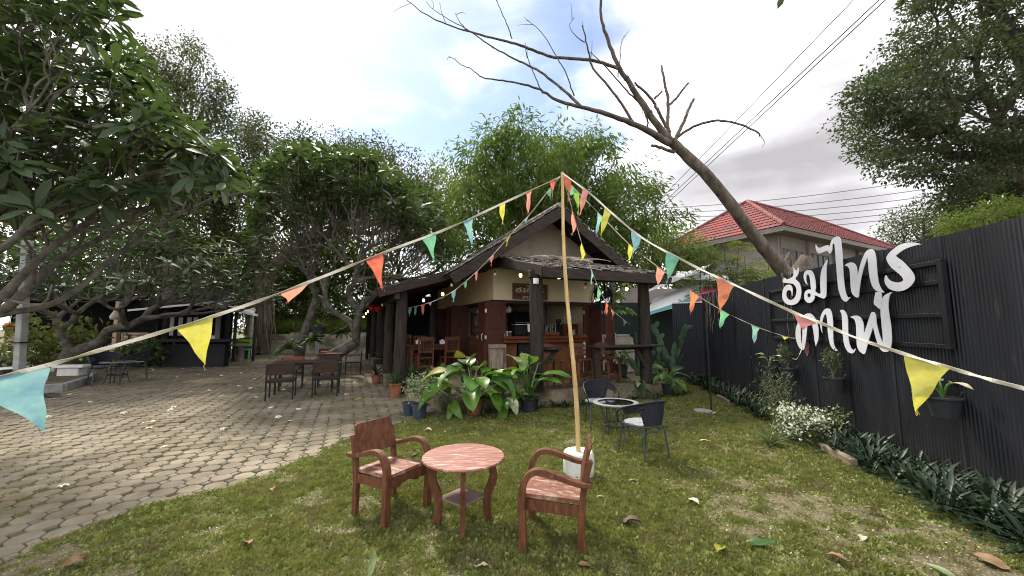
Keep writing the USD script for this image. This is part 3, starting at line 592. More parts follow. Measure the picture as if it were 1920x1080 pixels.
# hanging bulbs
def bulb(px, py, y, wire, state, label):
    p = at_y(px, py, y)
    t = thing('hanging_bulb', label, 'light bulb', p, group='bulbs hung along the eaves')
    part(t, 'wire', M().tube([(0, 0, 0.085), (0.004, 0, 0.085 + wire)], 0.004, 5), 'black_metal')
    part(t, 'socket', M().lathe([(0, 0.085), (0.02, 0.085), (0.02, 0.035), (0.016, 0.03), (0, 0.03)], 10), 'black_metal')
    part(t, 'glass', M().lathe([(0, -0.045), (0.022, -0.038), (0.034, -0.012), (0.032, 0.008), (0.016, 0.035), (0, 0.036)], 12), state, smooth=True)
for px, py, y, w, st, lab in (
    (1048, 519, 7.45, 0.06, 'bulb_lit', 'glowing warm bulb hanging in front of the brown wall sign'), (976, 516, 7.6, 0.10, 'bulb_soft', 'dimly lit bulb left of the left porch post'),
    (928, 514, 9.2, 0.12, 'bulb_off', 'unlit bulb under the veranda corner'), (1098, 538, 8.2, 0.10, 'bulb_off', 'unlit bulb under the porch fascia right of the flag pole'),
    (1175, 541, 8.5, 0.10, 'bulb_lit', 'lit bulb beside the black fan'), (760, 556, 8.9, 0.14, 'bulb_soft', 'lit bulb on a long wire near the front veranda post'),
    (717, 571, 10.6, 0.10, 'bulb_off', 'unlit bulb at the outer veranda post'), (794, 563, 9.6, 0.08, 'bulb_lit', 'lit bulb under the veranda right of the front post'),
    (830, 551, 9.1, 0.06, 'bulb_lit', 'bright lit bulb under the cream side wall'), (847, 534, 9.0, 0.10, 'bulb_off', 'unlit bulb below the veranda barge board')):
    bulb(px, py, y, w, st, lab)
# small lights and red lanterns at the far end of the veranda
for k, (px, py) in enumerate(((682, 594), (690, 584), (686, 588), (696, 581))):
    t = thing('fairy_light', 'tiny warm fairy light on the tree twigs left of the veranda', 'fairy light', at_y(px, py, 13.0 + 0.2 * k), group='fairy lights at the end of the veranda')
    part(t, 'bulb', M().sphere((0, 0, 0), 0.03, 1), 'bulb_lit'); part(t, 'cap', M().lathe([(0.015, 0.03), (0.015, 0.06), (0, 0.06)], 6), 'black_metal')
for px, py, lab in ((699, 576, 'red paper lantern under the far end of the veranda eave'), (710, 578, 'darker red paper lantern beside the outer veranda post')):
    t = thing('paper_lantern', lab, 'lantern', at_y(px, py, 12.6)); part(t, 'shade', M().lathe([(0, -0.13), (0.07, -0.12), (0.12, -0.04), (0.12, 0.04), (0.07, 0.12), (0, 0.13)], 12), 'red_cloth', smooth=True); part(t, 'ring', M().lathe([(0.06, 0.12), (0.06, 0.15), (0, 0.15)], 8), 'black_metal')

# fallen branches on the porch roof
mat('dry_branch', (0.20, 0.165, 0.13), 0.9, col2=(0.36, 0.31, 0.26), scale=8)
tb = house_thing('fallen_branches', 'dry fallen twigs lying on the porch roof tiles', 'branches', 1.2, -1.6, pz(-1.6) + 0.1)
for k in range(9):
    a, b = rr.uniform(-1.0, 1.6), rr.uniform(-0.9, 0.8); an = rr.uniform(-0.6, 0.6) + PI * (k % 2); L = rr.uniform(0.4, 1.1)
    pts = [np.array([a + math.cos(an) * L * s + 0.05 * math.sin(5 * s + k), b + math.sin(an) * L * s * 0.6, 0.06 + 0.04 * math.sin(3 * s) + 0.24 * (b + math.sin(an) * L * s * 0.6)]) for s in np.linspace(0, 1, 6)]
    part(tb, 'twig', M().tube(pts, np.linspace(0.022, 0.008, 6), 5), 'dry_branch')
# ================================================================ furniture
mat('red_wood', (0.054, 0.0185, 0.0085), 0.55, col2=(0.118, 0.045, 0.021), scale=12, stretch=(2.2, 2.2, 0.7), bump=0.25, bscale=40, bdist=0.005, spec=0.25, stain=(0.20, 0.105, 0.062), stain_scale=9, stain_at=(0.60, 0.74), detail=7)
mat('worn_wood', (0.14, 0.054, 0.038), 0.55, col2=(0.26, 0.115, 0.085), spec=0.35, detail=7, scale=9, stretch=(0.8, 5, 1), bump=0.3, bscale=20, bdist=0.005, stain=(0.50, 0.42, 0.38), stain_scale=7, stain_at=(0.55, 0.70))
mat('worn_seat', (0.105, 0.034, 0.020), 0.6, col2=(0.18, 0.066, 0.042), spec=0.35, detail=7, scale=10, stretch=(2.6, 0.9, 1), bump=0.3, bscale=18, bdist=0.006, stain=(0.34, 0.26, 0.20), stain_scale=9.0, stain_at=(0.50, 0.68))
mat('old_wood', (0.13, 0.085, 0.07), 0.8, col2=(0.22, 0.16, 0.14), scale=5, bump=0.3)
mat('rattan', (0.010, 0.012, 0.018), 0.5, var=0.4, scale=40, bump=0.2, bscale=90, bdist=0.004)
mat('rattan_seat', (0.16, 0.165, 0.19), 0.55, col2=(0.30, 0.31, 0.34), scale=60, bump=0.3, bscale=120, bdist=0.003)
mat('rattan_rim', (0.09, 0.092, 0.10), 0.5, col2=(0.22, 0.225, 0.24), scale=70, bump=0.3, bscale=120, bdist=0.003)
mat('grey_steel', (0.05, 0.06, 0.06), 0.45, var=0.2, scale=20, metallic=0.3)
usdkit.material(stage, '/World/Looks/table_glass', {'f': ('fresnel', {'IOR': 1.5}), 't': ('transparent_bsdf', {'color': (0.86, 0.9, 0.9)}), 'g': ('glossy_bsdf', {'roughness': 0.03, 'color': (1, 1, 1)}), 'm': ('mix_closure', {})},
                [('f.fac', 'm.fac'), ('t.BSDF', 'm.closure1'), ('g.BSDF', 'm.closure2')], surface='m.closure')
S = 0.86

def arm_path():
    return smooth_path([(0, -0.235, 0.0), (0, -0.24, 0.20), (0, -0.245, 0.40), (0, -0.225, 0.52), (0, -0.165, 0.595), (0, -0.07, 0.61), (0, 0.06, 0.575), (0, 0.18, 0.54), (0, 0.30, 0.535)], 5)
def ribbon(path, w, tfun):
    """A bent board: width w across x, thickness tfun(t) in the plane of the path."""
    p = np.asarray(path, float); d = np.gradient(p, axis=0); d /= np.linalg.norm(d, axis=1, keepdims=True)
    nrm = np.stack([np.zeros(len(p)), -d[:, 2], d[:, 1]], 1); m = M(); V = []; c = 0.0035
    for i in range(len(p)):
        th = tfun(i / (len(p) - 1)) / 2; ww = w / 2
        for (x, q) in ((-ww + c, -th), (ww - c, -th), (ww, -th + c), (ww, th - c), (ww - c, th), (-ww + c, th), (-ww, th - c), (-ww, -th + c)):
            V.append(p[i] + nrm[i] * q + [x, 0, 0])
    n = 8; F = []; j = np.arange(n); j2 = (j + 1) % n
    for i in range(len(p) - 1):
        a, b = i * n, (i + 1) * n
        F += [np.stack([a + j, a + j2, b + j2], 1), np.stack([a + j, b + j2, b + j], 1)]
    e = (len(p) - 1) * n
    F += [np.array([[0, k + 1, k] for k in range(1, 7)]), np.array([[e, e + k, e + k + 1] for k in range(1, 7)])]
    return m.add(V, np.vstack(F))
def armchair(loc, rz, label, seatmat):
    t = thing('wooden_armchair', label, 'armchair', loc, rz, S, group='red wooden armchairs on the lawn')
    W = 0.255
    for s in (-1, 1):
        a = ribbon(arm_path() + [s * W, 0, 0], 0.062, lambda q: 0.058 - 0.026 * q); part(t, 'arm', a, 'red_wood', smooth=35)
        st = ribbon(smooth_path([(s * 0.225, 0.215, 0), (s * 0.225, 0.21, 0.25), (s * 0.225, 0.235, 0.5), (s * 0.225, 0.285, 0.70)], 5), 0.045, lambda q: 0.055 - 0.012 * q); part(t, 'back_leg', st, 'red_wood', smooth=35)
    part(t, 'seat', M().prism(Polygon([(-0.225, -0.235), (0.225, -0.235), (0.215, 0.225), (-0.215, 0.225)]), 0.03, rotx(-0.05), (0, 0, 0.385)), seatmat)
    ap = Polygon([(-0.225, 0)] + [(-0.225 + 0.45 * q, -0.085 - 0.022 * math.sin(q * PI) ** 0.5 + 0.04 * math.exp(-((q - 0.5) / 0.16) ** 2) + (0.014 if int(q * 12) % 3 == 1 else 0)) for q in np.linspace(0, 1, 25)] + [(0.225, 0)])
    part(t, 'front_apron', M().prism(ap, 0.022, rotx(PI / 2), (0, -0.212, 0.393)), 'red_wood')
    for s in (-1, 1): part(t, 'side_rail', M().box((s * 0.222, 0.0, 0.335), (0.022, 0.42, 0.085), rotx(-0.05), ch=0.004), 'red_wood')
    part(t, 'rear_rail', M().box((0, 0.205, 0.33), (0.42, 0.022, 0.07), ch=0.004), 'red_wood')
    bp = Polygon([(-0.235, -0.085), (0.235, -0.085), (0.235, 0.10), (0.215, 0.115), (0.215, 0.20), (0.19, 0.215), (-0.19, 0.215), (-0.215, 0.20), (-0.215, 0.115), (-0.235, 0.10)])
    part(t, 'backrest', M().prism(bp, 0.022, rotx(PI / 2 - 0.22), (0, 0.245, 0.585)), 'red_wood')
    return t
armchair((-1.0, 3.31, 0.01), math.radians(58), 'worn red wooden armchair left of the round table, facing it', 'worn_seat')
armchair((0.315, 2.89, 0.01), math.radians(-101), 'worn red wooden armchair right of the round table with its side to the camera', 'worn_seat')

t = thing('round_table', 'round red wooden table with flaking white paint between the two armchairs', 'table', (-0.375, 3.08, 0.01), 0.12, 1.0)
part(t, 'tabletop', M().lathe([(0, 0.478), (0.285, 0.478), (0.308, 0.484), (0.315, 0.494), (0.312, 0.503), (0, 0.504)], 48), 'worn_wood')
for k in range(4):
    q = k * PI / 2 - PI / 2
    pth = smooth_path([(0, 0.215, 0), (0, 0.190, 0.06), (0, 0.182, 0.16), (0, 0.195, 0.235), (0, 0.232, 0.33), (0, 0.222, 0.41), (0, 0.195, 0.478)], 5)
    lg = ribbon(pth, 0.036, lambda u: 0.050 + 0.012 * math.sin(u * PI)); v, f = lg.get(); part(t, 'leg', (v @ rotz(q - PI / 2).T, f), 'red_wood', smooth=35)
part(t, 'shelf', M().box((0, 0, 0.20), (0.25, 0.25, 0.018), rotz(PI / 4), ch=0.004), 'old_wood')
part(t, 'cross_rail', M().box((0, 0, 0.468), (0.40, 0.03, 0.02)), 'red_wood')

def rattan_chair(loc, rz, label):
    t = thing('rattan_chair', label, 'chair', loc, rz, S, group='black woven garden chairs')
    hoop = smooth_path([(-0.25, -0.20, 0.44), (-0.285, -0.17, 0.58), (-0.285, -0.02, 0.66), (-0.24, 0.16, 0.72), (-0.12, 0.26, 0.755), (0, 0.285, 0.765), (0.12, 0.26, 0.755), (0.24, 0.16, 0.72), (0.285, -0.02, 0.66), (0.285, -0.17, 0.58), (0.25, -0.20, 0.44)], 5)
    part(t, 'rim', M().tube(hoop, 0.013, 8), 'rattan', smooth=True)
    an = np.linspace(0, 2 * PI, 33); part(t, 'seat_ring', M().tube(np.stack([0.255 * np.cos(an), 0.235 * np.sin(an), np.full(33, 0.435)], 1), 0.012, 6, caps=False), 'grey_steel', smooth=True)
    se = M(); R_, N_ = 7, 28
    V = [[0, 0, 0.438]]; F = []
    for i in range(1, R_ + 1):
        for j in range(N_):
            r = i / R_; V.append([0.25 * r * math.cos(j / N_ * 2 * PI), 0.23 * r * math.sin(j / N_ * 2 * PI), 0.438 + 0.012 * r * r + 0.004 * ((i + j) % 2)])
    for j in range(N_): F.append([0, 1 + j, 1 + (j + 1) % N_])
    for i in range(R_ - 1):
        a, b = 1 + i * N_, 1 + (i + 1) * N_
        for j in range(N_): F += [[a + j, b + j, b + (j + 1) % N_], [a + j, b + (j + 1) % N_, a + (j + 1) % N_]]
    part(t, 'seat', se.add(V, F), 'rattan_seat')
    # woven back: a curved sheet of strands between the rim and the seat
    def sheet(a0, a1, z0f, rows, cols):
        g = []
        for i in range(rows + 1):
            for j in range(cols + 1):
                q = a0 + (a1 - a0) * j / cols; u = i / rows
                top = np.array([0.28 * math.cos(q), 0.02 + 0.262 * math.sin(q), 0.66 + 0.105 * max(0, math.sin(q))]); bot = np.array([0.258 * math.cos(q), 0.238 * math.sin(q), 0.44])
                bot = bot + (top - bot) * z0f(q); p = bot + (top - bot) * u
                w = 0.004 * ((i + j) % 2 * 2 - 1); g.append(p + np.array([math.cos(q), math.sin(q), 0]) * w)
        m = M(); F = []
        for i in range(rows):
            for j in range(cols):
                a = i * (cols + 1) + j; F += [[a, a + 1, a + cols + 2], [a, a + cols + 2, a + cols + 1]]
        return m.add(g, F)
    part(t, 'woven_back', sheet(PI * 0.30, PI * 0.70, lambda q: 0.0, 14, 16), 'rattan')
    part(t, 'woven_arm', sheet(PI * 0.70, PI * 1.22, lambda q: 0.62 if q > PI * 0.76 else 0.62 * (q - PI * 0.70) / (PI * 0.06), 6, 16), 'rattan')
    part(t, 'woven_arm', sheet(-PI * 0.22, PI * 0.30, lambda q: 0.62 if q < PI * 0.24 else 0.62 * (PI * 0.30 - q) / (PI * 0.06), 6, 16), 'rattan')
    for x, y, s in ((-0.2, -0.17, -1), (0.2, -0.17, -1), (-0.17, 0.2, 1), (0.17, 0.2, 1)):
        part(t, 'leg', M().tube([(x * 1.18, y + s * 0.06, 0), (x * 1.05, y, 0.42)], 0.0125, 8), 'grey_steel', smooth=40)
    part(t, 'brace', M().tube(np.stack([0.225 * np.cos(an), 0.21 * np.sin(an), np.full(33, 0.36)], 1), 0.008, 6, caps=False), 'grey_steel')
    return t
rc0 = rattan_chair((1.53, 4.63, 0.01), math.radians(-157), 'black woven garden chair with its back to the camera, right of the bamboo flag pole')
copy_of(rc0, (1.33, 5.95, 0.01), math.radians(4), S, 'black woven garden chair behind the small glass table, near the porch')
def rattan_table(loc, label):
    t = thing('glass_table', label, 'table', loc, 0.3, S, group='small glass topped garden tables')
    an = np.linspace(0, 2 * PI, 33)
    part(t, 'woven_rim', M().lathe([(0.27, 0.548), (0.30, 0.538), (0.345, 0.545), (0.355, 0.560), (0.345, 0.572), (0.30, 0.577), (0.27, 0.570)], 36), 'rattan_rim', smooth=True)
    part(t, 'glass_top', M().lathe([(0.272, 0.567), (0, 0.567)], 36), 'table_glass')
    for k in range(4):
        q = k * PI / 2
        part(t, 'leg', M().tube(smooth_path([(0.26 * math.cos(q), 0.26 * math.sin(q), 0), (0.19 * math.cos(q), 0.19 * math.sin(q), 0.22), (0.21 * math.cos(q), 0.21 * math.sin(q), 0.4), (0.29 * math.cos(q), 0.29 * math.sin(q), 0.55)], 4), 0.012, 8), 'grey_steel', smooth=True)
    part(t, 'lower_ring', M().tube(np.stack([0.2 * np.cos(an), 0.2 * np.sin(an), np.full(33, 0.235)], 1), 0.012, 6, caps=False), 'rattan', smooth=True)
    part(t, 'cross_bar', M().tube([(-0.27, 0, 0.545), (0.27, 0, 0.545)], 0.008, 6).tube([(0, -0.27, 0.53), (0, 0.27, 0.53)], 0.008, 6), 'grey_steel')
    return t
rt0 = rattan_table((1.39, 5.28, 0.01), 'round glass table with grey woven rim between the woven chairs near the flag pole')
# set on the left paving
copy_of(rt0, tuple(at_z(218, 720)), 1.0, S * 1.2, 'small round glass table between the woven chairs on the far left paving')
p = at_z(192, 722); copy_of(rc0, tuple(p), math.radians(62), S * 1.28, 'black woven garden chair at the left of the glass table on the far left paving')
p = at_z(250, 711); copy_of(rc0, tuple(p), math.radians(-48), S * 1.28, 'black woven garden chair at the right of the glass table on the far left paving')

# slatted metal-frame chairs and plank tables on the paving
mat('slat_wood', (0.020, 0.010, 0.007), 0.55, spec=0.25, col2=(0.045, 0.023, 0.015), scale=7, stretch=(0.8, 5, 5))
mat('slat_red', (0.11, 0.035, 0.02), 0.45, col2=(0.17, 0.06, 0.035), scale=7, stretch=(0.8, 5, 5))
def frame_chair(loc, rz, label, m='slat_wood'):
    t = thing('frame_chair', label, 'chair', loc, rz, 0.9, group='metal framed wooden chairs on the paving')
    for x in (-0.27, 0.27):
        part(t, 'leg', M().box((x, -0.25, 0.32), (0.032, 0.032, 0.64)), 'black_metal'); part(t, 'leg', M().beam((x, 0.24, 0), (x, 0.27, 0.80), 0.032, 0.032), 'black_metal')
        part(t, 'arm_rest', M().box((x, 0.0, 0.645), (0.05, 0.54, 0.022), ch=0.005), m)
    part(t, 'frame', M().box((0, -0.25, 0.41), (0.52, 0.03, 0.03)).box((0, 0.25, 0.41), (0.52, 0.03, 0.03)).box((-0.26, 0, 0.41), (0.03, 0.5, 0.03)).box((0.26, 0, 0.41), (0.03, 0.5, 0.03)), 'black_metal')
    for k in range(4): part(t, 'seat_slat', M().box((0, -0.19 + 0.125 * k, 0.435), (0.53, 0.11, 0.02), ch=0.004), m)
    part(t, 'backrest', M().box((0, 0.262, 0.70), (0.55, 0.022, 0.26), rotx(-0.05), ch=0.005), m)
    return t
def plank_table(loc, rz, label, m='slat_wood', L=1.15):
    t = thing('plank_table', label, 'table', loc, rz, 0.95, group='plank topped tables on the paving')
    for k in range(4): part(t, 'plank', M().box((0, -0.27 + 0.18 * k, 0.725), (L, 0.172, 0.035), ch=0.005), m)
    for x in (-L / 2 + 0.07, L / 2 - 0.07):
        for y in (-0.29, 0.29): part(t, 'leg', M().box((x, y, 0.353), (0.04, 0.04, 0.706)), 'black_metal')
    part(t, 'frame', M().box((0, -0.29, 0.688), (L - 0.2, 0.03, 0.035)).box((0, 0.29, 0.688), (L - 0.2, 0.03, 0.035)), 'black_metal')
    return t
CA = at_z(526, 747); CA[2] = 0
def along(p, a, b): return tuple(np.asarray(p) + HV * a + HU * b)
frame_chair(along(CA, 0.0, 0.0), 0.4 + PI, 'dark frame chair with its back to the camera, left of the pair on the paving')
frame_chair(along(CA, 0.86, 0.02), 0.4 + PI - 0.05, 'dark frame chair with its back to the camera, right of the pair on the paving')
plank_table(along(CA, 0.38, 0.82), 0.4, 'dark plank table behind the two front frame chairs', L=1.35)
frame_chair(along(CA, 0.0, 1.6), 0.4 + 0.05, 'red brown frame chair facing the camera behind the front plank table', 'slat_red')
frame_chair(along(CA, 0.85, 1.62), 0.4, 'black frame chair facing the camera behind the front plank table')
CB = at_z(612, 706); CB[2] = 0
plank_table(along(CB, 0.1, 0.5), 0.4 + PI / 2, 'second plank table further back beside the leaning tree trunk', 'slat_red', L=1.5)
frame_chair(along(CB, -0.1, 1.75), 0.4, 'frame chair at the far end of the second plank table', 'slat_red')
frame_chair(along(CB, 0.75, 0.5), 0.4 - PI / 2, 'frame chair on the house side of the second plank table')

# white concrete picnic set on the far left
mat('white_concrete', (0.62, 0.62, 0.60), 0.8, var=0.08, scale=5, bump=0.15, bscale=50, stain=(0.40, 0.39, 0.36), stain_scale=3, stain_at=(0.58, 0.72))
mat('grey_concrete', (0.27, 0.27, 0.265), 0.9, var=0.2, scale=4, bump=0.3, bscale=50, stain=(0.17, 0.165, 0.15), stain_scale=2)
p = at_z(68, 704); t = thing('picnic_table', 'white concrete garden table left of the frangipani trunk', 'table', p, 0.2)
part(t, 'tabletop', M().box((0, 0, 0.72), (1.25, 0.75, 0.08), ch=0.02), 'white_concrete'); part(t, 'pedestal', M().box((0.0, 0, 0.34), (0.5, 0.4, 0.68), ch=0.03), 'white_concrete')
for px, py, w, lab in ((62, 722, 0.55, 'white concrete bench in front of the garden table'), (134, 710, 0.75, 'white concrete block seat right of the frangipani trunk'), (18, 716, 0.4, 'white concrete seat behind the black pot')):
    p = at_z(px, py); t = thing('concrete_bench', lab, 'bench', p, 0.2)
    part(t, 'seat', M().box((0, 0, 0.36), (w, 0.4, 0.08), ch=0.015), 'white_concrete'); part(t, 'base', M().box((-0.0, 0, 0.16), (w * 0.7, 0.32, 0.32), ch=0.02), 'white_concrete')

# flag pole
mat('bamboo', (0.36, 0.24, 0.10), 0.45, col2=(0.52, 0.38, 0.18), scale=6, stretch=(6, 6, 0.8), bump=0.1, stain=(0.24, 0.15, 0.06), stain_scale=5, stain_at=(0.58, 0.72))
mat('old_white', (0.52, 0.53, 0.50), 0.85, var=0.12, scale=8, bump=0.3, bscale=40, stain=(0.25, 0.26, 0.20), stain_scale=5, stain_at=(0.53, 0.65))
POLE_TOP = at_y(1052, 322, 3.98)
t = thing('flag_pole', 'tall leaning bamboo flag pole standing in a white concrete filled bucket', 'flag pole', (0.676, 4.06, 0.0))
b = np.array([0.676, 4.06, 0.02]); ax = POLE_TOP - b; Lp = np.linalg.norm(ax); zs, rs, pts = [], [], []
for k in range(14):
    for (u, r) in ((0.02, 1.0), (0.5, 0.95), (0.93, 0.98), (0.98, 1.13)):
        s = (k + u) / 14; bend = 0.02 * math.sin(s * 7); pts.append(ax * s + [bend, 0.3 * bend, 0.02]); rs.append(r * (0.026 - 0.011 * s))
part(t, 'bamboo_cane', M().tube(pts, rs, 12), 'bamboo', smooth=40)
part(t, 'bucket', M().lathe([(0, 0), (0.145, 0), (0.152, 0.03), (0.158, 0.2), (0.148, 0.235), (0.14, 0.245), (0, 0.24)], 24), 'old_white', smooth=40)
# ================================================================ black metal fence, lettering
def nmat(name, streak_at=(0.64, 0.70)):
    usdkit.material(stage, '/World/Looks/' + name, {
        'geo': ('geometry', {}), 'm1': ('mapping', {'scale': (1, 1, 0.25)}), 'n': ('noise_texture', {'scale': 3.0, 'detail': 5.0}),
        'r': ('rgb_ramp', {'ramp': [(0.35, (0.0045, 0.0055, 0.008)), (0.65, (0.011, 0.013, 0.0185))]}),
        'm2': ('mapping', {'scale': (9, 9, 0.9)}), 'n2': ('noise_texture', {'scale': 2.2, 'detail': 6.0, 'roughness': 0.7}), 'r2': ('rgb_ramp', {'ramp': [(0.60, (0, 0, 0)), (0.72, (0.5, 0.5, 0.5))]}),
        'mx': ('mix_color', {'b': (0.075, 0.075, 0.072)}),
        'sx': ('separate_xyz', {}), 'zr': ('map_range', {'from_min': 0.0, 'from_max': 0.75, 'to_min': 0.42, 'to_max': 0.0, 'clamp': True}), 'n3': ('noise_texture', {'scale': 5.0, 'detail': 7.0, 'roughness': 0.7}), 'zm': ('math', {'math_type': 'multiply'}), 'mud': ('mix_color', {'b': (0.06, 0.054, 0.045)}),
        'p': ('principled_bsdf', {'roughness': 0.38, 'specular_ior_level': 0.32}),
        'rn': ('map_range', {'from_min': 0.3, 'from_max': 0.7, 'to_min': 0.38, 'to_max': 0.6})},
        [('geo.position', 'm1.vector'), ('m1.vector', 'n.vector'), ('n.fac', 'r.fac'), ('geo.position', 'm2.vector'), ('m2.vector', 'n2.vector'), ('n2.fac', 'r2.fac'), ('r2.color', 'mx.fac'), ('r.color', 'mx.a'), ('geo.position', 'sx.vector'), ('sx.z', 'zr.value'), ('geo.position', 'n3.vector'), ('n3.fac', 'zm.value1'), ('zr.result', 'zm.value2'), ('zm.value', 'mud.fac'), ('mx.result', 'mud.a'), ('mud.result', 'p.base_color'), ('n.fac', 'rn.value'), ('rn.result', 'p.roughness')], surface='p.BSDF')
nmat('black_sheet')
mat('sign_white', (0.44, 0.45, 0.495), 0.55, var=0.05, scale=5, stain=(0.40, 0.395, 0.40), stain_scale=4, stain_at=(0.55, 0.75))
mat('sign_edge', (0.50, 0.44, 0.33), 0.7, var=0.1)
FH = 2.43
fence = thing('metal_fence', 'tall black corrugated metal fence along the right side of the lawn', 'fence', FP(0))
fr = np.random.default_rng(21)
def sheet_panel(s0, s1, top, pitch=0.038, amp=0.009):
    n = int((s1 - s0) / pitch * 4); s = np.linspace(s0, s1, n + 1); o = amp * np.array([0, 1, 1, 0])[np.arange(n + 1) % 4]
    B = np.array([FP(si, -0.03, oi) for si, oi in zip(s, -o)]); zs = np.array([0, 0.5, 1.0]) * (top + 0.03); m = M()
    V = np.vstack([B + [0, 0, z] for z in zs]); k = n + 1; j = np.arange(n); F = []
    for r in range(len(zs) - 1):
        a, c = r * k, (r + 1) * k; F += [np.stack([a + j, c + j + 1, a + j + 1], 1), np.stack([a + j, c + j, c + j + 1], 1)]
    return m.add(V, np.vstack(F))
s = -1.3
while s < 11.2:
    w = 0.74
    top = FH + fr.normal(0, 0.014); part(fence, 'panel', sheet_panel(s, min(s + w + 0.02, 11.25), top), 'black_sheet', world=True)
    part(fence, 'panel_lap', M().beam(FP(s + 0.01, 0.0, -0.014), FP(s + 0.01, top, -0.014), 0.004, 0.035, up=FDIR), 'black_sheet', world=True)
    sc_ = M()
    for z in (0.45, 1.35, 2.28):
        for q in (0.12, 0.37, 0.62): sc_.box(FP(s + q + fr.normal(0, 0.01), z, -0.013), (0.009, 0.009, 0.009), ch=0.002)
    part(fence, 'screws', sc_, 'black_metal', world=True, kind='stuff'); s += w
for z in (0.45, 1.35, 2.28): part(fence, 'rail', M().beam(FP(-1.3, z, 0.03), FP(11.25, z, 0.03), 0.04, 0.05), 'black_metal', world=True)
for k in range(6): part(fence, 'post', M().box(FP(-1.0 + 2.4 * k, 1.2, 0.08), (0.06, 0.06, 2.46), ch=0.004), 'black_metal', world=True)
# the sign's frame fixed on the fence
frame = thing('sign_frame', 'black steel frame of rails bolted to the fence behind the white lettering', 'sign frame', FP(5.5, 1.3, -0.04))
for z in (2.155, 1.955, 1.62, 1.305): part(frame, 'rail', M().beam(FP(3.86, z, -0.035), FP(7.3, z, -0.035), 0.035, 0.045, ch=0.003), 'black_metal', world=True)
for s_, w in ((3.86, 0.05), (7.3, 0.04), (5.7, 0.035)): part(frame, 'upright', M().beam(FP(s_, 1.28, -0.05), FP(s_, 2.18, -0.05), w, w, up=FDIR, ch=0.003), 'black_metal', world=True)
# the back fence beyond, turned to the lawn
e0 = FP(11.25); e1 = at_y(1262, 600, 11.6); e1[2] = 0; ed = unit(e1 - e0); el = np.linalg.norm(e1 - e0)
t = thing('fence_return', 'short black sheet fence section facing the lawn at the end of the long fence', 'fence', e0)
n = 14
for k in range(2):
    m = M(); ss = np.linspace(k * el / 2, (k + 1) * el / 2 + 0.01, n + 1); nn = np.array([ed[1], -ed[0], 0]); V = []
    for z in (-0.03, 2.2): V += [e0 + ed * q + nn * (0.008 * (i % 2)) + [0, 0, z] for i, q in enumerate(ss)]
    j = np.arange(n); part(t, 'panel', m.add(V, np.vstack([np.stack([j, j + 1, n + 2 + j], 1), np.stack([j, n + 2 + j, n + 1 + j], 1)])), 'black_sheet', world=True)
part(t, 'top_rail', M().beam(e0 + [0, 0, 2.22], e1 + [0, 0, 2.22], 0.03, 0.03), 'steel', world=True)

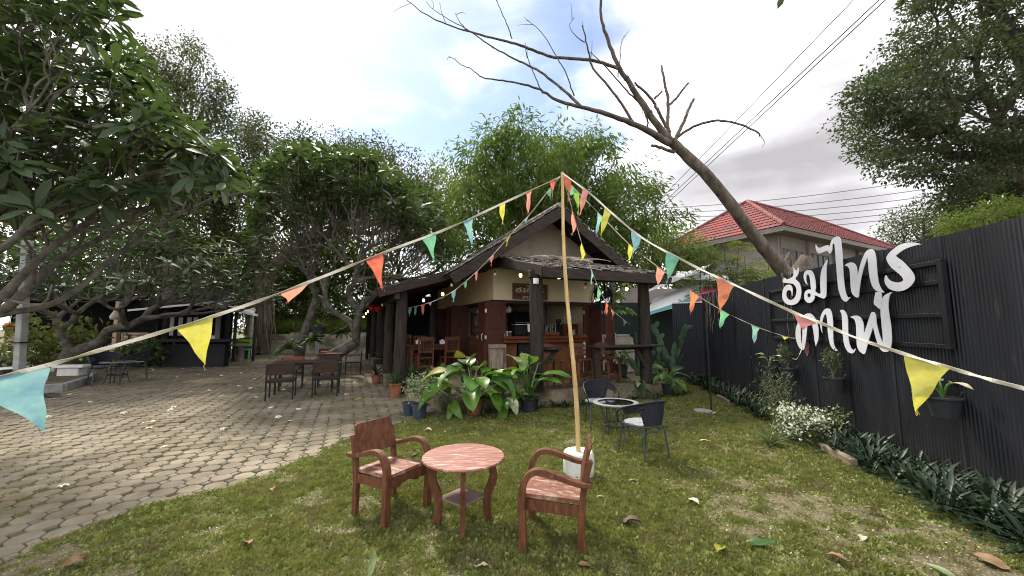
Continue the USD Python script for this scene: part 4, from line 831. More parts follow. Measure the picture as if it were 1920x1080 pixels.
# letters: outlines read off in the plane of the fence
L8 = lambda p: (1440 + p[0] / 4.1531, 420 + p[1] / 4.1538)
LA = lambda p: (1450 + p[0] / 8.307, 430 + p[1] / 8.307)
LB = lambda p: (1580 + p[0] / 7.7125, 430 + p[1] / 7.7125)
LC = lambda p: (1470 + p[0] / 8.309, 550 + p[1] / 8.309)
LETTERS = [
 (L8, [(201,341),(221,364),(239,337),(242,368),(233,400),(216,428),(246,460),(260,505),(261,545),(250,590),(225,620),(185,632),(145,621),(120,592),(113,552),(120,510),(140,481),(165,473),(185,485),(195,515),(190,561),(184,527),(166,514),(148,528),(145,556),(156,583),(180,592),(205,580),(221,550),(224,508),(211,477),(186,463),(124,456),(121,436),(129,419),(151,431),(184,417),(200,398)], None),
 (LA, [(537,862),(505,830),(478,750),(488,675),(530,637),(590,640),(632,695),(655,780),(668,900),(662,970),(738,1000),(735,850),(742,720),(770,600),(845,475),(832,600),(833,800),(833,950),(826,1040),(805,1072),(770,1074),(655,1028),(650,1070),(620,1120),(570,1148),(520,1130),(490,1080),(488,1010),(510,960),(555,938),(592,935),(585,860),(575,770),(557,712),(535,703),(518,740),(518,800)], [(562 + 27 * math.cos(q), 1028 + 34 * math.sin(q)) for q in np.linspace(0, 2 * PI, 12)[:-1]]),
 (LA, [(665,235),(690,280),(740,285),(810,255),(860,250),(887,275),(890,240),(915,170),(955,125),(1000,112),(1040,130),(1060,190),(1068,260),(1080,400),(1090,600),(1105,800),(1125,950),(1150,1030),(1175,1062),(1207,1055),(1160,1115),(1120,1122),(1075,1085),(1040,1000),(1015,900),(1000,750),(985,560),(972,400),(962,260),(945,218),(925,250),(915,340),(885,380),(868,360),(840,335),(790,355),(720,375),(685,345),(665,290)], None),
 (LB, [(32,525),(70,495),(130,478),(180,500),(208,550),(218,620),(222,685),(235,620),(262,510),(300,400),(345,320),(400,287),(445,297),(472,345),(490,430),(500,560),(512,680),(532,790),(570,870),(605,910),(540,908),(470,870),(425,800),(397,690),(380,560),(368,430),(357,412),(340,470),(300,590),(265,750),(245,900),(237,975),(215,985),(180,970),(140,920),(125,850),(115,700),(105,590),(75,535)], None),
 (L8, [(842,529),(880,532),(889,560),(889,612),(878,661),(849,642),(828,620),(833,570)], None),
 (LB, [(1140,218),(1080,200),(980,192),(880,205),(780,255),(690,330),(642,400),(650,460),(700,540),(780,610),(850,670),(885,730),(850,760),(790,768),(710,750),(660,710),(632,662),(612,720),(625,790),(670,850),(740,885),(830,895),(920,870),(1000,810),(1045,740),(1045,680),(1010,610),(950,540),(870,460),(780,390),(820,345),(900,290),(1000,250),(1080,228)], None),
 (LC, [(500,825),(535,730),(545,620),(535,510),(500,410),(450,340),(390,312),(320,335),(260,390),(215,470),(192,560),(188,650),(200,740),(240,840),(285,880),(315,875),(335,800),(355,650),(368,510),(390,440),(415,420),(440,470),(465,600),(485,750)], [(270,490),(292,480),(292,600),(290,720),(280,790),(268,700),(264,580)]),
 (LC, [(602,620),(570,520),(567,430),(585,340),(630,260),(685,235),(730,260),(755,330),(768,450),(770,600),(775,750),(800,840),(840,897),(790,885),(740,830),(710,740),(690,620),(682,480),(672,370),(655,325),(630,350),(605,430),(595,540)], None),
 (LC, [(875,265),(915,257),(960,285),(990,350),(1002,450),(1005,600),(1015,740),(1045,840),(1085,885),(1120,858),(1105,910),(1065,935),(1010,915),(965,850),(935,750),(920,600),(912,450),(905,330)], None),
 (LC, [(1040,370),(1080,352),(1140,348),(1190,370),(1230,430),(1248,500),(1250,600),(1255,625),(1290,520),(1340,370),(1365,305),(1395,290),(1425,310),(1440,360),(1450,470),(1480,600),(1510,690),(1540,760),(1548,700),(1535,560),(1522,430),(1513,300),(1515,180),(1540,80),(1590,20),(1690,-20),(1650,40),(1632,180),(1645,330),(1670,480),(1683,620),(1685,740),(1672,840),(1640,900),(1580,915),(1525,890),(1480,820),(1445,720),(1415,610),(1393,530),(1370,600),(1330,720),(1290,870),(1265,942),(1225,935),(1175,890),(1145,820),(1135,700),(1130,560),(1125,470),(1095,400)], None),
]
SO = -0.10
def sz_of(f, pts):
    out = []
    for p in pts:
        q = on_plane(*f(p), FP(0, 0, SO), FN) - FP(0, 0, SO); out.append((float(np.dot(q, FDIR)), float(q[2])))
    return out
def rounded(poly): return poly.buffer(0.006).buffer(-0.012).buffer(0.006).simplify(0.0012)
LPOLY = []
for f, pts, hole in LETTERS:
    P0 = smooth_path(np.array(sz_of(f, pts + pts[:1])), 4)
    po = Polygon(P0).buffer(0)
    if hole: po = po.difference(Polygon(smooth_path(np.array(sz_of(f, hole + hole[:1])), 3)).buffer(0))
    LPOLY.append(po)
FR = np.stack([FDIR, [0, 0, 1.0], -FN], 1)          # (s, z, towards the lawn)... mirrored pairs handled by det
if np.linalg.det(FR) < 0: FR = np.stack([FDIR, [0, 0, 1.0], FN], 1); Lz = -0.018
else: Lz = 0.0
sign = thing('lettering_sign', 'large white brush script lettering in two lines mounted on the black fence', 'sign', FP(5.5, 1.7, SO))
for po in LPOLY:
    m = M().prism(po, 0.006, FR, FP(0, 0, SO) + FR[:, 2] * Lz / 3)
    part(sign, 'letter', m, 'sign_white', world=True)
    for g in getattr(po, 'geoms', [po]):
        c = g.representative_point(); sp = FP(c.x, c.y, SO - 0.007)
        part(sign, 'screw', M().lathe([(0, 0.0), (0.008, 0.0), (0.006, 0.004), (0, 0.005)], 8, sp, np.stack([FDIR, [0, 0, 1.0], np.cross(FDIR, [0, 0, 1.0])], 1)), 'steel', world=True)
    part(sign, 'standoff', M().beam(FP(po.representative_point().x, po.representative_point().y, SO + 0.02), FP(po.representative_point().x, po.representative_point().y, -0.02), 0.02, 0.02), 'black_metal', world=True)
# the same words in cream paint on the brown board above the counter
bx, by, bz = SIGN_AT
t = house_thing('wall_sign', 'brown wooden sign board with cream lettering above the counter', 'sign', bx, by, bz)
part(t, 'board', M().box((0, 0, 0), (1.02, 0.025, 0.42), ch=0.004), 'sign_brown')
allp = unary_union(LPOLY); x0, y0, x1, y1 = allp.bounds
def put(idx, cx, cz, w, h):
    us = unary_union([LPOLY[i] for i in idx]); a0, b0, a1, b1 = us.bounds
    for i in idx:
        q = shapely.affinity.translate(LPOLY[i], -(a0 + a1) / 2, -(b0 + b1) / 2); q = shapely.affinity.scale(q, -w / (a1 - a0), h / (b1 - b0), origin=(0, 0)); q = shapely.affinity.translate(q, cx, cz)
        part(t, 'letter', M().prism(q, 0.006, GZ, (0, -0.0125, 0)), 'cream_paint')
import shapely.affinity
put([0, 1, 2, 3, 4, 5], 0.0, 0.055, 0.86, 0.24)
put([6, 7, 8, 9], -0.06, -0.145, 0.34, 0.085)
# ================================================================ trees
mat('bark_grey', (0.050, 0.044, 0.036), 0.9, col2=(0.135, 0.122, 0.102), scale=7, bump=0.5, bscale=25)
mat('bark_dark', (0.035, 0.028, 0.022), 0.9, col2=(0.085, 0.07, 0.056), scale=6, bump=0.5, bscale=20)
mat('bark_dead', (0.05, 0.039, 0.031), 0.9, col2=(0.125, 0.10, 0.08), scale=6, stretch=(1.5, 1.5, 0.5), bump=0.8, bscale=16, bdist=0.03)
mat('bark_fig', (0.10, 0.075, 0.055), 0.9, col2=(0.22, 0.17, 0.13), scale=3, stretch=(3, 3, 0.4), bump=0.6, bscale=10)
mat('frangipani_leaf', (0.054, 0.098, 0.042), 0.5, col2=(0.105, 0.172, 0.070), scale=2.2, obj=False, transl=0.42, spec=0.3, island=0.4)
mat('small_leaf', (0.055, 0.085, 0.032), 0.5, col2=(0.125, 0.160, 0.058), scale=0.9, obj=False, transl=0.38, island=0.4)
mat('rain_leaf', (0.045, 0.072, 0.037), 0.55, col2=(0.092, 0.132, 0.062), scale=0.7, obj=False, transl=0.35, island=0.35)
mat('bamboo_leaf', (0.09, 0.175, 0.034), 0.5, col2=(0.21, 0.33, 0.075), scale=0.8, obj=False, transl=0.42, island=0.4)
mat('bright_leaf', (0.12, 0.20, 0.04), 0.5, col2=(0.26, 0.36, 0.10), scale=1.2, obj=False, transl=0.5, island=0.4)
mat('white_petal', (0.80, 0.80, 0.74), 0.6, var=0.03, transl=0.25)
mat('bamboo_culm', (0.10, 0.12, 0.03), 0.5, col2=(0.20, 0.20, 0.07), scale=3)

def leaf_batch(P, D, N, L, W, fold=0.18, droop=0.25, simple=False):
    """Leaves as little folded, drooping blades. P base, D direction, N the upper side, L length, W width (arrays)."""
    P, D = np.asarray(P, float), np.asarray(D, float); D = D / np.linalg.norm(D, axis=1, keepdims=True)
    S_ = np.cross(D, N); S_ /= np.maximum(np.linalg.norm(S_, axis=1, keepdims=True), 1e-6); U = np.cross(S_, D)
    n = len(P); L = np.broadcast_to(L, (n,))[:, None]; W = np.broadcast_to(W, (n,))[:, None]
    if simple:
        V = np.stack([P, P + D * L * 0.5 + S_ * W * 0.5, P + D * L - U * L * droop * 0.5, P + D * L * 0.5 - S_ * W * 0.5], 1).reshape(-1, 3)
        b = (np.arange(n) * 4)[:, None]; F = np.concatenate([b + [0, 1, 2], b + [0, 2, 3]], 1).reshape(-1, 3); return V, F
    def at(u): return P + D * L * u - U * L * droop * u * u
    V = np.stack([P, at(0.42) - U * W * fold * 0.5, at(0.76) - U * W * fold * 0.4, at(1.0),
                  at(0.38) + S_ * W * 0.40 + U * W * fold * 0.3, at(0.74) + S_ * W * 0.48 + U * W * fold * 0.2, at(0.38) - S_ * W * 0.40 + U * W * fold * 0.3, at(0.74) - S_ * W * 0.48 + U * W * fold * 0.2], 1).reshape(-1, 3)
    b = (np.arange(n) * 8)[:, None]
    F = np.concatenate([b + q for q in ([0, 4, 1], [4, 5, 2], [4, 2, 1], [5, 3, 2], [0, 1, 6], [6, 1, 2], [6, 2, 7], [7, 2, 3])], 1).reshape(-1, 3)
    return V, F

def grow(start, tips, g, r_tip=0.012, expo=2.3, frac=0.42, sag=0.0, out=None, depth=0, wob=0.05, up=0.0, rmax=9.0):
    """A branching from start that reaches all the tips: recursive splitting of the tips into two or three near groups."""
    if out is None: out = []
    tips = np.asarray(tips, float); n = len(tips); r = min(rmax, r_tip * n ** (1 / expo))
    if n == 1:
        d = tips[0] - start; L = np.linalg.norm(d); mid = start + d * 0.5 + g.normal(0, wob * L, 3) - [0, 0, sag * L]
        out.append((smooth_path([start, mid, tips[0]], 3), np.linspace(r, r * 0.8, 7), depth)); return out
    k = 3 if (n > 12 and g.random() < 0.35) else 2
    dirs = tips - start; c = dirs[g.choice(n, k, replace=False)]
    for _ in range(6):
        lab = np.argmin(((dirs[:, None] - c[None]) ** 2).sum(-1), 1)
        for q in range(k):
            if (lab == q).any(): c[q] = dirs[lab == q].mean(0)
    groups = [tips[lab == q] for q in range(k) if (lab == q).any()]
    if len(groups) == 1: groups = [tips[: n // 2], tips[n // 2:]]
    for gr in groups:
        cen = gr.mean(0); d = cen - start; f = frac * (0.85 + 0.3 * g.random()) if len(gr) > 1 else 1.0
        if len(gr) == 1: grow(start, gr, g, r_tip, expo, frac, sag, out, depth + 1, wob, up, rmax); continue
        node = start + d * f + g.normal(0, wob * np.linalg.norm(d), 3); node[2] -= up * np.linalg.norm(d)
        mid = (start + node) / 2 + g.normal(0, wob * 0.6 * np.linalg.norm(d), 3); mid[2] -= sag * np.linalg.norm(d)
        r1 = min(rmax, r_tip * len(gr) ** (1 / expo))
        out.append((smooth_path([start, mid, node], 3), np.linspace(min(r, r1 * 1.25), r1, 7), depth))
        grow(node, gr, g, r_tip, expo, frac, sag, out, depth + 1, wob, up, rmax)
    return out
def ntube(r): return 9 if r > 0.08 else 6 if r > 0.03 else 4
def put_branches(t, segs, bark, big=3):
    rest = M()
    for p, r, d in segs:
        if d < big - 1 and r[0] > 0.035: part(t, 'limb', M().tube(p, r, ntube(r[0])), bark, smooth=50, world=True)
        else: rest.tube(p, r, ntube(r[0]), caps=False)
    if rest.n: part(t, 'branches', rest, bark, smooth=50, world=True, kind='stuff')
def tip_dirs(segs):
    T, D = [], []
    for p, r, d in segs: T.append(p[-1]); D.append(unit(p[-1] - p[-3]))
    return np.array(T), np.array(D)
def rosettes(tips, axes, g, n=11, L=(0.22, 0.34), W=0.085, spread=1.0):
    P, D, N, LL, WW = [], [], [], [], []
    for p, a in zip(tips, axes):
        a = unit(a * 0.6 + np.array([0, 0, 0.55])); u = unit(np.cross(a, [0.3, 0.1, 1.0])); w = np.cross(a, u)
        m = n + g.integers(-3, 4)
        for k in range(m):
            q = k * 2.39996 + g.normal(0, 0.2); e = math.radians(78 - 75 * (k + 0.5) / m) * 0 + math.radians(g.uniform(-18, 52)) * spread
            d = (u * math.cos(q) + w * math.sin(q)) * math.cos(e) + a * math.sin(e)
            P.append(p - a * 0.012 * k + d * 0.02); D.append(d); N.append(a + 0.15 * g.normal(0, 1, 3)); l = g.uniform(*L); LL.append(l); WW.append(W * l / 0.28 * g.uniform(0.85, 1.15))
    return np.array(P), np.array(D), np.array(N), np.array(LL), np.array(WW)
def blossom(p, a, r=0.045):
    m = M(); u = unit(np.cross(a, [0.2, 0.9, 0.4])); w = np.cross(a, u)
    for k in range(5):
        q = k * 2 * PI / 5; d = u * math.cos(q) + w * math.sin(q); s = u * -math.sin(q) + w * math.cos(q)
        m.add([p, p + d * r * 0.6 + s * r * 0.34 + a * r * 0.25, p + d * r * 1.05 + s * r * 0.1 + a * r * 0.1, p + d * r * 0.65 - s * r * 0.28 + a * r * 0.12], [[0, 1, 2], [0, 2, 3]])
    return m
def frangipani(name_label, base, fork, tips, g, trunk_r, nparts, n=11, L=(0.22, 0.34), trunk=None, blooms=30, extra=None, r_tip=0.013, group=None, far=None, leafm='frangipani_leaf', wob=0.07, frac=0.42):
    t = thing('frangipani_tree', name_label, 'tree', base, group=group)
    pth = trunk if trunk is not None else smooth_path([base, (np.asarray(base) + fork) / 2 + g.normal(0, 0.05, 3), fork], 5)
    rr_ = np.linspace(trunk_r * 1.25, trunk_r, len(pth)); rr_[0] *= 1.25
    v, f = M().tube(pth, rr_, 14).get(); part(t, 'trunk', (v + (meshkit.noise(v * 9, 3)[:, None] - 0.5) * 0.03, f), 'bark_grey', smooth=50, world=True)
    segs = grow(np.asarray(fork, float), tips, g, r_tip=r_tip, rmax=trunk_r * 0.85, wob=wob, up=0.10, frac=frac)
    put_branches(t, segs, 'bark_grey')
    tp = np.array([p[-1] for p, r, d in segs if np.min(np.linalg.norm(tips - p[-1], axis=1)) < 1e-6]); ax = np.array([unit(p[-1] - p[-3]) for p, r, d in segs if np.min(np.linalg.norm(tips - p[-1], axis=1)) < 1e-6])
    P, D, N, LL, WW = rosettes(tp, ax, g, n, L)
    V, F = leaf_batch(P, D, N, LL, WW, droop=0.28)
    v8 = V.reshape(-1, 8, 3); f8 = F[:8]
    dist = np.array([np.linalg.norm(q - [0, 0, CAM_H]) for q in P]); vis = np.array([-20 < proj(q)[0] < 1940 and -20 < proj(q)[1] < 1080 for q in P])
    order = np.argsort(dist + 1000 * ~vis); sel = order[:nparts]; rest = order[nparts:]
    cr = M(); b = np.arange(len(rest))[:, None, None] * 8; cr.add(v8[rest].reshape(-1, 3), (b + f8[None]).reshape(-1, 3))
    crown = part(t, 'crown', cr, leafm, smooth=True, world=True, kind='stuff')
    for i in sel: part(crown, 'leaf', (v8[i], f8), leafm, smooth=True, world=True)
    bm = M()
    for i in g.choice(len(tp), min(blooms, len(tp)), replace=False):
        for k in range(g.integers(3, 8)): bm.add(*blossom(tp[i] + g.normal(0, 0.055, 3) + [0, 0, 0.05], unit(g.normal(0, 1, 3) + [0, -0.6, 0.5])).get())
    if bm.n: part(t, 'blossom', bm, 'white_petal', world=True, kind='stuff')
    return t
def dome_tips(g, c, rad, n, zmin=-0.1, shell=(0.75, 1.0), noise_amp=0.25, seed=0):
    out = []
    while len(out) < n:
        d = unit(g.normal(0, 1, 3))
        if d[2] < zmin: continue
        k = g.uniform(*shell) * (1 - noise_amp * 0.5 + noise_amp * meshkit.noise(d * 2.2 + 5, seed))
        out.append(np.asarray(c) + d * np.asarray(rad) * k)
    return np.array(out)

# --- frangipani in the paving island on the left
g = np.random.default_rng(101)
bA = at_z(112, 708); fA = bA + [0.15, 0.1, 0.75]
tA = dome_tips(g, bA + [1.6, 0.6, 2.4], (4.6, 3.2, 2.7), 300, zmin=0.02, shell=(0.6, 1.0), seed=1)
frangipani('spreading grey frangipani tree rising from the kerbed island on the left paving', bA, fA, tA, g, 0.20, 60, n=9, L=(0.26, 0.40), blooms=26, r_tip=0.0135, frac=0.33, wob=0.035)
# --- the nearest frangipani, its trunk beyond the left edge
g = np.random.default_rng(102)
bB = np.array([-9.3, 5.2, 0.0]); fB = np.array([-8.9, 5.2, 1.5])
tB = []
while len(tB) < 600:
    px, py, y = g.uniform(-260, 440), g.uniform(-160, 430), g.uniform(4.2, 7.4)
    top = np.interp(px, [-260, 190, 235, 300, 360, 440], [-400, -120, 60, 170, 235, 285]); low = np.interp(px, [-260, 0, 200, 330, 440], [395, 395, 385, 365, 350])
    if top < py < low: tB.append(at_y(px, py, y))
tB = np.array(tB)
frangipani('large dark frangipani tree overhanging the whole upper left of the view', bB, fB, tB, g, 0.24, 290, n=11, L=(0.22, 0.36), blooms=40, r_tip=0.0085)
# its long bare boughs sweeping in from the left edge
lb = stage.GetPrimAtPath('/World/frangipani_tree_001'); tBt = Thing('/World/frangipani_tree_001', lb, bB, False)
for pts, r0, r1 in (([(-260, 700, 5.2), (-120, 640, 5.3), (0, 585, 5.4), (60, 535, 5.5), (110, 490, 5.7), (200, 440, 6.0), (290, 385, 6.3), (380, 340, 6.6)], 0.12, 0.03), ([(-260, 690, 5.0), (-60, 600, 5.0), (0, 560, 5.0), (90, 470, 5.1), (180, 412, 5.3), (280, 388, 5.5), (360, 372, 5.7)], 0.10, 0.022),
                    ([(-200, 560, 4.6), (0, 468, 4.7), (60, 415, 4.8), (130, 370, 5.0), (220, 330, 5.2)], 0.075, 0.03), ([(0, 590, 5.4), (120, 560, 5.8), (230, 470, 6.4), (300, 420, 6.7), (400, 370, 7.1)], 0.07, 0.02),
                    ([(110, 490, 5.7), (150, 455, 5.6), (165, 400, 5.5), (160, 340, 5.4)], 0.035, 0.02), ([(200, 440, 6.0), (215, 400, 6.0), (260, 350, 6.1), (265, 310, 6.1)], 0.03, 0.018), ([(90, 470, 5.1), (80, 420, 5.1), (95, 360, 5.1)], 0.03, 0.018)):
    pp_ = smooth_path(np.array([at_y(*q) for q in pts]), 5); v, f = M().tube(pp_, np.linspace(r0 * 0.68, r1 * 0.75, len(pp_)), 9).get()
    part(tBt, 'limb', (v + (meshkit.noise(v * 9, 5)[:, None] - 0.5) * 0.02, f), 'bark_grey', smooth=50, world=True)
    nb = M()
    for _ in range(9):
        k_ = g.integers(len(pp_) // 3, len(pp_)); d_ = unit(np.array([g.normal(0.3, 0.5), g.normal(0, 0.4), g.uniform(0.1, 1.0)])); L_ = g.uniform(0.5, 1.2)
        nb.tube(smooth_path([pp_[k_], pp_[k_] + d_ * L_ * 0.5 + g.normal(0, 0.08, 3), pp_[k_] + d_ * L_ + [0, 0, 0.1]], 3), np.linspace(0.018, 0.010, 7), 5)
    part(tBt, 'branches', nb, 'bark_grey', smooth=50, world=True, kind='stuff')
# --- frangipani beside the plank tables
g = np.random.default_rng(103)
bC = at_z(575, 703); bC[2] = 0
kC = at_y(668, 640, bC[1] - 0.1)
trC = smooth_path([bC, at_y(600, 680, bC[1]), at_y(645, 655, bC[1] - 0.05), kC], 5)
tC = []
cC = at_y(655, 430, bC[1])
while len(tC) < 400:
    px, y = g.uniform(465, 838), bC[1] + g.uniform(-2.3, 2.6)
    top = np.interp(px, [465, 520, 560, 620, 690, 760, 800, 838], [330, 275, 262, 268, 275, 318, 345, 395]); low = np.interp(px, [465, 560, 650, 760, 838], [455, 400, 390, 420, 500])
    py = g.uniform(top, low)
    tC.append(at_y(px, py + 6, y))
tC = np.array(tC)
frangipani('many branched frangipani tree with a leaning trunk behind the plank tables', bC, kC, tC, g, 0.17, 100, n=11, L=(0.28, 0.44), blooms=34, trunk=trC, r_tip=0.0095, frac=0.27, wob=0.04)
# its upright second stem
t2 = thing('frangipani_tree', 'upright grey frangipani stem standing left of the leaning trunk', 'tree', at_z(556, 700))
b2 = at_z(556, 700); g = np.random.default_rng(104)
part(t2, 'trunk', M().tube(smooth_path([b2, at_y(566, 640, b2[1]), at_y(580, 600, b2[1]), at_y(592, 560, b2[1])], 5), np.linspace(0.17, 0.10, 16), 12), 'bark_grey', smooth=50, world=True)
tt = np.array([at_y(g.uniform(500, 640), g.uniform(310, 470), b2[1] + g.uniform(-1, 1)) for _ in range(40)])
sg = grow(at_y(592, 560, b2[1]), tt, g, r_tip=0.016, rmax=0.09, wob=0.07, up=0.08); put_branches(t2, sg, 'bark_grey')
P, D, N, LL, WW = rosettes(tt, np.tile([0, 0, 1.0], (len(tt), 1)), g, 9, (0.25, 0.38)); part(t2, 'crown', leaf_batch(P, D, N, LL, WW), 'frangipani_leaf', smooth=True, world=True, kind='stuff')

# --- small frangipani by the far awning
g = np.random.default_rng(105)
bD = at_z(388, 668); fD = at_y(392, 612, bD[1])
tD = np.array([at_y(g.uniform(330, 470), g.uniform(505, 590), bD[1] + g.uniform(-1.2, 1.2)) for _ in range(50)])
frangipani('slender frangipani tree in the kerbed bed before the white awning', bD, fD, tD, g, 0.16, 0, n=8, L=(0.26, 0.36), blooms=8, r_tip=0.018)

def leafy_tree(name, label, base, fork, tips, g, trunk_r, bark, leafm, per, lsize, spread, r_tip=0.02, trunk=None, flat=1.0, wob=0.06, group=None, aspect=0.45, droop=0.2, sag=0.0):
    t = thing(name, label, 'tree', base, group=group)
    pth = trunk if trunk is not None else smooth_path([base, (np.asarray(base) + fork) / 2 + g.normal(0, 0.08, 3), fork], 4)
    part(t, 'trunk', M().tube(pth, np.linspace(trunk_r * 1.3, trunk_r, len(pth)), 12), bark, smooth=50, world=True)
    segs = grow(np.asarray(fork, float), tips, g, r_tip=r_tip, rmax=trunk_r * 0.8, wob=wob, sag=sag)
    put_branches(t, segs, bark, big=2)
    n = len(tips) * per; ci = np.repeat(np.arange(len(tips)), per)
    dd = g.normal(0, 1, (n, 3)); dd /= np.linalg.norm(dd, axis=1, keepdims=True); rad = g.random(n) ** 0.45
    sz = (0.7 + 0.6 * g.random(len(tips)))[ci]
    P = np.asarray(tips)[ci] + dd * (rad * sz)[:, None] * spread * np.array([1, 1, flat])
    D = dd * 0.7 + g.normal(0, 0.6, (n, 3)) + [0, 0, -0.15]; N = np.tile([0, 0, 1.0], (n, 1)) + g.normal(0, 0.5, (n, 3))
    L = lsize * g.uniform(0.7, 1.25, n)
    part(t, 'crown', leaf_batch(P, D, N, L, L * aspect, droop=droop, simple=True), leafm, world=True, kind='stuff')
    return t
def px_tips(g, n, xs, top, low, y0, dy, pw=1.0):
    """Tips in the region of the photograph between two outlines, at depths y0 +- dy."""
    out = []
    while len(out) < n:
        px = g.uniform(xs[0], xs[-1]); a, b = np.interp(px, xs, top), np.interp(px, xs, low)
        if b > a and g.random() < (b - a) / 400 + 0.15: out.append(at_y(px, a + (b - a) * g.random() ** pw, y0 + g.uniform(-dy, dy)))
    return np.array(out)
# --- the big fig behind, trunk with hanging roots
g = np.random.default_rng(111)
bF = at_z(487, 662); yF = bF[1]
tipsF = px_tips(g, 400, [265, 330, 380, 430, 480, 530, 570, 620, 690, 740, 790, 860], [420, 330, 300, 240, 218, 268, 235, 262, 245, 290, 318, 330], [520, 520, 520, 500, 470, 440, 420, 430, 440, 450, 470, 470], yF, 3.2)
leafy_tree('fig_tree', 'tall small leaved fig tree with a thick root hung trunk behind the frangipani trees', bF, at_y(497, 520, yF), tipsF, g, 0.48, 'bark_fig', 'small_leaf', 190, 0.175, 0.85, r_tip=0.035, trunk=smooth_path([bF, at_y(486, 610, yF), at_y(497, 520, yF)], 5))
tf = thing('hanging_roots', 'pale aerial roots hanging down the trunk of the fig tree', 'roots', bF)
for k in range(26):
    px = g.uniform(462, 514); y = yF - 0.62 - 0.25 * g.random(); a, b = g.uniform(530, 580), g.uniform(600, 664)
    part(tf, 'root', M().tube(smooth_path([at_y(px, a, y), at_y(px + g.normal(0, 3), (a + b) / 2, y - 0.05), at_y(px + g.normal(0, 4), b, y)], 3), g.uniform(0.02, 0.07), 5), 'bark_fig', world=True)
# --- tall tree behind on the left
g = np.random.default_rng(112)
bT = at_z(300, 655); yT = 17.0; bT = at_y(300, 660, yT); bT[2] = 0
tipsT = px_tips(g, 170, [255, 290, 320, 360, 400, 425], [120, 60, 95, 70, 105, 160], [330, 400, 420, 420, 330, 250], yT, 2.0)
leafy_tree('tall_tree', 'tall airy tree with tiny leaves rising above the left frangipani', bT, at_y(320, 450, yT), tipsT, g, 0.22, 'bark_dark', 'small_leaf', 150, 0.135, 0.6, r_tip=0.02)
g = np.random.default_rng(116); yT2 = 21.0; b = at_y(90, 650, yT2); b[2] = 0
tips = px_tips(g, 220, [-330, -100, 60, 160, 240, 330], [150, 120, 160, 200, 260, 380], [520, 540, 545, 545, 545, 545], yT2, 3)
leafy_tree('tall_tree', 'broad background tree behind the black pavilion at the far left', b, at_y(60, 520, yT2), tips, g, 0.3, 'bark_dark', 'small_leaf', 90, 0.22, 1.2, r_tip=0.03)
g = np.random.default_rng(118); yy = 24.0; b = at_y(230, 650, yy); b[2] = 0
tips = px_tips(g, 200, [60, 130, 200, 280, 360, 450], [440, 400, 390, 400, 430, 470], [570, 575, 575, 575, 580, 590], yy, 2)
leafy_tree('background_tree', 'sunlit leafy tree behind the dark shed roof', b, at_y(240, 540, yy), tips, g, 0.25, 'bark_dark', 'bright_leaf', 90, 0.24, 1.2, r_tip=0.03)
# trees behind the house and the paving
g = np.random.default_rng(113); yy = 27.0; b = at_y(690, 650, yy); b[2] = 0
tips = px_tips(g, 220, [520, 600, 680, 760, 830, 900, 960], [420, 380, 330, 330, 290, 300, 330], [600, 605, 605, 600, 580, 540, 520], yy, 2.5)
leafy_tree('background_tree', 'pale green background tree seen between the frangipani and the cafe roof', b, at_y(700, 520, yy), tips, g, 0.3, 'bark_dark', 'bright_leaf', 90, 0.24, 1.3, r_tip=0.03)
g = np.random.default_rng(119); yy = 25.5; b = at_y(560, 650, yy); b[2] = 0
tips = px_tips(g, 230, [455, 500, 560, 620, 680, 730], [470, 450, 440, 440, 455, 480], [612, 612, 612, 612, 612, 600], yy, 1.2)
leafy_tree('background_tree', 'bright bushy tree right behind the old wall and the leaning frangipani', b, at_y(570, 560, yy), tips, g, 0.2, 'bark_dark', 'bright_leaf', 110, 0.22, 0.9, r_tip=0.025)
g = np.random.default_rng(117); yy = 28.0; b = at_y(420, 650, yy); b[2] = 0
tips = px_tips(g, 150, [330, 400, 480, 560, 620], [500, 470, 480, 500, 520], [610, 610, 600, 600, 600], yy, 2)
leafy_tree('background_tree', 'bright leafy tree beyond the old wall at the end of the paving', b, at_y(430, 570, yy), tips, g, 0.25, 'bark_dark', 'bright_leaf', 90, 0.24, 1.2, r_tip=0.03)
# trees behind house, right
g = np.random.default_rng(114); yy = 21.0; b = at_y(1215, 640, yy); b[2] = 0
tips = px_tips(g, 190, [1130, 1180, 1230, 1290, 1330], [420, 400, 420, 425, 470], [560, 560, 560, 545, 520], yy, 2.5)
leafy_tree('background_tree', 'green tree between the cafe gable and the red roofed house', b, at_y(1215, 540, yy), tips, g, 0.2, 'bark_dark', 'bright_leaf', 90, 0.17, 0.85, r_tip=0.025)
g = np.random.default_rng(115); yy = 34.0; b = at_y(1720, 640, yy); b[2] = 0
tips = px_tips(g, 110, [1655, 1690, 1730, 1780, 1850], [430, 400, 395, 410, 400], [480, 490, 490, 470, 450], yy, 2)
leafy_tree('background_tree', 'distant rounded tree right of the red roofed house', b, at_y(1720, 500, yy), tips, g, 0.3, 'bark_dark', 'small_leaf', 90, 0.25, 1.3, r_tip=0.03)
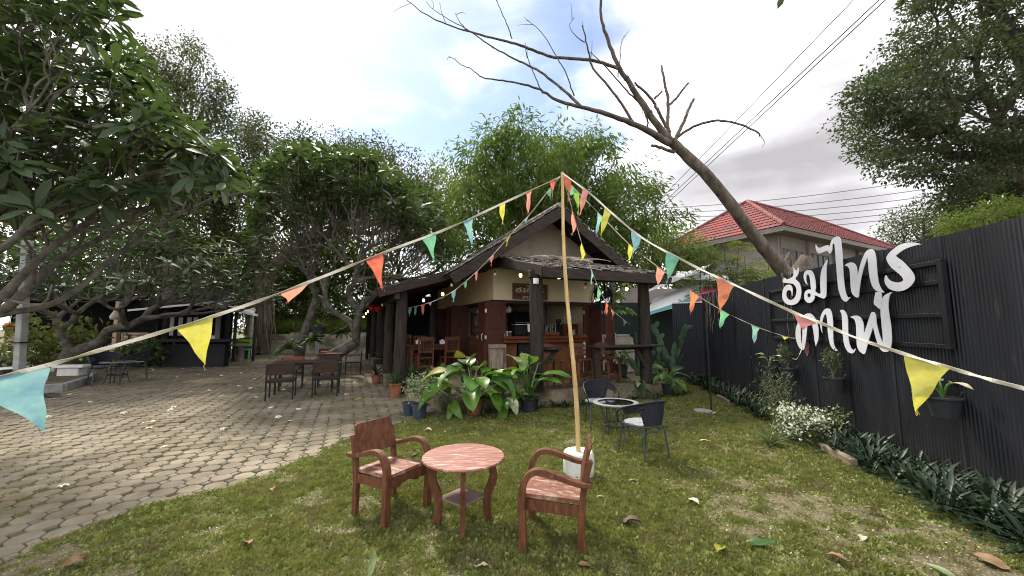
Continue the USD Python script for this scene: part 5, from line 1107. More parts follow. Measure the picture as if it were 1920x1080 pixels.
# --- bamboo clump
g = np.random.default_rng(121); yB = 15.5
bb = at_y(1020, 640, yB); bb[2] = 0
t = thing('bamboo_clump', 'tall feathery yellow green bamboo clump arching behind the cafe roof', 'bamboo', bb)
outl_x = [820, 850, 880, 910, 950, 975, 1000, 1040, 1100, 1130, 1170, 1210, 1250]; outl_t = [450, 360, 285, 258, 238, 226, 262, 270, 252, 250, 318, 345, 365]
PP, DD = [], []
for k in range(46):
    px = outl_x[0] + (outl_x[-1] - outl_x[0]) * ((k + g.random()) / 46); tp = np.interp(px, outl_x, outl_t)
    y = yB + g.uniform(-2.2, 2.2); py = tp + (0 if k % 2 == 0 else g.uniform(20, 140)) + 10
    e = at_y(px, py, y); s0 = bb + np.array([g.normal(0, 0.5), g.normal(0, 0.5), 0])
    mid = s0 * 0.5 + e * 0.5 + np.array([-(e[0] - s0[0]) * 0.28, 0, 0.12 * e[2]]); hi = e * 0.82 + s0 * 0.18 + np.array([0, 0, 0.14 * e[2]])
    pth = smooth_path([s0, mid, hi, e], 8)
    part(t, 'culm', M().tube(pth, np.linspace(0.04, 0.006, len(pth)), 6), 'bamboo_culm', smooth=50, world=True)
    for q in range(26):
        u = g.uniform(0.38, 1.0); p = pth[min(int(u * (len(pth) - 1)), len(pth) - 1)]
        o = g.normal(0, 1, 3) * [0.6, 0.6, 0.3]; tw = p + o * (0.35 + 0.9 * u * g.random())
        nl = 20
        PP.append(tw + g.normal(0, 0.22, (nl, 3)) * [1, 1, 0.75]); DD.append(unit(o + [0, 0, -0.25]) * 0.8 + g.normal(0, 0.45, (nl, 3)) + [0, 0, -0.35])
PP, DD = np.vstack(PP), np.vstack(DD); n = len(PP)
part(t, 'crown', leaf_batch(PP, DD, np.tile([0, 0, 1.0], (n, 1)) + g.normal(0, 0.5, (n, 3)), g.uniform(0.20, 0.36, n), g.uniform(0.05, 0.08, n), droop=0.4, simple=True), 'bamboo_leaf', world=True, kind='stuff')
g = np.random.default_rng(122)
tips = px_tips(g, 150, [830, 880, 940, 1000, 1060, 1130, 1180], [420, 340, 300, 300, 300, 340, 400], [520, 520, 500, 470, 480, 540, 560], yB + 3.5, 1.2)
b = at_y(1000, 640, yB + 3.5); b[2] = 0
leafy_tree('background_tree', 'dark green tree standing within the bamboo behind the gable', b, at_y(1000, 480, yB + 3.5), tips, g, 0.2, 'bark_dark', 'small_leaf', 90, 0.2, 0.9, r_tip=0.02)
# --- the great rain tree at the upper right
g = np.random.default_rng(131); yR = 12.5
bR = np.array([22.0, 14.5, 0.0]); fR = np.array([20.0, 13.8, 5.0])
tips = px_tips(g, 400, [1585, 1620, 1660, 1690, 1740, 1800, 1860, 1960, 2150], [205, 150, 110, 60, -60, -160, -200, -220, -200], [230, 290, 330, 320, 350, 400, 330, 300, 300], yR, 2.2)
leafy_tree('rain_tree', 'huge dark rain tree spreading its limbs in at the upper right', bR, fR, tips, g, 0.55, 'bark_dark', 'rain_leaf', 190, 0.125, 0.68, r_tip=0.022, flat=0.34, wob=0.08, aspect=0.5)
g = np.random.default_rng(132)
tips = px_tips(g, 170, [1770, 1800, 1850, 1900, 2000, 2100], [370, 330, 290, 265, 250, 250], [420, 440, 440, 430, 430, 430], 14.5, 1.8)
leafy_tree('leafy_tree', 'dense green tree leaning over the fence top at the right edge', np.array([19.5, 15.0, 0.0]), np.array([19.0, 14.8, 3.5]), tips, g, 0.3, 'bark_dark', 'rain_leaf', 190, 0.15, 0.7, r_tip=0.025, flat=0.6)
# feathery shrub above the fence top
g = np.random.default_rng(133)
tips = px_tips(g, 70, [1775, 1800, 1850, 1920, 1990], [425, 405, 392, 385, 385], [440, 440, 430, 410, 400], 9.5, 0.8)
leafy_tree('shrub', 'pale feathery shrub spilling over the top of the black fence', np.array([11.0, 9.6, 0.0]), np.array([11.0, 9.6, 2.0]), tips, g, 0.06, 'bark_dark', 'bright_leaf', 90, 0.11, 0.35, r_tip=0.012, aspect=0.25, droop=0.6)
# --- light ferny tree in front of the red roofed house
g = np.random.default_rng(134); yM = 12.0; b = at_y(1385, 600, yM); b[2] = 0
t = thing('feathery_tree', 'light feathery green saplings in front of the red roofed house', 'tree', b)
PP, DD = [], []
for k, px in enumerate((1310, 1335, 1362, 1388, 1408, 1432, 1350, 1445)):
    y = yM + g.uniform(-1.5, 1.5); p0 = at_y(px + g.normal(0, 5), 600, y); p0[2] = 0; p1 = at_y(px + g.normal(0, 8), 455 + 25 * (k % 3), y)
    part(t, 'stem', M().tube(smooth_path([p0, (p0 + p1) / 2 + g.normal(0, 0.1, 3), p1], 4), np.linspace(0.03, 0.008, 9), 5), 'bark_dark', world=True)
    for q in range(34):
        u = g.uniform(0.55, 1.0); p = p0 + (p1 - p0) * u; an = g.uniform(0, 2 * PI); d = np.array([math.cos(an), math.sin(an), 0.15]); Lf = g.uniform(0.5, 1.0)
        m_ = 22; uu = np.linspace(0.2, 1, m_)[:, None]; pos = p + d * Lf * uu - np.array([0, 0, 0.22]) * uu ** 2 * Lf
        PP.append(pos + g.normal(0, 0.02, (m_, 3))); sd = np.array([-d[1], d[0], 0]); DD.append(sd * np.where(np.arange(m_) % 2, 1, -1)[:, None] + d * 0.4 + g.normal(0, 0.2, (m_, 3)) - [0, 0, 0.2])
PP, DD = np.vstack(PP), np.vstack(DD); n = len(PP)
part(t, 'crown', leaf_batch(PP, DD, np.tile([0, 0, 1.0], (n, 1)), g.uniform(0.12, 0.2, n), 0.045, simple=True), 'bright_leaf', world=True, kind='stuff')

# --- dead leaning tree behind the fence
DP = lambda px, py, y: at_y(px, py, y)
dead = thing('dead_tree', 'leafless dead tree leaning over the fence, its bare branches across the sky', 'dead tree', np.array([6.3, 7.9, 0.0]))
g = np.random.default_rng(141)
def dead_limb(pts, r, name='branch'):
    p = np.array([DP(*q) for q in pts]); pp = smooth_path(p, 5); rad = np.interp(np.linspace(0, 1, len(pp)), np.linspace(0, 1, len(r)), r) * (1.0 if name == 'trunk' else 0.70)
    if name != 'trunk':
        pp = pp + g.normal(0, 0.004, pp.shape)
        for _ in range(2 if len(pp) > 20 else 1):
            k_ = g.integers(len(pp) // 2, len(pp) - 1); d_ = unit(pp[k_] - pp[k_ - 1]) + g.normal(0, 0.7, 3); L_ = g.uniform(0.12, 0.35); part(dead, 'twig', M().tube(smooth_path([pp[k_], pp[k_] + d_ * L_ * 0.5, pp[k_] + d_ * L_ * 0.9 + g.normal(0, 0.03, 3)], 3), np.linspace(0.006, 0.003, 7), 4), 'bark_dead', world=True)
            q_ = g.integers(1, len(pp) // 2); part(dead, 'knot', M().sphere(pp[q_], rad[q_] * 1.25, 1, (1, 1, 0.8)), 'bark_dead', smooth=True, world=True)
    v, f = M().tube(pp, rad, 12 if rad.max() > 0.08 else 7).get()
    v = v + (meshkit.noise(v * 10, 8)[:, None] - 0.5) * min(0.04, rad.max() * 0.35)
    part(dead, name, (v, f), 'bark_dead', smooth=60, world=True)
dead_limb([(1530, 640, 7.9), (1490, 540, 7.7), (1462, 500, 7.6), (1410, 437, 7.4), (1340, 345, 7.2), (1290, 295, 7.1), (1258, 265, 7.0)], (0.19, 0.165, 0.138, 0.115, 0.104, 0.098, 0.094), 'trunk')
dead_limb([(1258, 265, 7.0), (1225, 225, 6.9), (1180, 155, 6.8), (1160, 125, 6.7), (1140, 75, 6.6), (1127, 30, 6.5), (1130, -30, 6.4)], (0.11, 0.09, 0.07, 0.06, 0.045, 0.035, 0.03))
dead_limb([(1255, 268, 7.0), (1205, 240, 6.7), (1150, 218, 6.5), (1090, 200, 6.3), (1045, 188, 6.2), (1012, 168, 6.1), (975, 157, 6.0), (935, 150, 5.9), (905, 145, 5.8), (880, 128, 5.8), (862, 120, 5.7), (842, 104, 5.7)], (0.10, 0.075, 0.06, 0.045, 0.036, 0.03, 0.022, 0.018, 0.014, 0.011, 0.009, 0.007))
dead_limb([(1160, 128, 6.7), (1110, 113, 6.6), (1040, 107, 6.5), (990, 90, 6.5), (960, 80, 6.4), (900, 65, 6.3), (860, 53, 6.3), (820, 38, 6.2), (790, 22, 6.2), (758, -5, 6.1)], (0.045, 0.04, 0.036, 0.034, 0.03, 0.024, 0.018, 0.015, 0.012, 0.008))
dead_limb([(1090, 200, 6.3), (1060, 172, 6.4), (1020, 140, 6.5), (985, 120, 6.6), (960, 108, 6.6), (930, 92, 6.7), (895, 68, 6.7), (870, 52, 6.8), (840, 35, 6.8), (815, 20, 6.8), (798, 2, 6.9)], (0.04, 0.034, 0.03, 0.026, 0.022, 0.018, 0.015, 0.012, 0.01, 0.008, 0.006))
dead_limb([(1188, 232, 6.8), (1165, 195, 6.7), (1140, 160, 6.6), (1112, 128, 6.6), (1103, 95, 6.5), (1092, 48, 6.5)], (0.04, 0.032, 0.028, 0.025, 0.022, 0.017))
dead_limb([(1096, 80, 6.5), (1080, 68, 6.4), (1068, 48, 6.4), (1078, 32, 6.4)], (0.014, 0.011, 0.008, 0.005), 'twig')
dead_limb([(1107, 97, 6.5), (1140, 130, 6.6), (1175, 170, 6.8), (1200, 195, 6.9), (1213, 222, 6.9), (1213, 242, 6.9)], (0.010, 0.016, 0.02, 0.022, 0.022, 0.022))
dead_limb([(1158, 145, 6.7), (1162, 110, 6.8), (1165, 80, 6.8), (1180, 56, 6.9)], (0.018, 0.013, 0.01, 0.006), 'twig')
dead_limb([(1076, 180, 6.4), (1062, 140, 6.3), (1040, 100, 6.2), (1015, 60, 6.1), (988, 38, 6.0)], (0.018, 0.014, 0.012, 0.009, 0.006), 'twig')
dead_limb([(1013, 167, 6.1), (1000, 135, 6.1), (988, 105, 6.1), (985, 80, 6.1)], (0.016, 0.012, 0.010, 0.006), 'twig')
dead_limb([(960, 72, 6.4), (950, 45, 6.3), (935, 10, 6.2), (928, -15, 6.2)], (0.016, 0.012, 0.009, 0.006), 'twig')
dead_limb([(875, 57, 6.3), (862, 40, 6.2), (853, 24, 6.2)], (0.012, 0.009, 0.005), 'twig')
dead_limb([(1256, 262, 7.0), (1252, 235, 7.0), (1253, 195, 7.1), (1246, 155, 7.1), (1240, 122, 7.2)], (0.055, 0.048, 0.042, 0.034, 0.026))
dead_limb([(1253, 198, 7.1), (1270, 182, 7.2), (1290, 156, 7.3)], (0.036, 0.034, 0.028))
dead_limb([(1250, 240, 7.0), (1232, 205, 6.9), (1222, 185, 6.8), (1200, 165, 6.7), (1190, 155, 6.6)], (0.045, 0.038, 0.034, 0.03, 0.02))
dead_limb([(1228, 184, 6.8), (1240, 172, 6.9)], (0.03, 0.026))
dead_limb([(1266, 262, 7.0), (1280, 232, 7.1), (1290, 208, 7.2), (1300, 186, 7.3)], (0.055, 0.046, 0.042, 0.036))
dead_limb([(1268, 258, 7.0), (1300, 238, 6.9), (1345, 226, 6.8), (1385, 232, 6.7), (1420, 248, 6.6), (1425, 256, 6.6)], (0.036, 0.034, 0.03, 0.026, 0.022, 0.014))
dead_limb([(1266, 285, 7.02), (1255, 282, 7.0), (1240, 277, 6.9), (1222, 272, 6.8)], (0.05, 0.045, 0.04, 0.035))
dead_limb([(1465, 505, 7.6), (1475, 490, 7.6), (1484, 472, 7.6)], (0.12, 0.09, 0.05))
st = thing('tree_stump', 'split weathered stump poking above the fence behind the lettering', 'stump', np.array([6.1, 8.0, 0.0]))
p0, p1 = at_y(1488, 545, 7.9), at_y(1513, 484, 8.0)
v, f = M().tube(np.array([[6.0, 7.95, 0.0], p0, p0 * 0.45 + p1 * 0.55, p1]), (0.34, 0.24, 0.21, 0.13), 12).get(); part(st, 'stump', (v + (meshkit.noise(v * 8, 9)[:, None] - 0.5) * 0.10, f), 'bark_dead', smooth=40, world=True)

# a sprig of big leaves dipping into the view at the top
for k, (px, py, lab) in enumerate(((1700, -30, 'sprig of long leaves dipping in at the top edge beside the rain tree'), (1472, -22, 'single leaf tip dipping in at the top edge above the cables'))):
    p = at_y(px, py, 4.2); t = thing('leaf_sprig', lab, 'branch', p); g = np.random.default_rng(160 + k); n = 9 if k == 0 else 3
    part(t, 'twig', M().tube(smooth_path([p + [0.5, 0.3, 0.5], p + [0.2, 0.1, 0.22], p], 3), np.linspace(0.012, 0.006, 7), 5), 'bark_grey', world=True)
    for q in range(n):
        part(t, 'leaf', leaf_batch([p], [[g.uniform(-0.9, 0.7), g.uniform(-0.4, 0.4), g.uniform(-1.0, 0.1)]], [[0.1, -0.8, 0.5]], [g.uniform(0.18, 0.28)], [0.075], droop=0.25), 'frangipani_leaf', smooth=True, world=True)
# ================================================================ buildings round about, poles and wires
mat('red_tile', (0.145, 0.050, 0.050), 0.75, spec=0.15, col2=(0.22, 0.088, 0.088), scale=3, bump=0.1, stain=(0.26, 0.06, 0.055), stain_scale=0.8)
mat('house_wall', (0.34, 0.30, 0.29), 0.85, var=0.08, scale=1.0, bump=0.1, bscale=30)
mat('house_trim', (0.25, 0.215, 0.205), 0.8, var=0.1, scale=4)
mat('white_metal', (0.66, 0.67, 0.68), 0.45, var=0.06, scale=3)
mat('shed_black', (0.009, 0.0095, 0.011), 0.85, var=0.2, scale=2, spec=0.12)
mat('turf_green', (0.02, 0.07, 0.025), 0.9, var=0.25, scale=30, bump=0.4, bscale=150)
mat('old_plaster', (0.20, 0.175, 0.14), 0.92, col2=(0.33, 0.30, 0.25), scale=1.2, bump=0.3, bscale=20, stain=(0.10, 0.09, 0.06), stain_scale=0.9)
mat('bench_wood', (0.30, 0.21, 0.15), 0.7, col2=(0.42, 0.31, 0.22), scale=6)
mat('lime_paint', (0.24, 0.46, 0.06), 0.5, var=0.1, scale=6)
mat('blue_bin', (0.03, 0.08, 0.12), 0.5, var=0.1)
mat('cabinet_wood', (0.32, 0.22, 0.12), 0.6, col2=(0.44, 0.32, 0.19), scale=6, stretch=(3, 3, 0.6))
mat('teal_paint', (0.10, 0.30, 0.32), 0.5, var=0.1); mat('dark_green', (0.003, 0.010, 0.008), 0.6, var=0.2)
mat('pink_plastic', (0.62, 0.10, 0.16), 0.5, var=0.1); mat('orange_cloth', (0.5, 0.10, 0.04), 0.8, var=0.1); mat('linen', (0.45, 0.40, 0.31), 0.9, var=0.15, scale=10)
mat('pole_concrete', (0.34, 0.325, 0.30), 0.9, var=0.15, scale=4, bump=0.3, bscale=30)
mat('wire_black', (0.02, 0.02, 0.022), 0.6, var=0.1)

# --- red roofed house beyond the fence (x across its hip end, y along its ridge)
hc = np.array([12.3, 17.0, 0.0]); dL, dR = unit([-0.47, 0.88, 0]), unit([0.88, 0.47, 0]); WL, WR, EZ, RZ = 7.2, 14.6, 6.06, 8.75
rh = thing('red_roof_house', 'two storey pale house with a red tiled hipped roof beyond the fence', 'house', hc)
def Q(l, r, z): return hc + dL * l + dR * r + np.array([0, 0, z])
hf = WL / 2
A1, A2, A3, A4, R1, R2 = Q(0, 0, EZ), Q(WL, 0, EZ), Q(WL, WR, EZ), Q(0, WR, EZ), Q(hf, hf, RZ), Q(hf, WR - hf, RZ)
def tiled(tri_pts, along, up, name):
    """Ribbed tile courses over a roof plane given by its outline: each course a corrugated strip, lapped over the next."""
    P0 = tri_pts[0]; al, upv = unit(along), unit(up); pol = Polygon([(np.dot(p - P0, al), np.dot(p - P0, upv)) for p in tri_pts])
    nm = np.cross(al, upv); nm = nm if nm[2] > 0 else -nm; m = M(); h = 0.36; y = 0.0; top = pol.bounds[3]
    while y < top - 0.02:
        cut = pol.intersection(shapely.box(-99, y, 99, min(y + h * 0.5, top)))
        if cut.is_empty: break
        a, b = pol.intersection(LineString([(-99, y + 0.01), (99, y + 0.01)])).bounds[0::2] if not pol.intersection(LineString([(-99, y + 0.01), (99, y + 0.01)])).is_empty else (0, 0)
        y1 = min(y + h + 0.03, top - 0.005); ln = pol.intersection(LineString([(-99, y1), (99, y1)])); 
        c, d = (ln.bounds[0], ln.bounds[2]) if not ln.is_empty else ((a + b) / 2, (a + b) / 2)
        n = max(4, int((b - a) / 0.0575)); u = np.arange(n + 1) / n; w = 0.030 * np.array([0, 0.7, 1, 0.7])[np.arange(n + 1) % 4]
        xa = a + (b - a) * u; xb = np.clip(xa, c, d)
        lo = P0 + al * xa[:, None] + upv * y + nm * (0.055 + w)[:, None]; hi = P0 + al * xb[:, None] + upv * y1 + nm * (0.012 + w)[:, None]; lb = lo - nm * 0.03
        V = np.vstack([lb, lo, hi]); k = n + 1; j = np.arange(n)
        m.add(V, np.vstack([np.stack([j, j + 1, k + j + 1], 1), np.stack([j, k + j + 1, k + j], 1), np.stack([k + j, k + j + 1, 2 * k + j + 1], 1), np.stack([k + j, 2 * k + j + 1, 2 * k + j], 1)]))
        y += h
    part(rh, name, m, 'red_tile', world=True, kind='stuff')
tiled([A1, A2, R1], dL, R1 - (A1 + A2) / 2, 'roof_tiles'); tiled([A1, A4, R2, R1], dR, R1 - Q(0, hf, EZ), 'roof_tiles')
rb = M().add(*slab([A1, A2, R1, R1 + 1e-3], 0.05)).add(*slab([A1, R1, R2, A4], 0.05)).add(*slab([A2, A3, R2, R1], 0.05)).add(*slab([A4, R2, R2 + 1e-3, A3], 0.05)); part(rh, 'roof', rb, 'house_trim', world=True)
for a, b in ((A1, R1), (A2, R1), (R1, R2), (A4, R2)):
    rt_ = M(); L = np.linalg.norm(b - a); k = int(L / 0.3)
    for i in range(k): rt_.tube([a + (b - a) * (i / k) + [0, 0, 0.08], a + (b - a) * ((i + 1.05) / k) + [0, 0, 0.10]], (0.11, 0.09), 8)
    part(rh, 'ridge_tile', rt_, 'red_tile', world=True, kind='stuff')
for a, b in ((A1, A2), (A1, A4)): part(rh, 'fascia', M().beam(a - [0, 0, 0.10], b - [0, 0, 0.10], 0.04, 0.22), 'house_trim', world=True)
part(rh, 'soffit', M().add(*slab([Q(0.02, 0.02, EZ - 0.16), Q(WL, 0.02, EZ - 0.16), Q(WL, WR, EZ - 0.16), Q(0.02, WR, EZ - 0.16)], 0.03)), 'house_trim', world=True)
HW3 = np.stack([dL, dR, [0, 0, 1.0]], 1)
ins = 0.65
def wbox(l, r, z, sl, sr, sz): return M().box(Q(l, r, z), (sl, sr, sz), np.stack([dR, -dL, [0, 0, 1.0]], 1) @ np.array([[0, 1, 0], [-1, 0, 0], [0, 0, 1.0]]) if False else HW3)
part(rh, 'wall', wbox(WL / 2, ins + 0.1, 2.95, WL - 2 * ins, 0.2, 5.9), 'house_wall', world=True); part(rh, 'wall', wbox(ins + 0.1, WR / 2 + 0.1, 2.95, 0.2, WR - 2 * ins - 0.4, 5.9), 'house_wall', world=True)
part(rh, 'wall', wbox(WL - ins, WR / 2, 2.95, 0.2, WR - 2 * ins, 5.9), 'house_wall', world=True)
part(rh, 'ledge', wbox(ins - 0.08, WR / 2, 3.55, 0.16, WR - 2 * ins, 0.14), 'white_metal', world=True)
def window(l0, r, z, w, h, n):
    fm = M()
    for k in range(n + 1): fm.add(*wbox(l0, r - w / 2 + w * k / n, z, 0.07, 0.07, h).get())
    for zz in (-h / 2, h / 2): fm.add(*wbox(l0, r, z + zz, 0.07, w + 0.07, 0.07).get())
    p = part(rh, 'window', fm, 'house_trim', world=True)
    for k in range(n): part(p, 'pane', wbox(l0 + 0.01, r - w / 2 + w * (k + 0.5) / n, z, 0.02, w / n - 0.07, h - 0.07), 'dark_glass', world=True)
    part(p, 'sill', wbox(l0 - 0.03, r, z - h / 2 - 0.08, 0.14, w + 0.2, 0.06), 'house_trim', world=True)
for r, w, n in ((2.0, 1.7, 3), (4.6, 1.6, 3), (7.4, 1.6, 3), (10.2, 1.6, 3)): window(ins - 0.035, r, 4.55, w, 1.35, n)
for r in (3.3, 6.0, 8.8): part(rh, 'pilaster', wbox(ins - 0.06, r, 4.7, 0.14, 0.14, 2.3), 'house_trim', world=True)
part(rh, 'downpipe', M().tube([Q(ins - 0.1, ins - 0.1, 5.8), Q(ins - 0.1, ins - 0.1, 0.1)], 0.05, 8), 'house_trim', world=True)

# --- neighbour's white metal roofs between the cafe and the fence
nb = thing('metal_roof_shed', 'neighbouring shed with white metal roofs stepping up behind the right porch post', 'shed', at_y(1265, 613, 15.0))
def sheet(px0, py0, px1, py1, px2, py2, px3, py3, y0, y1, mname, name, th=0.04):
    a, b, c, d = at_y(px0, py0, y0), at_y(px1, py1, y0), at_y(px2, py2, y1), at_y(px3, py3, y1)
    part(nb, name, M().add(*slab([a, b, c, d], th)), mname, world=True)
sheet(1215, 545, 1325, 503, 1335, 494, 1250, 522, 14.0, 16.0, 'white_metal', 'roof_sheet')
sheet(1210, 590, 1345, 553, 1330, 520, 1225, 560, 13.0, 15.0, 'white_metal', 'roof_sheet')
sheet(1268, 520, 1372, 527, 1360, 515, 1268, 508, 14.0, 15.5, 'white_metal', 'roof_sheet')
part(nb, 'gutter', M().beam(at_y(1205, 592, 12.9), at_y(1312, 556, 12.9), 0.08, 0.10), 'teal_paint', world=True)
part(nb, 'wall', M().box((7.2, 17.2, 1.6), (5.0, 0.2, 3.2), rotz(0.2)), 'house_wall', world=True)
part(nb, 'dark_front', M().box((4.6, 14.3, 1.2), (5.0, 0.1, 2.4), rotz(0.1)), 'dark_green', world=True)
t = thing('pink_awning', 'pink awning peeking over the black fence left of the dead tree', 'awning', at_y(1342, 545, 12.8))
part(t, 'cloth', M().add(*slab([at_y(1312, 552, 12.5), at_y(1372, 545, 12.5), at_y(1362, 534, 13.3), at_y(1318, 538, 13.3)], 0.03)), 'pink_plastic', world=True); part(t, 'valance', M().add(*slab([at_y(1312, 552, 12.5), at_y(1372, 545, 12.5), at_y(1372, 545, 12.53), at_y(1312, 552, 12.53)], 0.45)), 'pink_plastic', world=True)
t = thing('low_wall', 'low mossy concrete wall behind the right porch post', 'wall', H(4.2, 1.4))
part(t, 'wall', M().box(H(4.0, 1.6, 0.6), (3.4, 0.15, 1.2), HR), 'old_plaster', world=True); part(t, 'coping', M().box(H(4.0, 1.6, 1.225), (3.44, 0.2, 0.05), HR, ch=0.01), 'grey_concrete', world=True)

# --- concrete power pole and wires
pp = at_y(1152, 640, 18.5); pp[2] = 0; ptop = at_y(1152, 328, 18.5)[2]
t = thing('power_pole', 'grey concrete power pole rising behind the cafe gable', 'power pole', pp)
part(t, 'shaft', M().box((0, 0, ptop / 2), (0.24, 0.22, ptop), rotz(0.3), ch=0.02), 'pole_concrete')
part(t, 'bracket', M().box((0.12, -0.12, ptop - 2.0), (0.06, 0.1, 1.5)), 'black_metal'); 
for k in range(3): part(t, 'insulator', M().lathe([(0, 0), (0.05, 0.0), (0.06, 0.04), (0.04, 0.09), (0, 0.1)], 8, (0.2, -0.2, ptop - 2.6 + 0.5 * k)), 'white_plastic')
def wire(a, b, sag, r, label, n=14):
    a, b = np.asarray(a), np.asarray(b); u = np.linspace(0, 1, n)[:, None]; p = a + (b - a) * u - np.array([0, 0, 1.0]) * sag * 4 * u * (1 - u)
    single('power_line', M().tube(p, r, 5), 'wire_black', label, 'power line')
wa = pp + [0.2, -0.2, ptop - 2.4]
for k, (e, r, lab) in enumerate((((1600, 0), 0.010, 'single overhead cable climbing from the pole to the top right of the sky'), ((1648, 0), 0.012, 'thick overhead cable, left one of the twisted pair'), ((1660, 0), 0.012, 'thick overhead cable, right one of the twisted pair'))):
    s0 = at_y((1198, 1207, 1212)[k], (415, 415, 418)[k], 18.0); e0_ = at_y(*e, 7.0); wire(wa + [0, 0, 0.2 * k], s0, 0.05, r, lab + ', lower span'); wire(s0, s0 + (e0_ - s0) * 1.6, 0.0, r, lab)
for k, (ya, yb) in enumerate(((392, 318), (402, 340), (412, 356), (420, 372), (438, 380), (448, 392))):
    wire(at_y(1180, ya - 2 * k, 25), at_y(1900, yb - 12, 19.5), 0.5, 0.017, ('top', 'second', 'third', 'fourth', 'fifth', 'lowest')[k] + ' of the thin wires strung above the red roof', 20)

# --- left: black pavilion, shed, awning, wall
pv = thing('black_pavilion', 'open black pavilion with a dark corrugated roof and green turf floor at the far left', 'pavilion', at_z(40, 678))
def bx2(px0, px1, py0, py1, y, d, m, name, tt=None):
    a, b = at_y(px0, py1, y), at_y(px1, py0, y); part(tt or pv, name, M().box(((a[0] + b[0]) / 2, y + d / 2, (a[2] + b[2]) / 2), (abs(b[0] - a[0]), d, abs(b[2] - a[2])), ch=0.0), m, world=True)
cor = M(); n = 90; a0, a1 = at_y(-260, 556, 14.5), at_y(275, 572, 14.5); b0_, b1_ = at_y(-240, 548, 19.0), at_y(262, 562, 19.0); a0[2] = a1[2] = 2.75; b0_[2] = b1_[2] = 3.2
u = np.linspace(0, 1, n + 1)[:, None]; w = 0.02 * np.array([0, 1, 1, 0])[np.arange(n + 1) % 4]; V = np.vstack([a0 + (a1 - a0) * u + np.c_[w * 0, w * 0, w], b0_ + (b1_ - b0_) * u + np.c_[w * 0, w * 0, w]]); j = np.arange(n)
part(pv, 'roof', cor.add(V, np.vstack([np.stack([j, j + 1, n + 2 + j], 1), np.stack([j, n + 2 + j, n + 1 + j], 1)])), 'shed_black', world=True)
part(pv, 'eave_beam', M().beam(a0 - [0, 0, 0.12], a1 - [0, 0, 0.12], 0.08, 0.16), 'shed_black', world=True)
part(pv, 'back_wall', M().box(((a0[0] + a1[0]) / 2, 19.0, 1.4), (a1[0] - a0[0], 0.12, 2.9)), 'shed_black', world=True)
part(pv, 'turf_floor', M().box(((a0[0] + a1[0]) / 2, 16.9, 0.17), (a1[0] - a0[0] - 0.3, 4.0, 0.36), ch=0.01), 'turf_green', world=True)
part(pv, 'step', M().box(((a0[0] + a1[0]) / 2, 14.75, 0.11), (a1[0] - a0[0] - 0.3, 0.28, 0.24), ch=0.01), 'shed_black', world=True)
for px, m in ((217, 'bench_wood'), (-60, 'shed_black')):
    p = at_y(px, 640, 14.6); part(pv, 'post', M().box((p[0], p[1], 1.35), (0.16, 0.16, 2.7), ch=0.01), m, world=True)
for px, py, lab in ((238, 672, 'pale slatted wooden bench in front of the dark shed wall'), (14, 668, 'grey wooden bench in the black pavilion at the left edge')):
    p = at_y(px, py, 15.5); p[2] = 0.35; t = thing('slat_bench', lab, 'bench', p, 0.1)
    for k in range(3): part(t, 'seat_slat', M().box((0, -0.15 + 0.15 * k, 0.42), (1.0, 0.12, 0.03)), 'bench_wood')
    for k in range(4): part(t, 'back_slat', M().box((0, 0.27, 0.52 + 0.12 * k), (1.0, 0.025, 0.09)), 'bench_wood')
    for x in (-0.46, 0.46): part(t, 'side_frame', M().box((x, 0.27, 0.45), (0.06, 0.06, 0.92)).box((x, 0.02, 0.2), (0.06, 0.5, 0.06)).box((x, -0.2, 0.2), (0.06, 0.06, 0.4)), 'bench_wood')
t = thing('orange_lantern', 'orange cloth lantern hanging behind the concrete post at the left', 'lantern', at_y(17, 613, 13.5)); part(t, 'shade', M().lathe([(0, -0.16), (0.10, -0.15), (0.15, 0.0), (0.10, 0.14), (0, 0.15)], 14), 'orange_cloth', smooth=True); part(t, 'cord', M().tube([(0, 0, 0.14), (0, 0, 1.0)], 0.01, 5), 'black_metal')
t = thing('paper_lamp', 'cream lamp hung at the top of the wooden pavilion post', 'lamp', at_y(216, 589, 14.3)); part(t, 'shade', M().lathe([(0.04, 0.15), (0.16, -0.1), (0.12, -0.2), (0, -0.2)], 12), 'linen', smooth=True); part(t, 'cap', M().lathe([(0.05, 0.14), (0.05, 0.2), (0, 0.2)], 8), 'bench_wood')
# dark shed with a serving window
sh = thing('dark_shed', 'charcoal rendered shed with a wide dark serving window and low metal roof', 'shed', at_z(380, 690))
ys = 14.8
bx2(298, 425, 640, 692, ys, 0.18, 'shed_charcoal' if False else 'shed_black', 'lower_wall', sh)
mat('charcoal', (0.030, 0.031, 0.036), 0.85, spec=0.15, var=0.12, scale=2, bump=0.1)
bx2(302, 422, 645, 691, ys - 0.02, 0.02, 'charcoal', 'render_panel', sh); bx2(292, 430, 636, 641, ys - 0.25, 0.45, 'charcoal', 'counter_sill', sh)
bx2(292, 300, 572, 640, ys, 0.18, 'shed_black', 'post', sh); bx2(420, 428, 575, 640, ys, 0.18, 'shed_black', 'post', sh)
bx2(300, 428, 575, 688, ys + 3.0, 0.1, 'shed_black', 'back_wall', sh)
a, b, c, d = at_y(240, 582, ys - 0.6), at_y(442, 563, ys - 0.6), at_y(430, 548, ys + 3.2), at_y(250, 564, ys + 3.2)
part(sh, 'roof_sheet', M().add(*slab([a, b, c, d], 0.05)), 'shed_black', world=True); part(sh, 'roof_edge', M().beam(a, b, 0.04, 0.07), 'white_metal', world=True)
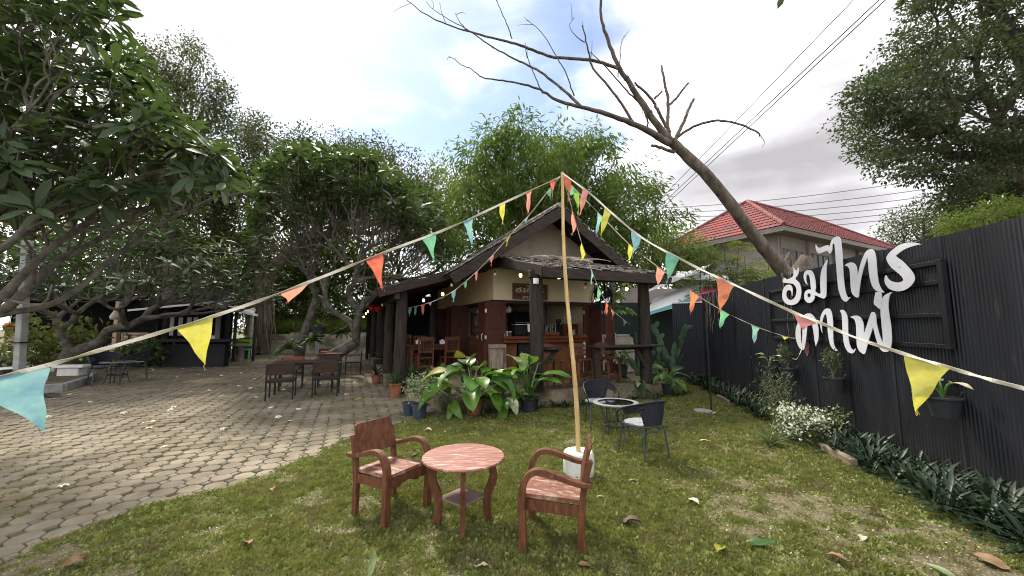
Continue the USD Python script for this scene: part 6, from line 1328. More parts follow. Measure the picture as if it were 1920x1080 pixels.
for k, px in enumerate((322, 338, 354, 366)):
    p = at_y(px, 612, ys + 0.5); t = thing('hanging_towel', ('leftmost pale towel', 'second pale towel', 'third pale towel', 'rightmost pale towel')[k] + ' hanging in the dark serving window', 'towel', p)
    part(t, 'cloth', M().box((0, 0, 0), (0.16, 0.02, 0.72), rotz(0.1 * k), ch=0.008), 'grey_plastic'); part(t, 'hook', M().box((0, 0, 0.40), (0.03, 0.03, 0.08)), 'black_metal')
t = thing('white_box', 'small white box on the sill of the dark serving window', 'box', at_y(391, 634, ys - 0.1)); part(t, 'box', M().box((0, 0, 0.0), (0.32, 0.2, 0.18), ch=0.01), 'white_plastic'); part(t, 'lid', M().box((0, 0, 0.1), (0.33, 0.21, 0.03), ch=0.005), 'grey_plastic')
# white awning further right
aw = thing('white_awning', 'long white metal awning sloping down to the right in front of the fig trunk', 'awning', at_z(455, 668))
a, b, c, d = at_y(368, 563, 17.0), at_y(484, 590, 17.0), at_y(476, 582, 20.0), at_y(375, 556, 20.0); part(aw, 'roof_sheet', M().add(*slab([a, b, c, d], 0.05)), 'white_metal', world=True); part(aw, 'edge', M().beam(a - [0, 0.03, 0.03], b - [0, 0.03, 0.03], 0.05, 0.10), 'white_metal', world=True)
for px in (441, 478): p = at_y(px, 620, 17.3); part(aw, 'post', M().box((p[0], p[1], 1.1), (0.09, 0.09, 2.2)), 'black_metal', world=True)
p = at_y(408, 620, 17.6); part(aw, 'post', M().box((p[0], p[1], 1.2), (0.14, 0.14, 2.4)), 'grey_concrete', world=True)
t = thing('folded_umbrella', 'folded cream parasol leaning by the fig trunk', 'umbrella', at_z(468, 668)); part(t, 'canopy', M().lathe([(0.02, 0.9), (0.16, 1.0), (0.2, 1.5), (0.14, 2.4), (0.03, 2.6), (0, 2.62)], 10), 'linen', smooth=True); part(t, 'pole', M().tube([(0.12, 0, 0), (0, 0, 0.95)], 0.03, 6), 'white_metal')
for px, w, lab in ((442, 1.5, 'lime green slatted bench under the white awning'), (352, 0.7, 'short lime green bench half hidden behind the fern')):
    p = at_z(px, 673); t = thing('lime_bench', lab, 'bench', p, 0.15)
    for k in range(2): part(t, 'back_slat', M().box((0, 0.2, 0.66 + 0.20 * k), (w, 0.03, 0.13)), 'lime_paint')
    part(t, 'seat', M().box((0, 0, 0.44), (w, 0.4, 0.04)), 'lime_paint')
    for x in (-w * 0.42, w * 0.42): part(t, 'leg', M().box((x, -0.15, 0.21), (0.06, 0.06, 0.42)), 'lime_paint'); part(t, 'leg', M().box((x, 0.2, 0.45), (0.06, 0.06, 0.9)), 'lime_paint')
p = at_z(425, 678); t = thing('garden_table', 'weathered grey wooden table in front of the lime bench', 'table', p, 0.15)
part(t, 'tabletop', M().box((0, 0, 0.70), (1.4, 0.6, 0.05), ch=0.01), 'old_wood')
for x in (-0.6, 0.55): part(t, 'leg', M().box((x, 0, 0.34), (0.12, 0.3, 0.68)), 'old_wood')
p = at_z(456, 672); t = thing('blue_bin', 'dark blue open bin beside the lime bench', 'bin', p, 0.2); part(t, 'tub', M().lathe([(0, 0), (0.25, 0), (0.33, 0.55), (0.30, 0.55), (0.23, 0.05), (0, 0.05)], 14), 'blue_bin', smooth=40); part(t, 'rim', M().lathe([(0.33, 0.53), (0.36, 0.55), (0.33, 0.58), (0.30, 0.55)], 14), 'blue_bin')
# concrete post in a black pot
p = at_z(33, 724); p[2] = 0; topz = at_y(52, 452, p[1])
t = thing('concrete_post', 'leaning grey concrete lamp post set in a black pot at the left', 'post', p)
part(t, 'shaft', M().beam((0, 0, 0.1), topz - p, 0.16, 0.16, up=(0, 1, 0), ch=0.01), 'grey_concrete')
part(t, 'pot', M().lathe([(0, 0), (0.24, 0), (0.33, 0.42), (0.29, 0.42), (0.22, 0.3), (0, 0.3)], 18), 'black_metal', smooth=40)
for q in (0.28, 0.6): part(t, 'wire_tie', M().box((topz - p) * q + [0, 0, 0.05], (0.22, 0.22, 0.03)), 'black_metal')
# old wall and grass bank at the end
wl = thing('old_wall', 'stained old plaster wall at the end of the paving', 'wall', at_z(600, 660)); yw = 22.0
a, b = at_y(490, 640, yw), at_y(705, 640, yw)
for k in range(4): part(wl, 'panel', M().box((a[0] + (b[0] - a[0]) * (k + 0.5) / 4, yw, 0.55 + 0.04 * (k % 2)), ((b[0] - a[0]) / 4 - 0.02, 0.15, 1.1 + 0.08 * (k % 2)), ch=0.01), 'old_plaster', world=True)
part(wl, 'pillar', M().box((a[0] + (b[0] - a[0]) * 0.5, yw - 0.03, 0.65), (0.25, 0.24, 1.3), ch=0.01), 'grey_concrete', world=True)
g = np.random.default_rng(151); n = 26000
gx = g.uniform(-15.5, -6.0, n); gy = g.uniform(22.5, 27, n); gz = 0.7 + 0.16 * (gy - 22.5) + g.uniform(0, 0.5, n)
gd = g.normal(0, 0.45, (n, 3)) + [0, -0.15, 1.0]
bank = M().add(*leaf_batch(np.stack([gx, gy, gz], 1), gd, np.tile([0, -1.0, 0.3], (n, 1)), g.uniform(0.4, 0.8, n), g.uniform(0.03, 0.06, n), droop=0.5, simple=True))
mat('bank_grass', (0.20, 0.29, 0.06), 0.55, col2=(0.42, 0.52, 0.18), scale=1.5, obj=False, transl=0.55, island=0.3)
single('grass_bank', bank, 'bank_grass', 'sunlit tall grass bank behind the old wall', 'grass', kind='stuff')
single('bank', M().add(*slab([(-16, 22.3, 0.75), (-5.5, 22.3, 0.75), (-5.5, 28, 1.7), (-16, 28, 1.7)], 1.5)), 'far_ground', kind='structure')
# cupboard and rack in the shade at the end of the veranda
p = at_z(703, 652); t = thing('cupboard', 'pale wooden two door cupboard in the shade at the end of the veranda', 'cupboard', p, 0.25)
part(t, 'body', M().box((0, 0.2, 0.95), (0.85, 0.4, 1.1)), 'cabinet_wood'); part(t, 'base', M().box((0, 0.2, 0.2), (0.85, 0.4, 0.4)), 'shed_black')
for x in (-0.215, 0.215): part(t, 'door', M().box((x, -0.015, 1.0), (0.40, 0.03, 0.9), ch=0.005), 'cabinet_wood'); part(t, 'door_panel', M().box((x, -0.035, 1.0), (0.26, 0.02, 0.7), ch=0.008), 'cabinet_wood')
pq = at_y(704, 611, p[1] + 0.05); t = thing('poster', 'dark red poster board above the cupboard', 'poster', pq, 0.25); part(t, 'board', M().box((0, 0, 0), (0.75, 0.02, 0.55)), 'red_cloth'); part(t, 'frame', M().box((0, 0.012, 0.28), (0.8, 0.03, 0.03)).box((0, 0.012, -0.28), (0.8, 0.03, 0.03)), 'black_metal')
p = at_z(672, 655); t = thing('display_rack', 'pale ladder rack left of the cupboard', 'rack', p, 0.25)
for x in (-0.4, 0.4): part(t, 'upright', M().box((x, 0, 1.0), (0.05, 0.05, 2.0)), 'grey_plastic')
for z in (0.5, 1.0, 1.5, 1.95): part(t, 'rung', M().box((0, 0, z), (0.8, 0.04, 0.04)), 'grey_plastic')
part(t, 'board', M().box((0, -0.06, 0.45), (0.75, 0.03, 0.45)), 'cabinet_wood')
single('rear_wall', M().box((-5.2, 18.6, 1.5), (3.4, 0.15, 3.0), rotz(0.25)), 'shed_black', 'dark wall behind the cupboard at the end of the veranda', 'wall')
p = at_z(726, 690); t = thing('fire_extinguisher', 'red fire extinguisher by the outer veranda post', 'fire extinguisher', at_y(727, 652, 11.8)); part(t, 'cylinder', M().lathe([(0, -0.2), (0.07, -0.2), (0.07, 0.18), (0.03, 0.24), (0, 0.24)], 12), 'red_cloth', smooth=40); part(t, 'valve', M().box((0, 0, 0.27), (0.05, 0.1, 0.05)), 'black_metal')
# ================================================================ lawn, borders, pots, plants
mat('grass_blade', (0.160, 0.196, 0.045), 0.6, col2=(0.38, 0.405, 0.13), scale=9, detail=6.0, obj=False, transl=0.3, spec=0.3, island=0.35, stain=(0.30, 0.255, 0.14), stain_scale=2.6, stain_at=(0.50, 0.66))
mat('clover_leaf', (0.148, 0.205, 0.042), 0.55, col2=(0.345, 0.41, 0.12), island=0.35, scale=12, obj=False, transl=0.3, spec=0.3)
mat('border_leaf', (0.016, 0.034, 0.020), 0.42, col2=(0.040, 0.066, 0.038), island=0.3, scale=3, obj=False, transl=0.12)
mat('big_leaf', (0.055, 0.145, 0.018), 0.36, spec=0.4, col2=(0.13, 0.25, 0.04), scale=4, transl=0.28, rand=0.15)
mat('big_leaf_dark', (0.018, 0.055, 0.014), 0.36, col2=(0.045, 0.105, 0.025), scale=4, transl=0.22, rand=0.15)
mat('yellow_leaf', (0.30, 0.27, 0.05), 0.45, col2=(0.12, 0.20, 0.03), scale=6, transl=0.25, stain=(0.33, 0.13, 0.04), stain_scale=5, stain_at=(0.58, 0.66))
mat('pale_leaf', (0.10, 0.17, 0.06), 0.5, col2=(0.34, 0.38, 0.24), scale=12, transl=0.25)
mat('shrub_leaf', (0.05, 0.085, 0.03), 0.5, col2=(0.13, 0.17, 0.07), scale=5, obj=False, transl=0.25)
mat('cactus', (0.030, 0.060, 0.030), 0.6, col2=(0.055, 0.095, 0.05), scale=10, bump=0.3, bscale=60)
mat('terracotta', (0.22, 0.075, 0.04), 0.8, col2=(0.32, 0.125, 0.07), scale=6, bump=0.15, stain=(0.16, 0.075, 0.05), stain_scale=4)
mat('black_pot', (0.022, 0.024, 0.028), 0.5, var=0.2, scale=10)
mat('blue_pot', (0.035, 0.045, 0.065), 0.5, var=0.15, scale=10)
mat('dead_leaf', (0.16, 0.095, 0.05), 0.7, col2=(0.28, 0.185, 0.115), scale=18, transl=0.15)
mat('dark_dead_leaf', (0.05, 0.032, 0.022), 0.6, col2=(0.10, 0.062, 0.042), scale=18)
mat('pale_dead_leaf', (0.42, 0.36, 0.24), 0.7, col2=(0.55, 0.50, 0.38), scale=18, transl=0.15)
mat('flag_dummy', (0.5, 0.5, 0.5), 0.9)
gr = np.random.default_rng(31)

# ---- grass: instanced tufts
gi = UsdGeom.PointInstancer.Define(stage, '/World/lawn_grass'); tag(gi.GetPrim(), 'short patchy green lawn of grass and clover with bare spots', 'grass', None, 'stuff')
protos = []
def tuft(name, nb, h, w, spread, tilt, m, leafy=False):
    P = gr.normal(0, spread, (nb, 3)) * [1, 1, 0]; D = gr.normal(0, tilt, (nb, 3)); D[:, 2] = 1.0 if not leafy else 0.55
    N = gr.normal(0, 1, (nb, 3)) * [1, 1, 0.1] + ([0, 0, 1.2] if leafy else [0, 0, 0.0]); L = h * gr.uniform(0.55, 1.2, nb); W = w * gr.uniform(0.7, 1.2, nb)
    v, f = leaf_batch(P, D, N, L, W, droop=0.55, simple=True) if not leafy else leaf_batch(P, D, N, L, W, droop=0.5)
    p = '/World/lawn_grass/' + name; usdkit_mesh(p, v, f, None, m); protos.append(p)
tuft('grass_tuft', 20, 0.026, 0.0045, 0.026, 0.7, 'grass_blade'); tuft('short_tuft', 20, 0.018, 0.0048, 0.03, 0.9, 'grass_blade')
tuft('clover', 13, 0.026, 0.020, 0.034, 1.0, 'clover_leaf', True); tuft('broad_tuft', 12, 0.034, 0.0065, 0.022, 0.7, 'grass_blade')
gi.CreatePrototypesRel().SetTargets([Sdf.Path(p) for p in protos])
NG = 110000
cand = []
xs = gr.uniform(-4.8, 5.0, NG * 4); ys = 0.9 + 10.5 * gr.random(NG * 4) ** 1.7
k = shapely.contains_xy(lawn_poly.buffer(0.10), xs, ys); xs, ys = xs[k], ys[k]
u = 960 + FPX * xs / ys; k = (u > -60) & (u < 1990); xs, ys = xs[k], ys[k]
hpl = H(0, -2.55)
inh = np.array([(np.dot([x - HC[0], y - HC[1]], HU[:2]) > -2.52) and (np.dot([x - HC[0], y - HC[1]], HV[:2]) < 3.4) for x, y in zip(xs, ys)])
p3 = np.stack([xs * 1.15, ys * 1.15, 0 * xs], 1); dens = 0.42 * meshkit.fbm(p3, 4, 9) + 0.58 * meshkit.fbm(p3 * 7.5 + 3.3, 3, 19); dens = 0.5 + (dens - 0.5) * 1.25
bare = 0.16 * np.clip((xs - 0.6) / 3.0, 0, 1) * np.clip((6.0 - ys) / 3.5, 0, 1) + 0.03
bare += 0.10 * np.exp(-(((xs + 0.25) / 0.8) ** 2 + ((ys - 3.1) / 0.6) ** 2)) + 0.08 * np.exp(-(((xs - 2.6) / 1.2) ** 2 + ((ys - 2.6) / 1.0) ** 2))
pr = np.clip((dens - (0.30 + 0.55 * bare)) / 0.22, 0.06, 1.0)
edge = shapely.distance(shapely.points(xs, ys), shapely.LineString(EDGE)); pr *= np.clip(0.35 + edge * 2.2, 0, 1)
k = (gr.random(len(xs)) < pr) & ~inh; xs, ys, dens = xs[k][:NG], ys[k][:NG], dens[k][:NG]; n = len(xs)
zz = lawn_z(xs, ys) - 0.002
pos = np.stack([xs, ys, zz], 1); q = gr.uniform(0, 2 * PI, n); sc = (0.65 + 0.75 * gr.random(n)) * (0.8 + 0.5 * np.clip((dens - 0.4) * 3, 0, 1)) * np.clip(0.75 + ys * 0.07, 0.8, 1.4)
gi.CreateProtoIndicesAttr(Vt.IntArray.FromNumpy(gr.choice(4, n, p=[0.24, 0.28, 0.38, 0.10]).astype(np.int32)))
gi.CreatePositionsAttr(Vt.Vec3fArray.FromNumpy(pos.astype(np.float32)))
gi.CreateOrientationsAttr(Vt.QuathArray([Gf.Quath(float(math.cos(a / 2)), 0.0, 0.0, float(math.sin(a / 2))) for a in q]))
gi.CreateScalesAttr(Vt.Vec3fArray.FromNumpy(np.repeat(sc[:, None], 3, 1).astype(np.float32)))

# ---- litter of tiny pale chips on the bare spots
lt, lt2 = M(), M()
lx, ly = gr.uniform(-3.0, 4.6, 26000), 1.0 + 7.5 * gr.random(26000) ** 1.5
lk = shapely.contains_xy(lawn_poly, lx, ly) & (gr.random(26000) < np.clip(0.25 + 0.22 * lx, 0.12, 1.0)) & (meshkit.fbm(np.stack([lx * 1.15, ly * 1.15, 0 * lx], 1), 4, 9) < 0.56)
for x, y in zip(lx[lk], ly[lk]):
    s_ = gr.uniform(0.002, 0.009); a = gr.uniform(0, 2 * PI); c = np.array([x, y, float(lawn_z(x, y)) + gr.uniform(0.004, 0.016)])
    d, e = np.array([math.cos(a), math.sin(a), gr.normal(0, 0.3)]) * s_, np.array([-math.sin(a), math.cos(a), gr.normal(0, 0.3)]) * s_ * 0.6
    (lt if gr.random() < 0.45 else lt2).add([c - d * 1.2, c + e, c + d * 1.2, c - e], [[0, 1, 2], [0, 2, 3]])
single('brown_litter', lt2, 'dead_leaf', 'brown dry crumbs of leaf litter scattered over the lawn', 'leaf litter', kind='stuff')
single('leaf_litter', lt, 'pale_dead_leaf', 'pale dry chips of leaf litter scattered over the bare lawn', 'leaf litter', kind='stuff')
# grass sprouting from the paving joints
jg = M()
for _ in range(3000):
    px, py = gr.uniform(0, 770), gr.uniform(700, 1000)
    p = at_z(px, py); a, b = np.dot(p - HC, HV) / G, np.dot(p - HC, HU) / G
    if not pav_poly.contains(Point(p[0], p[1])) or meshkit.fbm(np.array([p[0] * 0.7, p[1] * 0.7, 3.0]), 3, 2) < 0.47: continue
    q = H((math.floor(a) + 0.5 + gr.normal(0, 0.08)) * G, (math.floor(b) + 0.5 + gr.normal(0, 0.08)) * G); q[2] = -0.01; m_ = 7
    jg.add(*leaf_batch(q + gr.normal(0, 0.018, (m_, 3)) * [1, 1, 0], gr.normal(0, 0.6, (m_, 3)) + [0, 0, 1.0], gr.normal(0, 1, (m_, 3)), gr.uniform(0.015, 0.04, m_), 0.005, simple=True))
single('joint_weeds', jg, 'grass_blade', 'small weeds sprouting from the joints between the pavers', 'weeds', kind='stuff')

# ---- fallen frangipani flowers on the paving
def flower_mesh():
    m = M()
    for k in range(5):
        q = k * 2 * PI / 5; d = np.array([math.cos(q), math.sin(q), 0]); s = np.array([-math.sin(q), math.cos(q), 0]); r = 0.044
        m.add([[0, 0, 0.004], d * r * 0.55 + s * r * 0.38 + [0, 0, 0.012], d * r * 1.1 + s * r * 0.12 + [0, 0, 0.004], d * r * 0.7 - s * r * 0.30 + [0, 0, 0.016]], [[0, 1, 2], [0, 2, 3]])
    return m
fl_px = [(120, 912), (280, 803), (308, 838), (272, 793), (287, 791), (320, 769), (326, 764), (255, 743), (207, 760), (131, 740), (99, 749), (90, 782), (30, 776), (12, 760), (418, 805), (415, 743), (430, 781), (393, 733), (448, 724), (470, 728), (482, 731), (498, 706), (508, 765), (522, 783), (532, 731), (560, 768), (404, 690), (415, 705), (432, 723), (460, 690), (452, 700), (477, 711), (481, 745), (344, 692), (385, 694), (372, 703), (396, 686), (328, 713), (333, 708), (284, 691), (287, 694), (291, 686), (650, 740), (702, 749), (665, 717), (655, 685), (668, 675), (643, 678), (360, 735), (232, 775), (170, 755), (505, 818), (545, 790), (600, 720)]
fl0 = None
for i, (px, py) in enumerate(fl_px):
    p = at_z(px, py); p[2] = 0.004
    if fl0 is None:
        fl0 = thing('fallen_flower', 'fallen white frangipani flower lying on the octagonal pavers', 'flower', p, group='fallen flowers on the paving')
        part(fl0, 'petals', flower_mesh(), 'white_petal'); part(fl0, 'heart', M().lathe([(0.009, 0.004), (0.006, 0.010), (0, 0.011)], 6), 'yellow_leaf')
    else: copy_of(fl0, p, gr.uniform(0, 6.28), gr.uniform(0.8, 1.25), rx=gr.normal(0, 0.25), ry=gr.normal(0, 0.25))

# ---- single fallen leaves on the lawn
def curled_leaf(L, W, curl, g):
    n = 7; V = []
    for i in range(n):
        u = i / (n - 1); w = W * math.sin(PI * min(0.98, u * 0.92 + 0.06)) ** 0.8
        z = curl * L * (math.sin(u * PI) * 0.5 + 0.25 * g.normal(0, 0.15))
        for k in (-1, -0.5, 0, 0.5, 1): V.append([u * L - L / 2, k * w / 2, z + abs(k) * curl * W * 0.7 * (1 + 0.3 * g.normal())])
    F = []
    for i in range(n - 1):
        for k in range(4): a = i * 5 + k; F += [[a, a + 5, a + 6], [a, a + 6, a + 1]]
    return np.array(V), np.array(F)
litter = [
    (1183, 983, 0.15, 0.09, 0.35, 'dark_dead_leaf', 'dark brown curled dead leaf on the lawn right of the near armchair'),
    (1423, 1021, 0.21, 0.085, 0.12, 'big_leaf_dark', 'large grey green fallen leaf at the bottom right of the lawn'),
    (1350, 1032, 0.11, 0.07, 0.3, 'yellow_leaf', 'crumpled yellow brown leaf beside the large green fallen leaf'),
    (1300, 940, 0.11, 0.06, 0.25, 'pale_dead_leaf', 'pale crumpled leaf on the bare lawn right of the armchairs'),
    (1318, 827, 0.13, 0.06, 0.15, 'pale_dead_leaf', 'pale flat leaf on the grass right of the woven chair'),
    (1187, 902, 0.07, 0.05, 0.3, 'pale_dead_leaf', 'small tan leaf between the armchair and the woven chair'),
    (1407, 888, 0.07, 0.05, 0.35, 'dead_leaf', 'small brown leaf on the grass near the flower border'),
    (1567, 1047, 0.12, 0.05, 0.3, 'dead_leaf', 'brown rolled leaf at the lower right of the lawn'),
    (1618, 1010, 0.07, 0.05, 0.25, 'pale_dead_leaf', 'small pale leaf near the lower right border'),
    (1635, 957, 0.12, 0.07, 0.25, 'dead_leaf', 'tan leaf at the foot of the long border'),
    (1855, 1055, 0.16, 0.10, 0.2, 'dead_leaf', 'broad tan leaf at the bottom right corner'),
    (1770, 1076, 0.16, 0.06, 0.15, 'pale_leaf', 'yellow green leaf cut by the bottom edge at the right'),
    (1020, 762, 0.24, 0.13, 0.35, 'dead_leaf', 'large brown dead leaf by the plants under the porch'),
    (1062, 781, 0.16, 0.04, 0.2, 'dark_dead_leaf', 'thin brown twig like leaf behind the flag pole'),
    (803, 808, 0.11, 0.07, 0.4, 'pale_dead_leaf', 'grey curled leaf on the grass behind the left armchair'),
    (833, 810, 0.06, 0.045, 0.3, 'dead_leaf', 'small brown leaf beside the grey curled leaf'),
    (765, 868, 0.10, 0.07, 0.25, 'pale_dead_leaf', 'pale leaf seen through the frame of the left armchair'),
    (778, 854, 0.10, 0.05, 0.25, 'dark_dead_leaf', 'dark leaf behind the arm of the left armchair'),
    (512, 918, 0.07, 0.05, 0.3, 'dead_leaf', 'single brown leaf on the grass left of the armchair'),
    (463, 1020, 0.12, 0.06, 0.25, 'dead_leaf', 'long brown leaf at the lower left of the lawn'),
    (140, 1058, 0.13, 0.06, 0.35, 'dead_leaf', 'curled brown leaf near the paving edge at lower left'),
    (670, 896, 0.10, 0.05, 0.3, 'dark_dead_leaf', 'dark leaf just under the seat of the left armchair'),
    (672, 750, 0.17, 0.09, 0.2, 'yellow_leaf', 'bright yellow fallen leaf on the shaded pavers'),
    (1125, 932, 0.05, 0.04, 0.3, 'white_petal', 'white petal on the grass right of the near armchair'),
    (1095, 1062, 0.08, 0.05, 0.25, 'dead_leaf', 'brown leaf by the rear foot of the near armchair'),
    (905, 1062, 0.07, 0.04, 0.25, 'pale_dead_leaf', 'small pale leaf at the bottom centre'),
    (1255, 865, 0.05, 0.04, 0.3, 'dead_leaf', 'tiny brown leaf at the foot of the woven chair'),
    (1340, 775, 0.10, 0.05, 0.2, 'pale_dead_leaf', 'pale leaf by the foot of the black rod'),
    (1075, 915, 0.06, 0.05, 0.3, 'pale_dead_leaf', 'pale leaf behind the near armchair seat')]
for px, py, L, W, cu, m, lab in litter:
    p = at_z(px, py, 0.03); t = thing('fallen_leaf', lab, 'leaf', p, gr.uniform(0, 6.28), rx=gr.normal(0, 0.15), ry=gr.normal(0, 0.15))
    v, f = curled_leaf(L, W, cu, gr); part(t, 'blade', (v, f), m, smooth=True); part(t, 'stalk', M().tube([(-L * 0.5, 0, 0.0), (-L * 0.72, 0.01, 0.008)], 0.003, 5), m)
t = thing('upright_leaf', 'long green strap leaf standing up at the bottom edge of the view', 'leaf', at_z(690, 1092), 0.3)
v, f = leaf_batch([[0, 0, 0]], [[0.25, -0.1, 1.0]], [[0.3, -1, 0.2]], [0.17], [0.045], droop=0.3); part(t, 'blade', (v, f), 'pale_leaf', smooth=True)

# ---- helper plants
def blade(L, W, droop, fold=0.25, wave=0.0, n=9, tipp=1.4, g=None):
    """A broad leaf along +x, curving down, with a sunken midrib."""
    V = []
    for i in range(n):
        u = i / (n - 1); w = W * (math.sin(PI * u ** 0.72) ** 0.75) * (1 if u < 0.98 else 0.05) + 0.002
        a = droop * u; x, z = L * (math.sin(a) / droop if droop else u), -L * ((1 - math.cos(a)) / droop if droop else 0)
        for k in (-1, -0.5, 0, 0.5, 1): V.append([x, k * w / 2, z + abs(k) * w * fold + wave * W * math.sin(u * 9 + k * 2) * abs(k)])
    F = []
    for i in range(n - 1):
        for k in range(4): a = i * 5 + k; F += [[a, a + 5, a + 6], [a, a + 6, a + 1]]
    return np.array(V), np.array(F)
def broad_plant(name, label, cat, loc, n, L, W, stem, g, mats, weights, rise=(0.5, 1.2), droop=(0.5, 1.2), group=None, names=('leaf', 'stalk')):
    t = thing(name, label, cat, loc, group=group)
    for k in range(n):
        az = k * 2.39996 + g.normal(0, 0.25); e = g.uniform(*rise); sl = stem * g.uniform(0.6, 1.15)
        d = np.array([math.cos(az) * math.cos(e), math.sin(az) * math.cos(e), math.sin(e)]); p1 = d * sl * 0.62 + [0, 0, sl * 0.3]
        e2 = (e - 0.62) * 0.95; v, f = blade(L * g.uniform(0.7, 1.15), W * g.uniform(0.8, 1.15), g.uniform(*droop), 0.16, 0.05)
        R = rotz(az) @ roty(-e2) @ rotx(g.normal(0, 0.3)); m = mats[g.choice(len(mats), p=weights)]
        lf = part(t, names[0], (v @ R.T + p1, f), m, smooth=True)
        part(lf, names[1], M().tube(smooth_path([(0, 0, 0), p1 * 0.55 + [0, 0, 0.03], p1], 3), np.linspace(0.011, 0.006, 7), 5), 'pale_leaf' if g.random() < 0.3 else 'big_leaf')
    return t
def pot(t, r, h, m='black_pot', rim=True, z0=0.0):
    part(t, 'pot', M().lathe([(0, z0), (r * 0.72, z0), (r * 0.97, z0 + h * 0.9), (r * 0.99, z0 + h), (r * 0.88, z0 + h), (r * 0.86, z0 + h * 0.86), (0, z0 + h * 0.86)], 20), m, smooth=40)
    if rim: part(t, 'rim', M().lathe([(r * 0.98, z0 + h * 0.9), (r * 1.08, z0 + h * 0.92), (r * 1.08, z0 + h * 1.0), (r * 0.9, z0 + h * 1.01)], 20), m, smooth=40)
    part(t, 'soil', M().lathe([(r * 0.87, z0 + h * 0.88), (0, z0 + h * 0.9)], 14), 'soil')
g = np.random.default_rng(41)
# big leaved plants in front of the porch
pA = at_z(888, 780); t = broad_plant('philodendron', 'big glossy philodendron with broad leaves, some yellowing, in front of the porch', 'plant', pA + [0, 0, 0.22], 30, 0.50, 0.29, 0.85, g, ['big_leaf', 'big_leaf_dark', 'yellow_leaf'], [0.62, 0.25, 0.13], rise=(0.05, 1.25), droop=(0.4, 1.1))
pt = thing('plant_pot', 'terracotta pot under the big glossy philodendron', 'pot', pA); pot(pt, 0.15, 0.25, 'terracotta')
pB_ = at_z(992, 774); t = broad_plant('philodendron', 'upright broad leaved plant in a dark pot below the left porch post', 'plant', pB_ + [0, 0, 0.25], 17, 0.48, 0.19, 0.62, g, ['big_leaf', 'big_leaf_dark', 'pale_leaf'], [0.45, 0.40, 0.15], rise=(0.55, 1.35), droop=(0.2, 0.7))
pt = thing('plant_pot', 'dark pot of the upright plant below the left porch post', 'pot', pB_); pot(pt, 0.17, 0.27, 'black_pot')
pC_ = at_z(1253, 742); t = broad_plant('dumb_cane', 'pale leaved potted plant at the right end of the porch', 'plant', pC_ + [0, 0, 0.25], 15, 0.42, 0.15, 0.42, g, ['big_leaf', 'pale_leaf', 'big_leaf_dark'], [0.5, 0.25, 0.25], rise=(0.1, 1.3), droop=(0.3, 0.9))
pt = thing('plant_pot', 'dark pot at the right end of the porch', 'pot', pC_); pot(pt, 0.14, 0.27, 'black_pot')
pD_ = H(2.95, -1.2, FZ); t = broad_plant('leafy_plant', 'bushy pale leaved plant on the porch floor beneath the bar plank', 'plant', pD_ + [0, 0, 0.3], 18, 0.32, 0.11, 0.4, g, ['big_leaf_dark', 'pale_leaf', 'big_leaf'], [0.45, 0.25, 0.3], rise=(0.1, 1.3), droop=(0.3, 1.0))
pt = thing('plant_pot', 'black pot on the porch floor beneath the bar plank', 'pot', pD_); pot(pt, 0.17, 0.30)
g = np.random.default_rng(44)
for px, py, n, L, W, st, mm, lab in ((845, 776, 18, 0.40, 0.16, 0.55, ['big_leaf', 'yellow_leaf', 'pale_leaf'], 'bright yellow green leafy plant left of the big philodendron'), (945, 776, 16, 0.42, 0.2, 0.6, ['big_leaf', 'big_leaf_dark', 'pale_leaf'], 'glossy broad leaved plant between the philodendron and the porch post'), (1195, 742, 16, 0.32, 0.09, 0.45, ['big_leaf_dark', 'pale_leaf', 'big_leaf'], 'narrow leaved green plant at the foot of the right porch post')):
    broad_plant('leafy_plant', lab, 'plant', at_z(px, py), n, L, W, st, g, mm, [0.6, 0.2, 0.2], rise=(0.2, 1.3), droop=(0.4, 1.1))
spp2 = [H(a + g.normal(0, 0.04), -2.62 + g.normal(0, 0.06), 0.0) for a in np.arange(-1.6, 0.3, 0.2)]
# cactus behind
pc = at_z(1240, 722); t = thing('prickly_pear', 'tall grey green prickly pear cactus right of the porch post', 'cactus', pc)
for k in range(9):
    b = np.array([g.normal(0, 0.22), g.normal(0, 0.15), 0]); z = 0.0; d = np.array([g.normal(0, 0.13), g.normal(0, 0.1), 1.0])
    for s_ in range(g.integers(3, 6)):
        L = g.uniform(0.26, 0.42); d = unit(d + g.normal(0, 0.18, 3) * [1, 0.6, 0.2]); q = b + d * L
        a = g.uniform(0, PI); R = np.stack([np.cross(unit(np.cross(d, [math.cos(a), math.sin(a), 0.1])), d), unit(np.cross(d, [math.cos(a), math.sin(a), 0.1])), d], 1)
        m = trimesh.creation.icosphere(2, 1.0); part(t, 'pad', (m.vertices * [0.085, 0.022, L * 0.54] @ R.T + (b + q) / 2, m.faces), 'cactus', smooth=True)
        if s_ > 0 and g.random() < 0.6:
            e = unit(d * 0.5 + R[:, 0] * (1 if g.random() < 0.5 else -1)); L2 = g.uniform(0.16, 0.24); R2 = np.stack([np.cross(R[:, 1], e), R[:, 1], e], 1)
            part(t, 'pad', (m.vertices * [0.065, 0.018, L2 * 0.55] @ R2.T + b + d * L * 0.7 + e * L2 * 0.5, m.faces), 'cactus', smooth=True)
        b = q - d * 0.02
